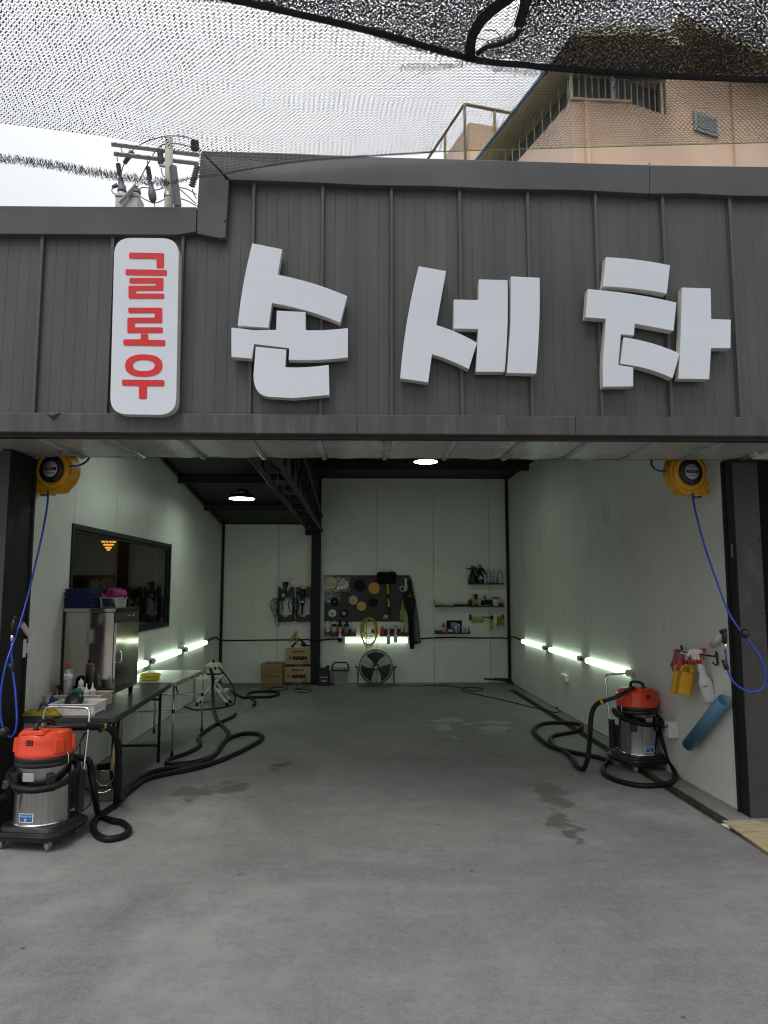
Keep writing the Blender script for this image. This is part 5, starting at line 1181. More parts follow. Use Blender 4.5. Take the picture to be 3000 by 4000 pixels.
# ---- bottle racks
def rack(x0p, x1p, label):
    x0, x1, z0, z1 = rect(a5, x0p, 1235, x1p, 1345, .0)
    t = thing('bottle_rack', label, 'rack', ((x0 + x1) / 2, YB - .05, z0), group='black bottle racks under the pegboard')
    MB().box(x0, x1, YB - .10, YB - .001, z0, z0 + .008).build('floor', 'blackp', t, True)
    MB().box(x0, x1, YB - .105, YB - .1005, z0 + .02, z0 + .075).build('front_rail', 'blackp', t, True); MB().box(x0, x1, YB - .008, YB - .001, z0 + .009, z1).build('back_plate', 'blackp', t, True)
    for x in (x0, x1 - .006): MB().box(x, x + .006, YB - .0995, YB - .009, z0 + .009, z1).build('end_plate', 'blackp', t, True)
    n = 5
    for k in range(n):
        x = x0 + (x1 - x0) * (k + .5) / n - .01
        MB().box(x - .024, x + .024, YB - .112, YB - .106, z0 + .055, z0 + .075).box(x - .024, x - .016, YB - .112, YB - .106, z0 + .02, z0 + .0549).box(x + .016, x + .024, YB - .112, YB - .106, z0 + .02, z0 + .0549).build('red_clip', 'redp', t, True)
    return z0 + .009
rz_ = rack(75, 563, 'black bottle rack with red clips under the left half of the pegboard'); rack(944, 1400, 'black bottle rack with red clips left of the apron')
MT['lblue'] = mat('blue_label', (.03, .16, .42), .4, c2=(.25, .40, .55), vs_=40); MT['lorange'] = mat('orange_label', (.60, .14, .03), .4, c2=(.62, .33, .2), vs_=30); MT['lgrey'] = mat('grey_printed_label', (.36, .37, .42), .45, c2=(.62, .62, .65), vs_=40)
MT['clear'] = mat('clear_plastic_bottle', (.55, .58, .57), .25, var=.05, alpha=.75)
def bt(z, xc, top, bot, wpx, d, zb, m, label, capm, band=None, kind=0, name='bottle', group='bottles on the back wall racks'):
    k = .2486 if z is a5 else (.2411 if z is b5 else .2261)
    p = bw_(z, xc, top, d); h = p.z - zb; r_ = wpx * k * PXM / 2
    if kind == 0: pr, cp = [(r_ * .95, 0), (r_, .006), (r_, h * .68), (r_ * .75, h * .76), (r_ * .42, h * .80), (r_ * .40, h * .84)], [(r_ * .5, h * .83), (r_ * .5, h * .95), (r_ * .42, h)]
    elif kind == 1: pr, cp = [(r_ * .95, 0), (r_, .006), (r_, h * .70), (r_ * .8, h * .75), (r_ * .5, h * .78)], [(r_ * .55, h * .77), (r_ * .5, h * .86), (r_ * .18, h * .9), (r_ * .12, h)]
    else: pr, cp = [(r_ * .97, 0), (r_, .004), (r_, h * .78), (r_ * .97, h * .8)], [(r_ * .9, h * .79), (r_ * .9, h * .98), (r_ * .8, h)]
    return bottle((p.x, YB - d, zb), pr, m, label, name, 'bottle', group, cp, capm, (h * .12, h * .6, r_ * 1.012) if band else None, band, 14)
bt(a5, 127, 1105, 1260, 80, .055, rz_, 'bottlew', 'white bottle at the left end of the left rack', 'whitep', 'lgrey')
bt(a5, 224, 1098, 1260, 78, .055, rz_, 'blackp', 'black bottle with white pointed cap in the left rack', 'whitep', 'lgrey', 1)
bt(a5, 318, 1100, 1260, 80, .055, rz_, 'blackp', 'black bottle with orange label in the left rack', 'blackp', 'lorange')
bt(a5, 418, 1100, 1260, 80, .055, rz_, 'blackp', 'black bottle with blue label in the left rack', 'blackp', 'lblue')
bt(a5, 527, 1172, 1260, 60, .055, rz_, 'bottlew', 'short white bottle at the right end of the left rack', 'whitep', 'pinkl', 1)
bt(a5, 1080, 1150, 1260, 45, .055, rz_, 'bottlew', 'small white bottle with orange label in the right rack', 'whitep', 'lorange', 1)
bt(a5, 1188, 1170, 1260, 50, .055, rz_, 'clear', 'clear bottle in the middle of the right rack', 'clear', None, 2)
bt(a5, 1288, 1170, 1260, 48, .055, rz_, 'clear', 'clear jar bottle beside the apron in the right rack', 'whitep', None, 2)
MT['orangebag'] = mat('orange_snack_bag', (.58, .20, .06), .35, c2=(.6, .5, .4), vs_=30)
x0, x1, z0, z1 = rect(a5, 1325, 1065, 1392, 1250, .06); solo('orange_pouch', 'orange printed pouch standing in the right rack behind the apron', 'pouch', MB().rbox(x0, x1, YB - .075, YB - .045, rz_ + .001, z1, .012, 3, top=.92), 'orangebag')
# sprayers hanging by their triggers
def hung(xc, top, bot, wpx, m, band, label):
    p = bw_(a5, xc, bot, .135); h = bw_(a5, xc, top, .135).z - p.z; r_ = wpx * .2486 * PXM / 2
    t = thing('spray_bottle', label, 'spray bottle', (p.x, YB - .137, p.z), group='sprayers hung from the racks')
    MB().lathe([(r_ * .93, 0), (r_, .006), (r_, h * .45), (r_ * .8, h * .58), (r_ * .38, h * .74), (r_ * .35, h * .8)], 16).build('body', m, t)
    if band: MB().lathe([(r_ * 1.01, h * .06), (r_ * 1.01, h * .4)], 16).build('printed_label', band, t)
    MB().lathe([(r_ * .45, h * .78), (r_ * .42, h * .86), (r_ * .25, h), (0, h)], 12).box(-.01, .01, -.03, .03, h * .9, h * .98).build('trigger_head', 'whitep', t)
hung(312, 1250, 1455, 58, 'bottlew', 'padk', 'black and white spray bottle hung at the left end of the back tube lamp')
hung(1076, 1250, 1468, 54, 'bottlew', 'lgrey', 'spray bottle with grey label hung in front of the back tube lamp')
hung(1187, 1240, 1445, 60, 'bottlew', None, 'plain white spray bottle hung left of the apron')
# red scraper
t = thing('scraper', 'red scraper stuck in the left end of the right rack', 'scraper', bw_(a5, 975, 1385, .13))
q = [bw_(a5, *s, .125) for s in ((945, 1225), (998, 1178), (1003, 1270), (1000, 1285), (985, 1300), (978, 1390), (970, 1300), (948, 1280))]; MB().prism([(v.x, v.z) for v in q][::-1], (0, YB - .125, 0), X, Zv, (0, .010, 0)).build('blade', 'redp', t, True)
# ---- coiled yellow cord on the lamp
MT['ycord'] = mat('yellow_cord', (.44, .33, .03), .5)
t = thing('coiled_cord', 'coil of yellow cord hung in front of the back tube lamp', 'cord', bw_(a5, 770, 1515, .12))
mb = MB(); rnd = random.Random(8); pts = []
for k in range(9):
    cx_, cy_ = 775 + rnd.uniform(-14, 14), 1050 + (k % 3) * 12; w_, h_ = rnd.uniform(95, 135), rnd.uniform(110, 235) if k % 3 else rnd.uniform(210, 240)
    for a in range(0, 360, 24): pts.append(bw_(a5, cx_ + w_ * math.sin(R(a)), cy_ + h_ * (1 - math.cos(R(a))), .09 + .012 * math.sin(k * 2.3 + a) + k * .004))
mb.tube(spline(pts, .03), .0075, 6); mb.build('coil', 'ycord', t, True)
MB().tube(spline([bw_(a5, 735, 1080, .08), bw_(a5, 730, 1300, .10), bw_(a5, 728, 1500, .09), bw_(a5, 726, 1620, .06)], .05), .0075, 6).build('hanging_end', 'ycord', t, True)
MB().tube([bw_(a5, 830, 1240, .11), bw_(a5, 820, 1295, .11)], [.018, .024], 8).build('plug', 'blackp', t, True); p = bw_(a5, 785, 1045, .04); MB().tube([(p.x, YB - .001, p.z), (p.x, YB - .13, p.z), (p.x, YB - .135, p.z + .02)], .006, 6).build('wall_hook', 'blackp', t, True)

# ---- shelves on the right part of the back wall
def shelf(x0p, x1p, yb, yt, label, d=.14, ends=(1, 1)):
    x0, x1, z0, _ = rect(b5, x0p, yb - 8, x1p, yb, d / 2); z1 = bw_(b5, x0p, yt, d / 2).z
    t = thing('wall_shelf', label, 'shelf', ((x0 + x1) / 2, YB - d / 2, z0), group='black wall shelves on the back wall')
    MB().box(x0, x1, YB - d, YB - .001, z0, z0 + .006).build('shelf_plate', 'blackp', t, True)
    MB().box(x0, x1, YB - d - .003, YB - d - .0005, z0 - .002, z0 + .022).build('front_lip', 'blackp', t, True)
    for k, x in enumerate((x0, x1 - .006)):
        if ends[k]: MB().prism(roundpoly([(-d, 0), (-.001, 0), (-.001, z1 - z0), (-.03, z1 - z0), (-.05, .05), (-d, .03)], .01, 2)[::-1], (x, YB, z0 + .0065), Yv, Zv, (.006, 0, 0)).build('end_bracket', 'blackp', t, True)
    return z0 + .0065, x0, x1
s1 = shelf(745, 1305, 552, 458, 'uppermost wall shelf, with pump sprayers and clear bottles', ends=(1, 0))
s2 = shelf(200, 752, 912, 815, 'wall shelf on the left of the middle row, holding folded cloths')
s3 = shelf(758, 1315, 918, 815, 'wall shelf on the right of the middle row, crowded with bottles')
s4 = shelf(205, 765, 1348, 1245, 'lowest wall shelf, holding a red bottle and a work light')
MT['pumpb'] = mat('brown_black_sprayer_tank', (.022, .010, .009), .25, coat=.3)
def pump(xc, wpx, top, zb, label, handle):
    p = bw_(b5, xc, 0, .07); r_ = wpx * .2411 * PXM / 2; h = bw_(b5, xc, 330, .07).z - zb
    t = thing('pump_sprayer', label, 'sprayer', (p.x, YB - .07, zb + .001), group='pump sprayers on the top shelf')
    MB().lathe([(r_ * .92, 0), (r_, .01), (r_, h * .55), (r_ * .85, h * .7), (r_ * .5, h * .82), (r_ * .48, h)], 20).build('tank', 'pumpb', t)
    H = bw_(b5, xc, top, .07).z - zb
    MB().lathe([(r_ * .56, h - .01), (r_ * .56, h + .05), (r_ * .3, h + .06)], 16).build('collar', 'blackp', t)
    if handle == 0:
        MB().tube([(r_ * .35 * math.cos(R(a)), 0, h + .05 + (H - h - .06) * math.sin(R(a))) for a in range(0, 181, 15)], .010, 8).build('pump_handle', 'blackp', t)
        MB().tube([(0, 0, h + .035), (-r_ * 1.1, -.01, h + .04), (-r_ * 1.9, -.01, h + .03)], [.016, .010, .006], 8).build('nozzle', 'blackp', t)
        MB().tube(spline([(r_ * .4, 0, h + .05), (r_ * 1.0, 0, h + .045), (r_ * 1.25, 0, h - .06)], .02), .014, 8).build('grip', 'blackp', t)
    else:
        MB().tube([(0, 0, h + .05), (0, 0, H - .01)], .010, 8).rbox(-.035, .035, -.015, .015, H - .015, H, .01).build('pump_handle', 'blackp', t)
        MB().tube(spline([(-r_ * .7, 0, h + .02), (0, 0, h + .045), (r_ * 1.0, 0, h + .02), (r_ * 1.5, 0, h - .06), (r_ * 1.6, 0, h - .12)], .02), .015, 8).build('grip', 'blackp', t)
        lb_ = MB().box(-r_ * .66, r_ * .66, -r_ * 1.03, -r_ * 1.0, h * .38, h * .66).build('blue_label', 'sticker', t); MB().box(-r_ * .66, r_ * .66, -r_ * 1.045, -r_ * 1.03, h * .38, h * .42).lathe([(r_ * .3, 0), (0, .001)], 14, (0, -r_ * 1.035, h * .54), (0, -1, 0)).build('label_print', 'stickerw', lb_)
pump(808, 118, 250, s1[0], 'brown pump sprayer with ring handle, left on the top shelf', 0)
pump(930, 112, 235, s1[0], 'dark pump sprayer with blue label and plunger handle on the top shelf', 1)
MT['frost'] = mat('frosted_clear_bottle', (.46, .50, .50), .35, var=.05)
for xc, lab in ((1078, 'tall clear bottle at the back left, beside the plunger sprayer'), (1155, 'tall clear bottle in the middle of the top shelf')):
    bt(b5, xc, 302, 540, 55, .045, s1[0] + .001, 'frost', lab, 'frost', None, 0, 'clear_bottle', 'clear bottles on the top shelf')
bt(b5, 1258, 298, 540, 84, .07, s1[0] + .001, 'frost', 'largest clear bottle at the right end of the top shelf', 'frost', None, 0, 'clear_bottle', 'clear bottles on the top shelf')
for xc, w_ in ((1020, 'first'), (1073, 'second'), (1125, 'third'), (1183, 'fourth')): bt(b5, xc, 378, 540, 44, .105, s1[0] + .001, 'frost', w_ + ' from the left of four short clear bottles in front on the top shelf', 'whitep', 'lgrey', 1, 'clear_bottle', 'clear bottles on the top shelf')
p = bw_(b5, 320, 880, .07); cloth(crumple(p.x, YB - .072, s2[0] + .003, .26, .10, .05, 41), MT['lime'], 'lime green cloth folded on the middle left shelf', 'folded_cloth', 14, 8)
p = bw_(b5, 620, 870, .07)
MT['navy'] = mat('navy_cloth', (.012, .014, .06), .9); MT['silverc'] = mat('silver_white_cloth', (.45, .45, .50), .6, var=.1)
solo('folded_cloth', 'dark navy folded cloth under the silver one on the middle left shelf', 'cloth', MB().rbox(p.x - .12, p.x + .12, YB - .12, YB - .02, s2[0] + .001, s2[0] + .035, .02, 3), 'navy', bevel=.008)
cloth(crumple(p.x, YB - .072, s2[0] + .036, .25, .10, .04, 43), MT['silverc'], 'silver white cloth on top of the navy one on the middle left shelf', 'folded_cloth', 12, 8)
Z3 = s3[0] + .001; G3 = 'bottles on the middle right shelf'
MT['pyel'] = mat('yellow_label_can', (.50, .36, .03), .35, var=.1); MT['redl'] = mat('red_printed_label', (.35, .05, .04), .4, c2=(.5, .48, .45), vs_=40); MT['greenj'] = mat('green_tub', (.08, .30, .17), .4)
bt(b5, 782, 765, 905, 36, .05, Z3, 'blackp', 'small white capped black bottle at the left end of the middle right shelf', 'whitep', None, 0, group=G3)
bt(b5, 824, 708, 905, 32, .05, Z3, 'pyel', 'tall yellow can on the middle right shelf', 'pyel', None, 2, group=G3)
bt(b5, 868, 706, 905, 50, .06, Z3, 'blackp', 'can with black cap and red printed label on the middle right shelf', 'blackp', 'redl', 2, group=G3)
bt(b5, 985, 740, 905, 70, .06, Z3, 'clear', 'clear bottle with dark label in the middle of the middle right shelf', 'clear', 'padk', 0, group=G3)
bt(b5, 1012, 708, 905, 30, .03, Z3, 'blackp', 'slim black bottle behind the clear one on the middle right shelf', 'blackp', None, 0, group=G3)
x0, x1, z0, z1 = rect(b5, 1035, 800, 1135, 905, .06); solo('black_tub', 'squat black tub on the middle right shelf', 'tub', MB().lathe([((x1 - x0) / 2 * .95, 0), ((x1 - x0) / 2, .01), ((x1 - x0) / 2, z1 - Z3 - .03), ((x1 - x0) / 2 * 1.04, z1 - Z3 - .028), ((x1 - x0) / 2 * 1.04, z1 - Z3)], 18, ((x0 + x1) / 2, YB - .05, Z3)), 'blackp')
x0, x1, z0, z1 = rect(b5, 1002, 873, 1110, 905, .11); solo('green_tub', 'flat green tub at the front of the middle right shelf', 'tub', MB().lathe([((x1 - x0) / 2 * .9, 0), ((x1 - x0) / 2, .008), ((x1 - x0) / 2, .022), ((x1 - x0) / 2 * .8, z1 - z0)], 18, ((x0 + x1) / 2, YB - .10, Z3), sy=.6), 'greenj')
def tubx(t):
    MB().text('Sonax', (0, -.062, .125), X, Zv, .012).build('lettering', 'ink', t)
p = bw_(b5, 1190, 905, .07); hh = bw_(b5, 1190, 758, .07).z - Z3
bottle((p.x, YB - .07, Z3), [(.056, 0), (.06, .006), (.06, hh * .85)], 'frost', 'white tub with red lid near the right end of the middle right shelf', 'tub', 'tub', None, [(.063, hh * .84), (.063, hh * .97), (.06, hh)], 'redp', (hh * .5, hh * .82, .0605), 'stickerw', 20, tubx)
bt(b5, 1268, 860, 905, 50, .06, Z3, 'blackp', 'short black jar at the right end of the middle right shelf', 'blackp', None, 2, group=G3)
Z4 = s4[0] + .001; G4 = 'things on the lowest shelf'
bt(b5, 343, 1175, 1340, 60, .07, Z4, 'redp', 'red bottle with pale label on the lowest shelf', 'redp', 'milky', 0, group=G4)
bt(b5, 543, 1190, 1335, 40, .085, Z4, 'bottlew', 'slim white bottle in the middle of the lowest shelf', 'whitep', 'lgrey', 1, group=G4)
bt(b5, 587, 1190, 1330, 40, .06, Z4, 'lblue', 'blue can beside the slim white bottle on the lowest shelf', 'whitep', None, 2, group=G4)
bt(b5, 628, 1225, 1335, 30, .08, Z4, 'blackp', 'small dark bottle right of the blue can', 'clear', None, 0, group=G4)
bt(b5, 712, 1255, 1335, 50, .07, Z4, 'clear', 'clear glass at the right end of the lowest shelf', 'clear', None, 2, group=G4)
wl_p = bw_(b5, 455, 1340, .11); t = thing('work_light', 'black work light with orange side grips on the lowest shelf', 'work light', (wl_p.x, YB - .11, Z4))
hw = bw_(b5, 455, 1250, .11).z - Z4
MB().prism(roundpoly([(-.06, 0), (.06, 0), (.07, .03), (.07, hw - .03), (.05, hw), (-.05, hw), (-.07, hw - .03), (-.07, .03)], .01, 2), (0, -.02, 0), X, Zv, (0, .04, 0)).build('case', 'blackp', t)
MB().box(-.042, .042, -.024, -.0205, hw * .3, hw * .66).build('lens', 'milky', t)
for s in (-1, 1): MB().tube([(s * .045, -.01, .01), (s * .07, -.01, .03), (s * .074, -.01, hw / 2), (s * .07, -.01, hw - .03), (s * .045, -.01, hw - .005)], .010, 8).build('side_grip', 'yellow', t)
x0, x1, z0, z1 = rect(b5, 390, 1135, 640, 1330, .02); solo('dark_panel', 'dark flat panel leaning against the wall behind the lowest shelf items', 'panel', MB().box(x0, x1, YB - .020, YB - .012, Z4, z1), 'padk')
x0, x1, z0, z1 = rect(b5, 458, 1165, 565, 1260, .04); solo('blue_box', 'blue cardboard box behind the work light on the lowest shelf', 'box', MB().box(x0, x1, YB - .055, YB - .025, Z4, z1), 'lblue', bevel=.003)
x0, x1, z0, z1 = rect(b5, 640, 1130, 670, 1285, .03); solo('white_holder', 'upright white strip standing on the lowest shelf', 'strip', MB().box(x0, x1, YB - .035, YB - .028, Z4, z1), 'whitep')
p = bw_(b5, 255, 1290, .07); cloth(crumple(p.x, YB - .07, Z4 + .055, .13, .08, .05, 47), MT['whitep'], 'crumpled white paper at the left end of the lowest shelf', 'paper_towel', 10, 8, 'paper')
x0, x1, z0, z1 = rect(b5, 215, 1290, 300, 1340, .07); solo('black_tray', 'small black tray under the crumpled paper on the lowest shelf', 'tray', MB().rbox(x0, x1, YB - .11, YB - .03, Z4, Z4 + .052, .01), 'blackp')
# towel rail
a, e = bw_(b5, 770, 1085, .06), bw_(b5, 1312, 1082, .06)
tr_ = thing('towel_rail', 'black towel rail under the middle right shelf', 'towel rail', ((a.x + e.x) / 2, YB - .06, a.z))
MB().tube([a, e], .009, 8).build('bar', 'blackp', tr_, True)
for xx in (775, 1295): p = bw_(b5, xx, 1085, 0); MB().rbox(p.x - .022, p.x + .022, YB - .02, YB - .001, p.z - .055, p.z + .05, .008).tube([(p.x, YB - .01, p.z), (p.x, YB - .066, p.z)], .012, 8).build('bracket', 'blackp', tr_, True)
x0, x1, z0, z1 = rect(b5, 795, 1075, 992, 1165, .07)
MT['lime2'] = mat('bright_green_cloth', (.28, .55, .11), .95, var=.12, vs_=30, bump=.5, bs=150)
solo('draped_cloth', 'bright green cloth folded over the towel rail', 'cloth', MB().grid(lambda u, v: Vector((x0 + (x1 - x0) * u, YB - .06 - .018 * math.cos(v * math.pi * 2 - math.pi) - .006 * math.sin(u * 14), z1 - (z1 - z0) * abs(2 * v - 1) * (1 + .06 * math.sin(u * 9)) + .0)), 14, 12), 'lime2', solid=.004)
MT['pyellow'] = mat('yellow_caulk_tube', (.55, .38, .03), .4)
t = thing('caulk_tube', 'yellow cartridge with nozzle hanging at the middle of the towel rail', 'cartridge', bw_(b5, 1120, 1360, .08)); a, e = bw_(b5, 1120, 1120, .08), bw_(b5, 1118, 1305, .08)
MB().tube([a, e], .024, 12).build('tube', 'pyellow', t, True); MB().tube([e, bw_(b5, 1126, 1355, .08)], [.012, .006], 8).build('nozzle', 'whitep', t, True); MB().tube([bw_(b5, 1125, 1055, .07), a], .024, 10).build('cap', 'blackp', t, True)
cl_ = drape(b5, ((1150, 1055), (1145, 1150), (1150, 1235)), ((1200, 1050), (1200, 1150), (1190, 1240)), .07, 7, 8, 10, .02); solo('white_glove', 'white glove hanging next to the yellow cartridge on the rail', 'glove', cl_, 'whitep', solid=.004)
MT['olive'] = mat('yellow_green_glove', (.32, .33, .03), .85, var=.15)
for k, (L_, Rr) in enumerate(((((1205, 1080), (1198, 1160), (1208, 1230)), ((1235, 1078), (1245, 1160), (1230, 1235))), (((1255, 1080), (1250, 1150), (1275, 1220)), ((1290, 1080), (1312, 1180), (1308, 1225))))):
    solo('work_glove', ('left' if k == 0 else 'right') + ' yellow green glove at the right end of the towel rail', 'glove', drape(b5, L_, Rr, .07, 7, 8, 10, .022, k), 'olive', 'yellow green gloves on the rail', solid=.005)

# ---- polishers in wall holders
MT['teal'] = mat('dark_teal_tool_body', (.010, .035, .042), .4, var=.1)
def holder(x0p, x1p, label):
    x0, x1, z0, z1 = rect(c5, x0p, 412, x1p, 1012, .06)
    t = thing('tool_holder', label, 'tool holder', ((x0 + x1) / 2, YB - .05, z0), group='black polisher holders')
    zt_, zb_ = bw_(c5, 0, 590, .06).z, bw_(c5, 0, 892, .06).z; w = x1 - x0
    MB().prism(roundpoly([(x0, zt_), (x1, zt_), (x1, z1), (x0 + w * .68, z1), (x0 + w * .62, z1 - .03), (x0 + w * .3, z1 - .03), (x0 + w * .25, z1), (x0, z1)], .008, 2), (0, YB - .10, 0), X, Zv, (0, .099, 0)).build('upper_shelf', 'blackp', t, True)
    MB().prism(roundpoly([(x0, z0), (x1, z0), (x1, zb_), (x0 + w * .68, zb_), (x0 + w * .58, zb_ - .04), (x0 + w * .38, zb_ - .04), (x0 + w * .28, zb_), (x0, zb_)], .008, 2), (0, YB - .10, 0), X, Zv, (0, .099, 0)).build('lower_shelf', 'blackp', t, True)
    for x in (x0, x1 - .022): MB().box(x, x + .022, YB - .085, YB - .002, zb_ + .001, zt_ - .001).build('side_plate', 'blackp', t, True)
holder(388, 645, 'black holder on the back wall, left of the two'); holder(700, 950, 'black holder on the back wall beside the black column')
def cordloops(mb, z, cxs, d, r_=.006, seed=1):
    rnd = random.Random(seed); pts = []
    for (cx_, cy_, w_, h_) in cxs:
        for a in range(0, 360, 24): pts.append(bw_(z, cx_ + w_ * math.sin(R(a)), cy_ - h_ * math.cos(R(a)), d + rnd.uniform(-.01, .01)))
    return mb.tube(spline(pts, .025), r_, 6)
t = thing('polisher', 'teal polisher tilted in the left holder with its cord in loops', 'polisher', bw_(c5, 460, 640, .13))
pt = [bw_(c5, 515, 345, .13), bw_(c5, 500, 430, .14), bw_(c5, 480, 500, .14), bw_(c5, 465, 570, .14), bw_(c5, 455, 640, .13)]
MB().tube(spline(pt, .02), [.048 if i < 3 else .036 for i in range(len(spline(pt, .02)))], 12).build('body', 'teal', t, True)
MB().lathe([(.05, 0), (.056, .02), (.05, .035)], 16, bw_(c5, 515, 355, .13), (.12, 0, 1)).build('end_cap', 'blackp', t, True); MB().lathe([(.085, 0), (.085, .018), (.07, .024)], 20, bw_(c5, 510, 400, .085), (0, -1, 0)).build('pad', 'padw', t, True)
for q in ((455, 530, 498, 548), (450, 558, 488, 580)): x0, x1, z0, z1 = rect(c5, *q, .185); MB().box(x0, x1, YB - .188, YB - .183, z0, z1).build('rating_label', 'stickerw', t, True)
cordloops(MB(), c5, ((350, 720, 110, 110), (320, 760, 50, 160), (400, 760, 60, 130), (350, 780, 50, 120), (370, 990, 40, 100)), .10, seed=3).tube(spline([bw_(c5, 455, 640, .13), bw_(c5, 420, 720, .12), bw_(c5, 380, 800, .11)], .03), .006, 6).build('power_cord', 'rubber', t, True)
t = thing('polisher', 'teal polisher with yellow pad upright in the right holder', 'polisher', bw_(c5, 805, 880, .13))
MB().tube([bw_(c5, 810, 565, .14), bw_(c5, 805, 650, .14), bw_(c5, 802, 735, .14)], [.042, .040, .036], 12).build('body', 'teal', t, True)
MB().tube([bw_(c5, 818, 450, .13), bw_(c5, 812, 570, .14)], [.038, .04], 12).build('gear_head', 'blackp', t, True); MB().lathe([(.045, 0), (.046, .03), (.03, .06), (0, .065)], 18, bw_(c5, 820, 450, .12), (0, 0, 1)).build('pad', 'pady', t, True)
MB().tube([bw_(c5, 830, 515, .15), bw_(c5, 690, 518, .16)], .018, 8).build('side_handle', 'blackp', t, True); MB().tube([bw_(c5, 802, 735, .14), bw_(c5, 790, 885, .12)], [.022, .018], 8).build('tail', 'blackp', t, True)
x0, x1, z0, z1 = rect(c5, 783, 652, 822, 682, .185); MB().box(x0, x1, YB - .186, YB - .181, z0, z1).build('rating_label', 'stickerw', t, True)
cordloops(MB(), c5, ((640, 725, 85, 125), (690, 740, 45, 140), (620, 730, 60, 110), (670, 900, 25, 95)), .12, seed=5).build('power_cord', 'rubber', t, True)

# ---- cardboard boxes
MT['card'] = mat('kraft_cardboard', (.46, .33, .18), .85, var=.07, vs_=6, stretch=(1, 1, 8)); MT['card2'] = mat('brown_cardboard', (.30, .195, .105), .85, var=.08, vs_=6); MT['redink'] = mat('red_print', (.30, .05, .04), .7)
def carton(z, x0p, y0p, x1p, y1p, yfront, dep, m, label, zb, printed=True, name='cardboard_box', dx=0.0):
    a, e = onY(*z(x0p, y0p), yfront), onY(*z(x1p, y1p), yfront); h = a.z - e.z
    t = thing(name, label, 'box', ((a.x + e.x) / 2 + dx, yfront + dep / 2, zb), group='cardboard boxes by the column'); w = (e.x - a.x) / 2; f = -dep / 2
    MB().box(-w, w, f, dep / 2, 0, h).build('carton', m, t, bevel=.005); MB().box(-w + .01, w - .01, f - .0008, f + .03, h + .0003, h + .0012).build('tape', 'milky', t)
    if printed:
        yy = f - .002
        MB().box(-w + .001, w - .001, f - .0012, f - .0004, 0.002, h * .13).build('black_band', 'ink', t); MB().text('친환경소모품(주)', (0, yy - .0005, h * .045), X, Zv, h * .045).build('band_lettering', 'milky', t)
        MB().text('NASA', (.02, yy, h * .38), X, Zv, h * .17, shear=.25, off=.008, sx=1.25).text('KOREA', (w * .78, yy, h * .40), X, Zv, h * .045, shear=.25).text('MR', (-w * .42, yy, h * .50), X, Zv, h * .05, shear=.25).text('MAT', (w * .72, yy, h * .62), X, Zv, h * .04).build('lettering', 'ink', t)
        MB().text('대만홈 토사락', (0, yy, h * .77), X, Zv, h * .085, off=.002).build('korean_lettering', 'tabletop', t); MB().text('고객만족 서비스', (0, yy, h * .66), X, Zv, h * .05).build('red_lettering', 'redink', t)
        mb = MB()
        for i in range(6):
            for j in range(5):
                if (i + j) % 2 == 0: s_ = h * .035; x_ = -w * .84 + i * s_ + j * s_ * .25; z_ = h * .38 + j * s_; mb.add([(x_, yy, z_), (x_ + s_, yy, z_), (x_ + s_ * 1.25, yy, z_ + s_), (x_ + s_ * .25, yy, z_ + s_)], [(0, 1, 2, 3)])
        mb.build('chequered_flag', 'ink', t); mb = MB()
        for k in range(9): mb.box(w * .45 + k * w * .035, w * .45 + k * w * .035 + w * (.012 if k % 2 else .022), yy - .0002, yy + .0002, h * .17, h * .30)
        for (xa, xb, za, zb2) in ((.40, .82, .15, .155), (.40, .82, .325, .33), (.40, .405, .155, .325), (.815, .82, .155, .325)): mb.box(w * xa, w * xb, yy - .0002, yy + .0002, h * za, h * zb2)
        mb.build('barcode_print', 'ink', t)
    return t, h, w, f
yb1 = onZ(*c5(700, 2098)).y
_, h1, _, _ = carton(c5, 495, 1800, 940, 2105, yb1, .30, 'card', 'lower of the two tan boxes with bold black lettering', .0015)
z2 = h1 + .004
t2_, h2, _, _ = carton(c5, 515, 1468, 955, 1785, yb1 + .01, .29, 'card', 'upper of the two tan boxes, with a polisher lying on it', z2)
yb0 = onZ(*c5(270, 2125)).y
t, h3, w3, f3 = carton(c5, 85, 1752, 448, 2125, yb0, .28, 'card2', 'plain brown box on the floor left of the lettered boxes', .0015, False)
MB().box(-w3 * .42, w3 * .85, f3 - .0012, f3 - .0006, h3 * .44, h3 * .465).box(-w3 * .92, w3 * .92, f3 - .0012, f3 - .0006, h3 * .07, h3 * .10).text('MAT', (w3 * .62, f3 - .0012, h3 * .16), X, Zv, .022).build('print', 'ink', t); MB().box(-w3, w3, f3 - .0009, f3 - .0004, h3 * .595, h3 * .60).build('flap_line', 'tabletop', t)
MB().add([(-w3 * .9, f3 - .0012, h3 * .44), (-w3 * .9, f3 - .0012, h3 * .47), (-w3 * .7, f3 - .0012, h3 * .53), (-w3 * .5, f3 - .0012, h3 * .47), (-w3 * .5, f3 - .0012, h3 * .44), (-w3 * .55, f3 - .0012, h3 * .44), (-w3 * .55, f3 - .0012, h3 * .46), (-w3 * .7, f3 - .0012, h3 * .505), (-w3 * .85, f3 - .0012, h3 * .46), (-w3 * .85, f3 - .0012, h3 * .44)], [tuple(range(10))]).build('house_mark', 'ink', t)
a, e = onY(*c5(162, 1710), YB - .12), onY(*c5(500, 2100), YB - .12); solo('cardboard_box', 'dull brown flattened carton standing behind the other boxes', 'box', MB().box(a.x, e.x, YB - .09, YB - .03, .001, a.z), 'card2', 'cardboard boxes by the column')
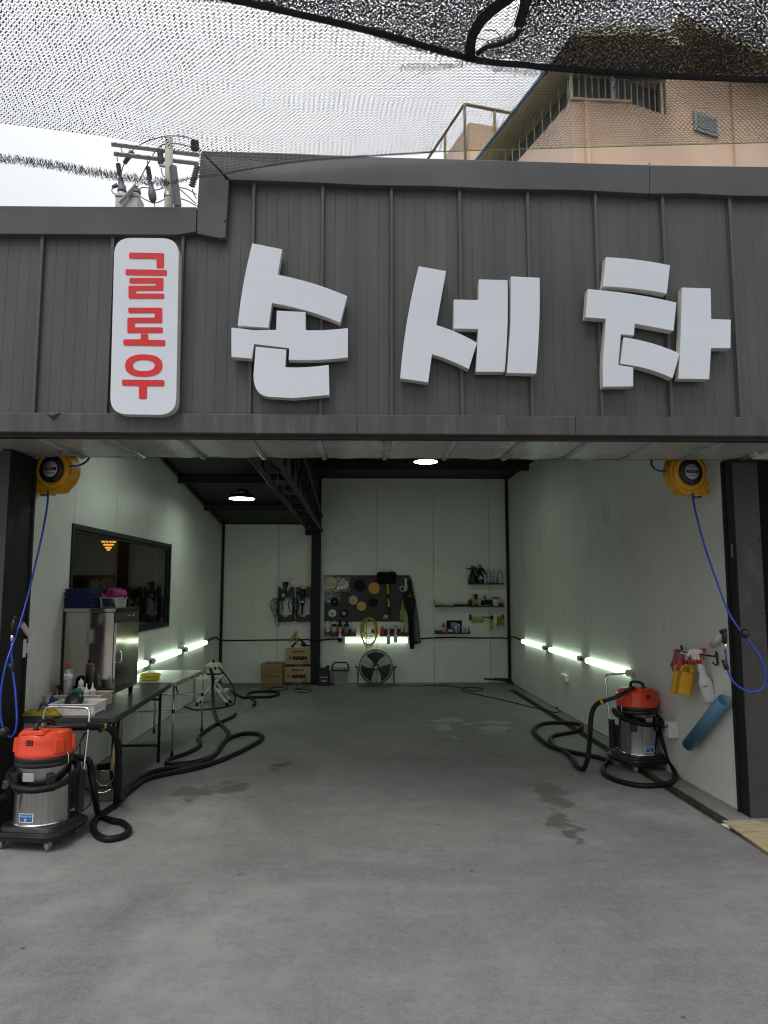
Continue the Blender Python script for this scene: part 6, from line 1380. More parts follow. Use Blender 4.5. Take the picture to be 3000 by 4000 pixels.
# polisher on the boxes
zb_ = z2 + h2 + .002; o = onY(*c5(760, 1390), yb1 + .1)
t = thing('polisher', 'polisher with a large yellow pad lying on the lettered boxes', 'polisher', (o.x, yb1 + .1, zb_))
def L(x, y): p = onY(*c5(x, y), yb1 + .1); return p - Vector(t.location)
ax_ = (L(740, 1320) - L(670, 1280)).normalized()
MB().lathe([(.10, 0), (.108, .012), (.104, .03), (.085, .036)], 26, L(655, 1268), -ax_).build('pad', 'pady', t); MB().lathe([(.075, 0), (.07, .02), (.02, .03)], 20, L(660, 1272), ax_).build('backing', 'sponge', t)
MB().tube([L(680, 1290), L(730, 1325)], [.02, .036], 12).build('gear_head', 'galv', t); MB().tube([L(725, 1322), L(790, 1375), L(830, 1415)], [.038, .040, .042], 12).build('body', 'teal', t)
MB().tube([L(830, 1410), L(880, 1425), L(960, 1422)], [.03, .012, .006], 8).build('tail', 'blackp', t); MB().tube([L(695, 1365), L(615, 1448)], [.016, .018], 8).build('side_handle', 'blackp', t)
p = L(758, 1370); MB().add([p + Vector(v) for v in ((-.035, -.044, .02), (.01, -.046, -.03), (.04, -.044, -.01), (-.005, -.046, .038))], [(0, 1, 2, 3)]).build('rating_label', 'stickerw', t)
# cords on the floor by the boxes
solo('power_lead', 'thin black cord looped on the floor in front of the brown box', 'cord', MB().tube(spline([fl(z68(*q), .006) for q in ((1300, 525), (1280, 545), (1285, 565), (1200, 572), (1080, 572), (1110, 550), (1170, 535), (1250, 545))], .03), .006, 6), 'rubber')
solo('power_lead', 'thin black cord in an oval loop on the floor before the lettered boxes', 'cord', MB().tube(spline([fl(z68(*q), .006) for q in ((1400, 510), (1405, 535), (1370, 562), (1380, 588), (1480, 596), (1560, 585), (1540, 568), (1440, 562), (1390, 560), (1480, 540), (1530, 510))], .03), .006, 6), 'rubber')
# ---- black jug, clear bucket
p = onZ(*c5(1170, 2118)); w_ = (onY(*c5(1275, 1900), p.y).x - onY(*c5(1070, 1900), p.y).x) / 2; h_ = onY(*c5(1170, 1795), p.y).z
t = thing('chemical_jug', 'black gallon jug with printed label on the floor beside the column', 'jug', (p.x, p.y + .06, 0)); 
MB().rbox(-w_, w_, -.07, .07, .001, h_ * .78, .03, 4).rbox(-w_ * .93, w_ * .93, -.065, .065, h_ * .78, h_ * .95, .03, 4, top=.8).build('jug', 'blackp', t, bevel=.008); MB().lathe([(.028, 0), (.028, .045)], 14, (w_ * .62, 0, h_ * .93)).build('cap', 'blackp', t)
MB().tube(spline([(-w_ * .6, -.06, h_ * .82), (-w_ * .3, -.075, h_ * .93), (w_ * .3, -.075, h_ * .93), (w_ * .6, -.06, h_ * .82)], .02), .012, 8).build('handle', 'blackp', t)
lb_ = MB().box(-w_ * .75, w_ * .75, -.0725, -.0715, h_ * .14, h_ * .60).build('label', 'ink', t); MB().text('MEGUIARS', (0, -.074, h_ * .42), X, Zv, .022).box(-w_ * .5, w_ * .5, -.0745, -.0735, h_ * .27, h_ * .285).box(-w_ * .45, w_ * .45, -.0745, -.0735, h_ * .22, h_ * .235).build('lettering', 'stickerw', lb_)
MB().tube([(math.cos(R(a)) * w_ * .6, -.0735, h_ * .46 + math.sin(R(a)) * .035) for a in range(0, 181, 12)], .003, 5).tube([(math.cos(R(a)) * w_ * .6, -.0735, h_ * .40 - math.sin(R(a)) * .025) for a in range(0, 181, 12)], .003, 5).build('emblem_arc', 'redp', lb_)
MT['bin'] = mat('clear_grey_bin', (.36, .40, .37), .3, var=.04, alpha=.55)
p = onZ(*a5(315, 2120)); x0 = onY(*a5(190, 1900), p.y).x - p.x; x1 = onY(*a5(440, 1900), p.y).x - p.x; h_ = onY(*a5(315, 1885), p.y).z; hh = onY(*a5(315, 1770), p.y).z
t = thing('storage_bin', 'clear plastic bucket with black rim and handle next to the fan', 'bucket', (p.x, p.y + .1, 0))
n_ = MB().rbox(x0 * .82, x1 * .82, -.09, .09, .002, h_, .03, 4, top=1.18).build('tub', 'bin', t); MB().rbox(x0 * 1.02, x1 * 1.02, -.115, .115, h_ - .012, h_ + .01, .03, 4).build('rim', 'blackp', t); MB().rbox(x0 * .96, x1 * .96, -.11, .11, h_ + .0105, h_ + .03, .03, 4).build('lid', 'bin', t)
MB().tube([(x0 * 1.03, 0, h_ - .02), (x0 * 1.0, 0, hh - .05), (x0 * .7, 0, hh), (x1 * .7, 0, hh), (x1 * 1.0, 0, hh - .05), (x1 * 1.03, 0, h_ - .02)], .014, 8).build('handle', 'blackp', t)
# ---- floor fan
MT['fang'] = mat('grey_fan_wire', (.12, .13, .125), .45, .6, var=.1); MT['blade'] = mat('black_fan_blade', (.020, .020, .020), .45)
p = onZ(*a5(870, 2145)); fy = p.y + .06; fc = onY(*a5(878, 1830), fy); fr = (onY(*a5(1137, 1830), fy).x - onY(*a5(618, 1830), fy).x) / 2
t = thing('floor_fan', 'round grey metal floor fan with black blades against the back wall', 'fan', (fc.x, fy, 0))
C_ = Vector((0, 0, fc.z))
def circ(r_, y, n=48): return [C_ + Vector((math.cos(2 * math.pi * k / n) * r_, y, math.sin(2 * math.pi * k / n) * r_)) for k in range(n)]
for y in (-.055, .055): MB().tube(circ(fr, y), .009, 6, closed=True).build('guard_rim', 'fang', t)
MB().lathe([(fr - .001, -.05), (fr + .002, -.05), (fr + .002, .05), (fr - .001, .05)], 48, C_, (0, 1, 0)).v and None
mb = MB()
for k in range(22):
    r_ = fr * (.16 + .82 * k / 22); y = -.095 + .04 * (r_ / fr) ** 2; mb.tube(circ(r_, y, 40), .0016, 4, closed=True)
mb.build('guard_rings', 'fang', t)['kind'] = 'stuff'
for k in range(12):
    a = 2 * math.pi * k / 12 + .1; MB().tube([C_ + Vector((math.cos(a) * fr * q_, -.097 + .042 * q_ ** 2, math.sin(a) * fr * q_)) for q_ in (.1, .4, .7, 1)], .0026, 5).build('guard_spoke', 'fang', t)
    MB().tube([C_ + Vector((math.cos(a) * fr * q_, .097 - .042 * q_ ** 2, math.sin(a) * fr * q_)) for q_ in (.1, .4, .7, 1)], .0026, 5).build('rear_spoke', 'fang', t)
MB().lathe([(.034, -.100), (.036, -.106), (.0, -.110)], 20, C_, (0, 1, 0)).build('hub_badge', 'alu', t); MB().lathe([(.05, -.04), (.055, .02), (.05, .11), (.0, .115)], 20, C_, (0, 1, 0)).build('motor', 'blackp', t)
for k in range(3):
    a0 = R(92 + 120 * k)
    def bl(u, v):
        r_ = fr * (.14 + .76 * u); wd = R(82) * (.45 + .75 * u * (1 - .25 * u)); a = a0 + (v - .35) * wd - .25 * u; return C_ + Vector((math.cos(a) * r_, -.02 + (v - .5) * .07, math.sin(a) * r_))
    MB().grid(bl, 8, 6).build('blade', 'blade', t, solid=.004)
bz = onY(*a5(870, 2140), fy).z; sw_ = fr + .025
MB().tube(spline([Vector((-sw_, .0, fc.z)), Vector((-sw_, -.01, fc.z * .55)), Vector((-sw_ + .0, -.02, .06)), Vector((-sw_ + .02, -.03, .02)), Vector((0, -.03, .016)), Vector((sw_ - .02, -.03, .02)), Vector((sw_, -.02, .06)), Vector((sw_, -.01, fc.z * .55)), Vector((sw_, 0, fc.z))], .03), .014, 8).build('stand_tube', 'fang', t); MB().tube([(-sw_ + .01, -.03, .018), (-sw_ + .01, .12, .016), (sw_ - .01, .12, .016), (sw_ - .01, -.03, .018)], .013, 8).build('stand_foot', 'fang', t)
for s in (-1, 1): MB().lathe([(.02, 0), (.024, .02), (.012, .035)], 10, (s * (sw_ + .01), 0, fc.z), (s, 0, 0)).build('tilt_knob', 'blackp', t)
def d5(x, y): return (1500 + x * .4219, 2500 + y * .4219)
q_ = [Vector((.03, .02, .02)) + Vector(t.location)] + [fl(d5(*q), .007) for q in ((80, 418), (250, 425), (450, 420), (620, 425), (715, 445), (800, 470), (900, 470), (915, 452), (850, 440), (750, 438), (718, 458), (760, 482), (900, 513), (1100, 555), (1300, 605), (1420, 635), (1520, 655), (1590, 672), (1640, 650), (1660, 620))]
MB().tube(spline([p - Vector(t.location) for p in q_], .05), .007, 6).build('power_cord', 'rubber', t)
a = onR(2203, 2750, .03); 
MB().tube(spline([fl(d5(1660, 620), .007) - Vector(t.location), fl((2205, 2752), .03) - Vector(t.location), fl((2195, 2745), .02) - Vector(t.location), fl((2182, 2758), .02) - Vector(t.location)], .02), .007, 6).tube([fl((2184, 2757), .02) - Vector(t.location), fl((2174, 2766), .02) - Vector(t.location)], [.02, .012], 8).build('plug_end', 'rubber', t)
# ---- folded black frame on the floor at the right back corner
t = thing('floor_bracket', 'low black folding frame on the floor in the right back corner', 'frame', fl(d5(1020, 390), 0)); tl = Vector(t.location)
yA = onZ(*d5(880, 395)).y; q0, q1, q2 = onY(*d5(870, 352), yA), onY(*d5(1170, 365), yA - .1), onY(*d5(1180, 383), yA - .25)
MB().tube([q0 - tl, q1 - tl], .018, 6).build('rail', 'blackp', t); MB().tube([q0 - tl, q2 - tl], .016, 6).build('rail', 'blackp', t)
for q in (q0, q1, q2): MB().box(q.x - .03 - tl.x, q.x + .03 - tl.x, q.y - .03 - tl.y, q.y + .03 - tl.y, .001, q.z).build('foot', 'blackp', t, bevel=.004)

# ================================================================== RIGHT SIDE
def z8(x, y): return (2000 + x * .6028, 2300 + y * .6028)
vr = onZ(2486, 2985); vr = Vector((vr.x - .02, vr.y - .12, 0))
t, loc, wor = vacuum((vr.x, vr.y, 0), R(16), 'right vacuum cleaner with orange head and steel drum, by the right wall', -1)
def vy(d): return vr.y + d
wand = [onY(*z8(790, 640), vy(-.10)), onY(*z8(735, 668), vy(-.17)), onY(*z8(690, 695), vy(-.2)), onY(*z8(600, 727), vy(-.16))]
MB().tube(spline(loc(wand), .03), .021, 10).build('wand', 'blackp', t); MB().tube(loc([onY(*z8(592, 728), vy(-.155)), onY(*z8(574, 734), vy(-.145))]), .029, 12).build('hose_band', 'yellow', t)
h1_ = [onY(*z8(600, 727), vy(-.16)), onY(*z8(545, 752), vy(-.12)), onY(*z8(515, 820), vy(-.10)), onY(*z8(505, 950), vy(-.16)), onY(*z8(492, 1090), vy(-.35)), fl(z8(462, 1168))] + [fl(z8(*q)) for q in ((425, 1152), (385, 1092), (330, 1050), (240, 1015), (165, 955), (145, 905), (210, 872), (330, 868), (435, 878), (450, 905), (385, 930), (275, 950), (248, 980), (285, 1028), (420, 1065), (560, 1092), (640, 1120))]
hose(MB(), loc(h1_), HR, .045).build('vacuum_hose', 'rubber', t)
ring = wor([(math.sin(R(a)) * .245, -math.cos(R(a)) * .245, .56 - .10 * math.cos(R(a - 10)) * .6) for a in range(-130, 130, 20)])
h2_ = ring + [onY(*z8(960, 940), vy(-.05)), onY(*z8(985, 1010), vy(-.1))] + [onY(*z8(1030, 1130), vy(-.2))] + [fl(z8(*q)) for q in ((1060, 1215), (1010, 1262), (850, 1275), (690, 1245), (605, 1200), (595, 1150), (640, 1110))]
hose(MB(), loc(h2_), HR, .045).build('inlet_hose', 'rubber', t)
pg_ = onR(2618, 2835, .06)
MB().tube(spline(loc([wor([(.2, .05, .45)])[0], onY(*z8(985, 900), pg_.y - .15), onY(*z8(1005, 885), pg_.y - .05), onR(2620, 2834, .05)]), .02), .006, 8).tube(loc([onR(2612, 2838, .05), onR(2628, 2832, .04)]), [.016, .024], 10).build('power_cord', 'rubber', t)
# far white outlet cover
p = onR(2212, 2645, 0); a, e = onR(2200, 2630, 0), onR(2224, 2664, 0)
so_ = thing('wall_outlet', 'small white socket box low on the right wall under the tube lamps', 'socket', (p.x, p.y, e.z), group='white surface sockets on the right wall')
xw = wallR(p.y); MB().box(xw - .05, xw - .001, e.y, a.y, e.z, a.z).build('socket_box', 'whitep', so_, True, bevel=.004); MB().box(xw - .058, xw - .0505, e.y + .01, a.y - .01, e.z + .02, a.z - .02).build('flap', 'whitep', so_, True, bevel=.002)
# ---- hook rail with spray bottles and gloves
hk = thing('hook_rail', 'black hook rail on the right wall holding sprayers and gloves', 'hook rail', onR(2700, 2555, .06))
HO = .10
ra, rb = onR(2632, 2540, HO), onR(2800, 2566, HO)
MB().tube([ra, rb], .0065, 8).build('bar', 'blackp', hk, True)
for (px, py, py2) in ((2660, 2523, 2542), (2798, 2545, 2598)):
    w0, w1 = onR(px, py, .004), onR(px + 6, py2, .004); MB().tube([w0, onR(px + 4, (py + py2) / 2, .006), w1], .010, 8).tube([onR(px + 2, py + 12, .006), onR(px - (0 if px < 2700 else 6), py + 16, HO)], .007, 8).build('bracket', 'blackp', hk, True)
MB().tube(spline([onR(2804, 2596, .02), onR(2796, 2598, .05), onR(2788, 2592, .07), onR(2784, 2588, .07)], .01), .006, 8).build('end_hook', 'blackp', hk, True)
MT['bottley'] = mat('amber_yellow_bottle', (.62, .33, .008), .38, var=.05); MT['white4'] = mat('white_translucent_bottle', (.60, .60, .62), .4, var=.04); MT['sprayw'] = mat('sprayer_white', (.70, .68, .63), .4)
MT['glovep'] = mat('pink_rubber_glove', (.42, .10, .14), .55, var=.1)
def f6(x, y): return (2550 + x * .2486, 2450 + y * .2486)
def sprayer_head(t, z):
    """trigger head pointing along +X (towards the bay opening), neck at height z"""
    MB().lathe([(.020, 0), (.021, .022), (.019, .028)], 14, (0, 0, z)).build('collar', 'redp', t)
    MB().prism(roundpoly([(-.014, 0), (.014, 0), (.012, .03), (.03, .05), (.045, .055), (.045, .075), (.01, .088), (-.03, .085), (-.05, .06), (-.055, .035), (-.045, .03), (-.03, .05), (-.014, .045)], .005, 2), (0, -.012, z + .028), X, Zv, (0, .024, 0)).build('trigger_body', 'sprayw', t, bevel=.003)
    MB().rbox(.045, .075, -.013, .013, z + .028 + .05, z + .028 + .082, .004, 2).build('nozzle', 'redp', t); MB().tube(spline([(.03, 0, z + .078), (.045, 0, z + .05), (.035, 0, z + .02)], .01), .006, 6).build('trigger', 'redp', t)
def placed(name, label, cat, px, py, off, tilt, yaw, group):
    p = onR(px, py, off); t = thing(name, label, cat, p, group=group); t.rotation_euler = (tilt[0], tilt[1], yaw); return t
# yellow squeeze jugs hung by their sprayers: outline cut from side, with a loop handle
def ybottle(px, py, label, k):
    t = placed('yellow_sprayer', label, 'spray bottle', px, py, .10, (0, R(12), 0), R(-12), 'yellow spray bottles on the hook rail')
    MB().rbox(-.058, .058, -.036, .036, -.27, -.075, .028, 4, top=.94).build('body', 'bottley', t, bevel=.010)
    MB().rbox(.006, .056, -.034, .034, -.0745, -.03, .02, 4, top=.75).lathe([(.020, -.035), (.019, -.005)], 14, (.024, 0, 0)).build('shoulder', 'bottley', t, bevel=.004)
    MB().tube(spline([(.015, 0, -.035), (-.02, 0, -.026), (-.048, 0, -.042), (-.052, 0, -.085)], .01), .0105, 8).build('handle_loop', 'bottley', t)
    hd = bpy.data.objects.new('sprayer_head', None)
    s0 = MB().lathe([(.021, -.006), (.022, .016), (.020, .022)], 14, (.024, 0, 0)).build('collar', 'redp', t)
    MB().prism(roundpoly([(.012, 0), (.036, 0), (.034, .028), (.05, .045), (.05, .07), (.02, .088), (-.02, .078), (-.04, .045), (-.034, .03), (-.012, .046), (.010, .04)], .005, 2), (0, -.013, .022), X, Zv, (0, .026, 0)).build('trigger_body', 'sprayw', t, bevel=.003)
    MB().rbox(.0505, .078, -.013, .013, .07, .105, .004, 2).build('nozzle', 'redp', t); MB().tube(spline([(.05, 0, .072), (.068, 0, .05), (.072, 0, .02)], .01), .006, 6).build('trigger', 'redp', t)
    bpy.data.objects.remove(hd)
p1_ = f6(490, 545); ybottle(*f6(468, 552), 'yellow spray bottle next to the pink gloves on the hook rail', 0)
ybottle(*f6(575, 565), 'yellow spray bottle next to the white one on the hook rail', 1)
t = placed('white_sprayer', 'white translucent spray bottle on the hook rail nearest the column', 'spray bottle', *f6(735, 560), .10, (0, R(-13), 0), R(-8), None)
MB().lathe([(.048, -.315), (.050, -.308), (.052, -.16), (.048, -.142), (.030, -.10), (.026, -.06), (.029, -.045), (.029, -.03), (.019, -.015), (.019, .0)], 22, sy=.8).build('body', 'white4', t)
tmp = MB().text('NAS', (-.018, -.0425, -.19), X, Zv, .016); tmp.build('handwriting', 'ink', t)
sprayer_head(t, -.004)
t = placed('spare_trigger', 'spare white and red trigger head hung between the sprayers', 'spray head', *f6(668, 555), .13, (0, R(-8), 0), R(-10), None); sprayer_head(t, -.004)
t = thing('rubber_gloves', 'pair of pink rubber gloves hanging at the left end of the hook rail', 'gloves', onR(2640, 2640, .08))
for k, (pts, w_) in enumerate(((((385, 365), (360, 430), (340, 500), (300, 590), (292, 625)), 30), (((405, 365), (370, 480), (345, 560), (325, 640), (320, 690)), 30), (((430, 420), (395, 520), (372, 640), (375, 780)), 42), (((440, 430), (430, 560), (420, 700), (430, 810)), 42))):
    q_ = spline([onR(*f6(*q), .09 + .012 * k) for q in pts], .02); n_ = len(q_)
    MB().tube(q_, [w_ * .00058 * (1.1 - .5 * (i / n_) if k < 2 else 1.0) for i in range(n_)], 10).build('finger' if k < 2 else 'cuff', 'glovep', t, True)
# ---- blue pipe fixed to the wall
MT['pvc'] = mat('blue_grey_pvc', (.085, .20, .30), .4, var=.05)
a, e = onR(*f6(1122, 1150), .075), onR(*f6(560, 1850), .075)
bp_ = thing('blue_pipe', 'blue grey plastic pipe fixed at a slant to the right wall', 'pipe', e); d = (a - e)
u, w = basis(d); R0 = .052
mb = MB(); n_ = 28; vs = []
for r_, q in ((R0, e), (R0, a), (R0 - .006, a), (R0 - .006, e)): vs += [q + (u * math.cos(2 * math.pi * k / n_) + w * math.sin(2 * math.pi * k / n_)) * r_ for k in range(n_)]
mb.add(vs, [(i * n_ + k, i * n_ + (k + 1) % n_, ((i + 1) % 4) * n_ + (k + 1) % n_, ((i + 1) % 4) * n_ + k) for i in range(4) for k in range(n_)], True); mb.build('pipe', 'pvc', bp_, True)
MB().tube([onR(*f6(1140, 1290), .008), onR(*f6(690, 1830), .008)], .010, 6).build('adhesive_bead', 'milky', bp_, True)
MB().lathe([(.006, 0), (.006, .003)], 8, a + d.normalized() * -.012 - w * (R0 - .008), w).build('screw_hole', 'ink', bp_, True)

# ================================================================== OUTSIDE: NETS, POLE, HOUSES BEHIND
MT['netyarn'] = mat('black_net_yarn', (.018, .018, .020), .6, var=.2)
MT['hem'] = mat('black_webbing', (.012, .012, .016), .7, var=.25, vs_=40)
# front shade net: coarse knit of zigzag yarns, stretched from the parapet back over the forecourt
xs_e = [onY(q, p, 4.55) for q, p in ((-500, 465), (0, 482), (420, 535), (780, 606), (1100, 640), (1410, 612), (1690, 594), (2200, 578), (3000, 557), (3700, 540))]
def zedge(x):
    if x <= xs_e[0].x: return xs_e[0].z
    for a, b_ in zip(xs_e[:-1], xs_e[1:]):
        if x <= b_.x: return a.z + (b_.z - a.z) * (x - a.x) / (b_.x - a.x)
    return xs_e[-1].z
def netz(x, y):
    t = max(0, min(1, (4.55 - y) / 1.6)); base = 4.86 - .03 * (y - 3)
    sag = .05 * math.sin(x * 1.3 + .5) * math.sin(y * 1.1)
    w = (1 - t) ** 1.5
    return zedge(x) * w + (base + sag) * (1 - w)
def rib_strip(V, F, a, b_, w, up=Vector((0, 0, 1))):
    d = b_ - a; s = d.cross(up)
    if s.length < 1e-9: return
    s = s.normalized() * (w / 2); o = len(V); V += [a - s, a + s, b_ + s, b_ - s]; F.append((o, o + 1, o + 2, o + 3))
net = thing('shade_net', 'black knitted shade net with coarse zigzag yarns stretched over the forecourt', 'net', (0, 3, 4.6))
V, F = [], []
PX, PY = .0305, .0225
x0n, x1n, y0n = -3.6, 3.8, -1.6
nx = int((x1n - x0n) / PX); ny = int((4.55 - y0n) / PY)
for j in range(ny):
    y = 4.548 - j * PY; fine = y > 2.9
    for i in range(nx):
        xa = x0n + i * PX + .010 * math.sin(j * .35 + i * .05); jit = random.uniform(-.003, .003); jy = random.uniform(-.0025, .0025)
        a = Vector((xa, y + jy, netz(xa, y))); m_ = Vector((xa + PX * .46 + jit, y - PY * .80, 0)); m_.z = netz(m_.x, m_.y); e = Vector((xa + PX * 1.02, y, netz(xa + PX, y)))
        rib_strip(V, F, a, m_, random.choice((.0046, .0058, .0082)) if fine else .0065)
        rib_strip(V, F, m_, e, .0035 if fine else .0045)
        if random.random() < .22 and fine: rib_strip(V, F, m_, Vector((m_.x + .004, m_.y - PY * .6, netz(m_.x, m_.y))), .003)
MB().add(V, F).build('net_yarns', 'netyarn', net, True)['kind'] = 'stuff'
# knotted lower edge; on the left it is bunched into a sagging rope
def rope(pts, rad, nper, mname='netyarn', nm='edge_bundle'):
    q = spline(pts, .013); V, F = [], []
    for k in range(len(q) - 1):
        u, w = basis(q[k + 1] - q[k])
        for s in range(nper):
            a = random.uniform(0, 6.28); b2_ = a + random.uniform(1, 3); r_ = rad * random.uniform(.4, 1.1); r2 = rad * random.uniform(.4, 1.1)
            rib_strip(V, F, q[k] + (u * math.cos(a) + w * math.sin(a)) * r_, q[k + 1] + (q[k + 1] - q[k]) * .3 + (u * math.cos(b2_) + w * math.sin(b2_)) * r2, .0026, Vector((0, -1, .3)))
    MB().add(V, F).build(nm, mname, net, True)['kind'] = 'stuff'
rope([onY(*q, 4.5) for q in ((-250, 590), (0, 618), (180, 640), (360, 672), (540, 700), (655, 716))], .036, 11)
rope([onY(*q, 4.5) for q in ((655, 716), (700, 706), (770, 692))], .018, 9)
rope([onY(*q, 4.5) for q in ((770, 692), (860, 682), (1000, 655), (1200, 627), (1420, 611), (1690, 594))], .010, 6)
# the fold of net hanging against the parapet, between the rope and the sheet above
V, F = [], []
lo = spline([onY(*q, 4.5) for q in ((775, 690), (900, 674), (1060, 646), (1240, 624), (1420, 611))], .03)
for k in range(len(lo)):
    p = lo[k]; x = p.x; top = onY(860 + (1420 - 860) * k / len(lo), 590 + 18 * k / len(lo), 4.5).z
    nrow = max(1, int((top - p.z) / .02))
    for j in range(nrow):
        z = p.z + (top - p.z) * j / nrow
        for d in range(2):
            a = Vector((x + .015 * d, 4.5 + random.uniform(-.004, .004), z)); m_ = Vector((x + .008 + .015 * d, 4.5, z + .016)); e = Vector((x + .016 + .015 * d, 4.5, z))
            rib_strip(V, F, a, m_, .0045, Vector((0, 1, 0))); rib_strip(V, F, m_, e, .003, Vector((0, 1, 0)))
MB().add(V, F).build('hanging_fold', 'netyarn', net, True)['kind'] = 'stuff'
MT['greencord'] = mat('green_edge_cord', (.16, .30, .06), .6)
MB().tube(spline([onY(*q, 4.545) for q in ((860, 682), (1060, 646), (1240, 624), (1420, 611), (1690, 594), (2200, 578), (3000, 557), (3500, 545))], .1), .003, 5).build('edge_cord', 'greencord', net, True)
# gathered knot where the dark net is tied on
rope([onY(*q, 3.35) for q in ((1560, 262), (1700, 262), (1790, 252), (1850, 240), (1920, 262), (2030, 280), (2140, 288))], .022, 5, nm='gathered_yarn')

# second, denser net overhead on the right
ZD = 4.42
dn = thing('dense_shade_net', 'dense dark shade net with webbing hem at the upper right', 'net', (1.5, 3.2, ZD))
hem = [onZ(*q, ZD) for q in ((700, -46), (895, 0), (1200, 68), (1500, 140), (1850, 236), (2050, 258), (2180, 272), (2600, 300), (3000, 318), (3500, 350))]
def hemy(x):
    if x <= hem[0].x: return hem[0].y - (hem[0].x - x) * .3 * -1 * -1
    for a, b_ in zip(hem[:-1], hem[1:]):
        if x <= b_.x: return a.y + (b_.y - a.y) * (x - a.x) / (b_.x - a.x)
    return hem[-1].y
hole = [onZ(*q, ZD) for q in ((1848, 225), (1835, 175), (1850, 120), (1900, 60), (1990, -10), (2030, -60), (2075, -30), (2050, 30), (2035, 90), (2015, 135), (1970, 160), (1900, 175))]
def inhole(x, y):
    c = False; n = len(hole)
    for i in range(n):
        a, b_ = hole[i - 1], hole[i]
        if (a.y > y) != (b_.y > y) and x < (b_.x - a.x) * (y - a.y) / (b_.y - a.y) + a.x: c = not c
    return c
V, F = [], []; cell = .0112
xa0 = hem[0].x; xa1 = 3.7
for i in range(int((xa1 - xa0) / cell)):
    x = xa0 + i * cell; ye = hemy(x)
    for j in range(int((ye - 2.1) / cell)):
        y = ye - j * cell
        if inhole(x, y): continue
        z = ZD + .03 * math.sin(x * 5 + y * 3) + random.uniform(-.006, .006)
        for s in range(3):
            a = random.uniform(0, 6.28); L_ = cell * random.uniform(.5, .95); w = cell * random.uniform(.36, .66)
            p = Vector((x + random.uniform(-.5, .5) * cell, y + random.uniform(-.5, .5) * cell, z + s * .004)); d = Vector((math.cos(a), math.sin(a), 0)) * L_ * .6
            rib_strip(V, F, p - d, p + d, w)
MB().add(V, F).build('net_yarns', 'netyarn', dn, True)['kind'] = 'stuff'
def strap(pts, w, nm):
    q = spline(pts, .03); mb = MB(); vs = []
    for k, p in enumerate(q):
        d = q[min(k + 1, len(q) - 1)] - q[max(k - 1, 0)]; s = d.cross(Vector((0, .78, .62))).normalized() * (w / 2); vs += [p - s, p + s]
    mb.add(vs, [(2 * k, 2 * k + 1, 2 * k + 3, 2 * k + 2) for k in range(len(q) - 1)], True); mb.build(nm, 'hem', dn, True, solid=.006)
strap([p + Vector((0, -.012, -.004)) for p in hem], .030, 'hem_webbing')
strap([onZ(*q, ZD - .012) for q in ((1842, 236), (1838, 190), (1850, 130), (1895, 65), (1975, 0), (2060, -60))], .048, 'twisted_strap')
strap([onZ(*q, ZD - .012) for q in ((2025, 105), (2040, 60), (2052, 10), (2055, -50))], .050, 'twisted_strap')
strap([onZ(*q, ZD - .010) for q in ((1862, 212), (1895, 185), (1950, 172), (2010, 150), (2030, 115))], .022, 'hem_webbing')
for pts in (((1865, 150), (1910, 157), (1960, 140), (2000, 100), (2025, 20)), ((1890, 118), (1935, 120), (1958, 160), (1945, 230), (1920, 268))):
    MB().tube(spline([onZ(*q, ZD - .03) for q in pts], .02), .0022, 5).build('loose_thread', 'hem', dn, True)

# ------------------------------------------------------------------ utility pole far behind
MT['polec'] = mat('weathered_concrete_pole', (.34, .33, .29), .85, var=.2, vs_=3, stretch=(3, 3, .4))
MT['arm'] = mat('galvanised_crossarm', (.30, .32, .31), .6, var=.1)
MT['insul'] = mat('grey_insulator', (.10, .10, .115), .45, var=.15)
MT['porc'] = mat('cream_porcelain', (.55, .54, .46), .35)
MT['trafo'] = mat('pale_transformer_tank', (.40, .42, .41), .5, var=.06)
def zP(x, y): return (380 + x * .2652, 500 + y * .2652)
YP = 20.0
def at(x, y, d=0.0): return onY(*zP(x, y), YP + d)
b = at(1055, 1150); tp = at(1050, 135)
pole = thing('utility_pole', 'concrete utility pole with crossarms and insulators behind the roof', 'utility pole', (b.x, YP, -.35))
MB().tube([(b.x, YP, -.35), (b.x, YP, b.z), (tp.x + .01, YP, tp.z)], [.19, .128, .112], 16).build('pole_shaft', 'polec', pole, True)
for (xa, ya, xb, yb, nm) in ((205, 238, 1503, 400, 0), (240, 378, 1492, 525, 1)):
    a, e = at(xa, ya, -.35), at(xb, yb, .35); d = (e - a).normalized(); mb = MB(); s = .075
    u, w = basis(d); mb.tube([a, e], s, 4, smooth=False)
    arm = mb.build('crossarm', 'arm', pole, True)
    for k in range(6):
        p = a + (e - a) * (.05 + k * .12); MB().box(p.x - .045, p.x + .045, p.y - .085, p.y - .055, p.z - .012, p.z + .012).build('bolt_slot', 'insul', arm, True)
def sheds(a, e, n_, r_, r0, nm='insulator', m='insul', top=None):
    a, e = Vector(a), Vector(e); L_ = (e - a).length; prof = []
    for k in range(n_): prof += [(r0, L_ * (k + .05) / n_), (r_, L_ * (k + .45) / n_), (r0, L_ * (k + .7) / n_)]
    MB().lathe(prof, 12, a, e - a).build(nm, m, pole, True)
sheds(at(307, 525), at(330, 700), 7, .075, .05); sheds(at(745, 575), at(778, 760), 8, .075, .045)
sheds(at(925, 340), at(938, 535), 7, .095, .07); sheds(at(1435, 195, .3), at(1440, 330, .3), 5, .13, .10); sheds(at(1475, 560), at(1390, 870), 9, .10, .06)
MB().lathe([(.03, 0), (.07, .25), (.12, .5), (.11, .66), (.03, .78)], 12, at(775, 745), at(805, 950) - at(775, 745)).build('insulator_boot', 'insul', pole, True)
MB().lathe([(.03, 0), (.08, .15), (.11, .5), (.10, .62)], 12, at(335, 690), at(362, 880) - at(335, 690)).build('insulator_boot', 'insul', pole, True)
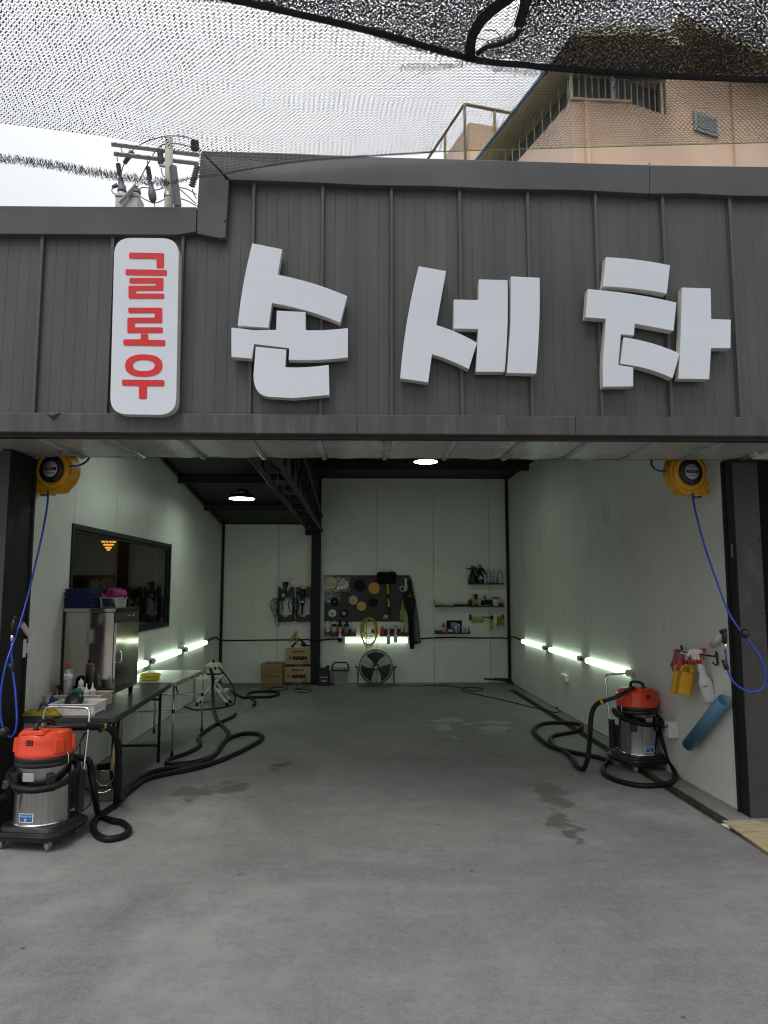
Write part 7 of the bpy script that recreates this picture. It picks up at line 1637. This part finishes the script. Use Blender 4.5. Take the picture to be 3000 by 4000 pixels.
MB().tube([at(515, 350), at(400, 520)], [.09, .06], 10).build('fuse_cover', 'insul', pole, True)
MB().tube([at(300, 838), at(222, 872)], [.07, .05], 10).build('fuse_cover', 'insul', pole, True)
MB().tube([at(920, 545), at(1085, 575)], .055, 8).build('switch_arm', 'trafo', pole, True)
a = at(1112, 565, -.2); e = at(1185, 1160, -.2); MB().tube([a, e], .115, 4, smooth=False).build('cable_riser', 'insul', pole, True)
for y in (985, 1010): p = at(1050, y); MB().lathe([(.135, -.03), (.135, .03)], 16, (p.x, YP, p.z)).build('pole_band', 'galv', pole, True)
for y in (870, 935, 1060): MB().tube([at(1100, y), at(1000 if y == 935 else 1110, y + 2)], .012, 5).build('step_bolt', 'galv', pole, True)
wires = [((515, 345), (560, 290), (700, 210), (850, 155), (1000, 125), (1150, 115), (1300, 130), (1400, 165), (1435, 200)), ((400, 520), (370, 590), (350, 690)),
         ((610, 790), (660, 690), (740, 540), (860, 340), (960, 245), (1100, 220), (1250, 245), (1390, 275)), ((290, 415), (297, 490)), ((737, 480), (745, 580)),
         ((222, 880), (215, 930), (250, 970), (320, 980)), ((805, 950), (830, 1060), (848, 1155)), ((610, 910), (660, 875), (760, 885), (860, 915), (990, 878)),
         ((640, 1015), (720, 1060), (850, 1105), (990, 1050)), ((1130, 840), (1250, 930), (1455, 1115)), ((1190, 875), (1330, 900), (1460, 980)), ((1215, 1038), (1320, 1070), (1460, 1145)),
         ((940, 590), (960, 690), (1000, 715), (1090, 665)), ((690, 815), (760, 835)), ((590, 780), (600, 860), (580, 900)), ((1400, 900), (1420, 970), (1460, 1035)), ((940, 330), (945, 270)), ((350, 290), (375, 380)), ((1480, 270), (1530, 330), (1600, 380))]
for w_ in wires: MB().tube(spline([at(*q) for q in w_], .08), .016, 5).build('wire', 'insul', pole, True)
tf = thing('pole_transformer', 'pale grey transformer tank with porcelain bushings beside the pole', 'transformer', at(460, 1150))
a, e = at(300, 1060), at(620, 1400); MB().box(a.x, e.x, YP - .2, YP + .35, e.z, a.z).build('tank', 'trafo', tf, True, bevel=.03)
a, e = at(292, 1015), at(630, 1065); MB().box(a.x, e.x, YP - .23, YP + .38, e.z, a.z).build('tank_lid', 'trafo', tf, True, bevel=.02)
for x, t_ in ((360, 850), (575, 905)):
    p0, p1 = at(x, 1020), at(x, t_); h = p1.z - p0.z
    MB().lathe([(.10, 0), (.125, h * .12), (.10, h * .2), (.125, h * .32), (.10, h * .4), (.11, h * .45)], 14, p0).build('bushing', 'porc', tf, True)
    MB().lathe([(.13, h * .45), (.135, h * .6), (.115, h * .7), (.12, h * .95), (.06, h)], 14, p0).build('bushing_cap', 'insul', tf, True)
a, e = at(330, 1105, -.3), at(570, 845, -.3); MB().tube([a, e], .07, 4, smooth=False).build('hanger_arm', 'arm', tf, True)
# ------------------------------------------------------------------ stucco house at the right
MT['stucco'] = mat('peach_stucco', (.66, .48, .36), .85, var=.09, vs_=.8, bump=.15, bs=30)
MT['stucco2'] = mat('pinkish_stucco', (.62, .48, .39), .85, var=.08, vs_=.8, bump=.15, bs=30)
MT['eave'] = mat('tan_eave_boards', (.52, .47, .32), .7, var=.12, vs_=2, stretch=(6, .5, 1))
MT['blue'] = mat('blue_eave_trim', (.20, .33, .52), .5)
MT['rail'] = mat('pale_window_bars', (.62, .62, .52), .5)
MT['winback'] = mat('dim_balcony_glass', (.16, .18, .165), .25, var=.3, vs_=1.5)
hs = thing('stucco_house', 'peach stucco house with barred balcony and small window behind the roof', 'house', (5, 16, -.35))
A = onY(2231, 393, 14.0); zt = A.z
d1 = Vector((-math.sin(R(17.5)), math.cos(R(17.5)), 0)); d2 = Vector((math.cos(R(2.5)), math.sin(R(2.5)), 0)); d3 = Vector((math.cos(R(21)), math.sin(R(21)), 0))
def meet(px, o, d):         # point of the line o + t*d that is seen at pixel column px
    best = None
    r_ = ray(px, 800); # solve (o + t d) x r = 0 in plan
    t = (r_.x * o.y - r_.y * o.x) / (d.x * r_.y - d.y * r_.x); return o + d * t
def quadwall(nm, a, e, z0, z1, m, parent=hs, th=.25, nn=None):
    d = (e - a).normalized(); n_ = nn or Vector((-d.y, d.x, 0)); n_ = n_ * th
    mb = MB(); vs = [Vector((q.x, q.y, z)) for z in (z0, z1) for q in (a, e, e + n_, a + n_)]
    mb.add(vs, [(0, 3, 2, 1), (4, 5, 6, 7), (0, 1, 5, 4), (1, 2, 6, 5), (2, 3, 7, 6), (3, 0, 4, 7)]); return mb.build(nm, m, parent, True)
B = meet(2480, A, d2); D = meet(2620, B, d3); E_ = meet(3250, B, d3); L0 = A + d1 * 9
quadwall('wall_side', A + d1 * .001, L0, -.35, zt, 'stucco2', nn=Vector((d1.y, -d1.x, 0)))
quadwall('wall_front', A, B, -.35, zt, 'stucco'); quadwall('wall_front', B + d3 * .001, D, -.35, zt, 'stucco'); 
w3 = quadwall('wall_corner', D + d3 * .001, E_, -.35, zt + 1.55, 'stucco')
quadwall('pilaster', meet(2292, A, d2) - Vector((0, .10, 0)), meet(2308, A, d2) - Vector((0, .10, 0)), -.35, zt - .05, 'stucco', th=.09)
quadwall('corner_pilaster', meet(2878, B, d3) - Vector((0, .08, 0)), meet(2884, B, d3) - Vector((0, .08, 0)), -.35, zt + 1.5, 'stucco', th=.07)
quadwall('parapet_cap', A + Vector((-.03, -.05, 0)), B + Vector((0, -.05, 0)), zt + .001, zt + .05, 'stucco', th=.3)
def offs(v, k): return v + Vector((0, k, 0))
quadwall('balcony_glass', offs(A, .30), offs(B, .30), zt - .4, zt + .77, 'winback', th=.05); quadwall('balcony_glass', offs(B, .30), offs(D, .30), zt - .4, zt + .77, 'winback', th=.05)
S0 = A + Vector((.30, .2, 0)); quadwall('balcony_glass', S0, S0 + d1 * 8.5, zt - .4, zt + .77, 'winback', th=.05, nn=Vector((d1.y, -d1.x, 0)))
for k in range(26):
    p = A + Vector((.06, .1, 0)) + d1 * (.35 * k + .15); MB().tube([(p.x, p.y, zt + .01), (p.x, p.y, zt + .775)], .016, 5).build('balcony_bar', 'rail', hs, True)
for a_, e_, n_ in ((A, B, 9), (B, D, 6)):
    for k in range(n_):
        p = a_ + (e_ - a_) * ((k + .5) / n_) + Vector((0, .12, 0)); MB().tube([(p.x, p.y, zt + .01), (p.x, p.y, zt + .775)], .014, 5).build('balcony_bar', 'rail', hs, True)
for px, m_ in ((2247, 'rail'), (2412, 'rail'), (2420, 'blue'), (2606, 'rail')):
    p = meet(px, A if px < 2480 else B, d2 if px < 2480 else d3) + Vector((0, .05, 0)); MB().box(p.x - .03, p.x + .03, p.y - .03, p.y + .03, zt + .02, zt + .775).build('balcony_post', m_, hs, True)
Ee = onY(2160, 262, 14.6)
zr = zt + .78; Ee = onZ(2160, 262, zr)          # edge of the left eave at roof height
O = Ee - d1 * .9; Q = Ee + d1 * 13
fp = [O, Vector((B.x, B.y - 1.0, 0)), Vector((D.x - .01, D.y - 1.0, 0)), Vector((D.x - .01, D.y + 6, 0)), Q]
MB().prism([(v.x, v.y) for v in fp], (0, 0, zr), X, Yv, (0, 0, .2)).build('roof_slab', 'eave', hs, True)
fp = [Vector((D.x, D.y - .8, 0)), Vector((E_.x, E_.y - .8, 0)), Vector((E_.x + 2, E_.y + 8, 0)), Vector((D.x, D.y + 8, 0))]
MB().prism([(v.x, v.y) for v in fp], (0, 0, zt + 1.56), X, Yv, (0, 0, .2)).build('roof_slab', 'eave', hs, True)
MB().tube([O + Vector((-.03, 0, .08)), Q + Vector((-.03, 0, .08))], .04, 6).build('gutter', 'blue', hs, True)
qn = [meet(px, B, d3) for px in (2725, 2818)]
def zat(px, py, p): r_ = ray(px, py); return CAMH + r_.z * (p.y / r_.y)
za, zb = zat(2725, 438, qn[0]), zat(2725, 512, qn[0])
wn_ = quadwall('window', qn[0] - Vector((0, .06, 0)), qn[1] - Vector((0, .06, 0)), zb, za, 'arm', th=.05)
quadwall('pane', qn[0] + d3 * .08 - Vector((0, .072, 0)), qn[1] - d3 * .08 - Vector((0, .072, 0)), zb + .07, za - .07, 'winback', wn_, th=.01)
# smaller rooftop block further back, with a pipe frame
T = onY(1833, 477, 20.5)
bk = thing('rooftop_block', 'small peach rooftop room with a rusty pipe frame behind the parapet', 'house', (T.x + 1, T.y + 1, -.35))
dA = d1; dB = Vector((math.cos(R(14)), math.sin(R(14)), 0))
quadwall('wall_front', T, T + dB * 2.6, -.35, T.z, 'stucco', bk); quadwall('wall_side', T + dA * .001, T + dA * 5, -.35, T.z, 'stucco2', bk, nn=Vector((dA.y, -dA.x, 0)))
MT['rust'] = mat('rusty_pipe', (.22, .17, .10), .7, var=.3)
G = onY(1815, 407, 20.2); 
for pts in ((G, G + dA * 6), (G, G + dB * 2.6), (G, Vector((G.x, G.y, T.z - 2))), (G + dA * 1.5, G + dA * 1.5 - Vector((0, 0, 2.2))), (G + dA * 3, G + dA * 3 - Vector((0, 0, 2.2))), (G + dB * 1.0, G + dB * 1.0 - Vector((0, 0, 1.6)))):
    MB().tube(pts, .05, 6).build('frame_pipe', 'rust', bk, True)
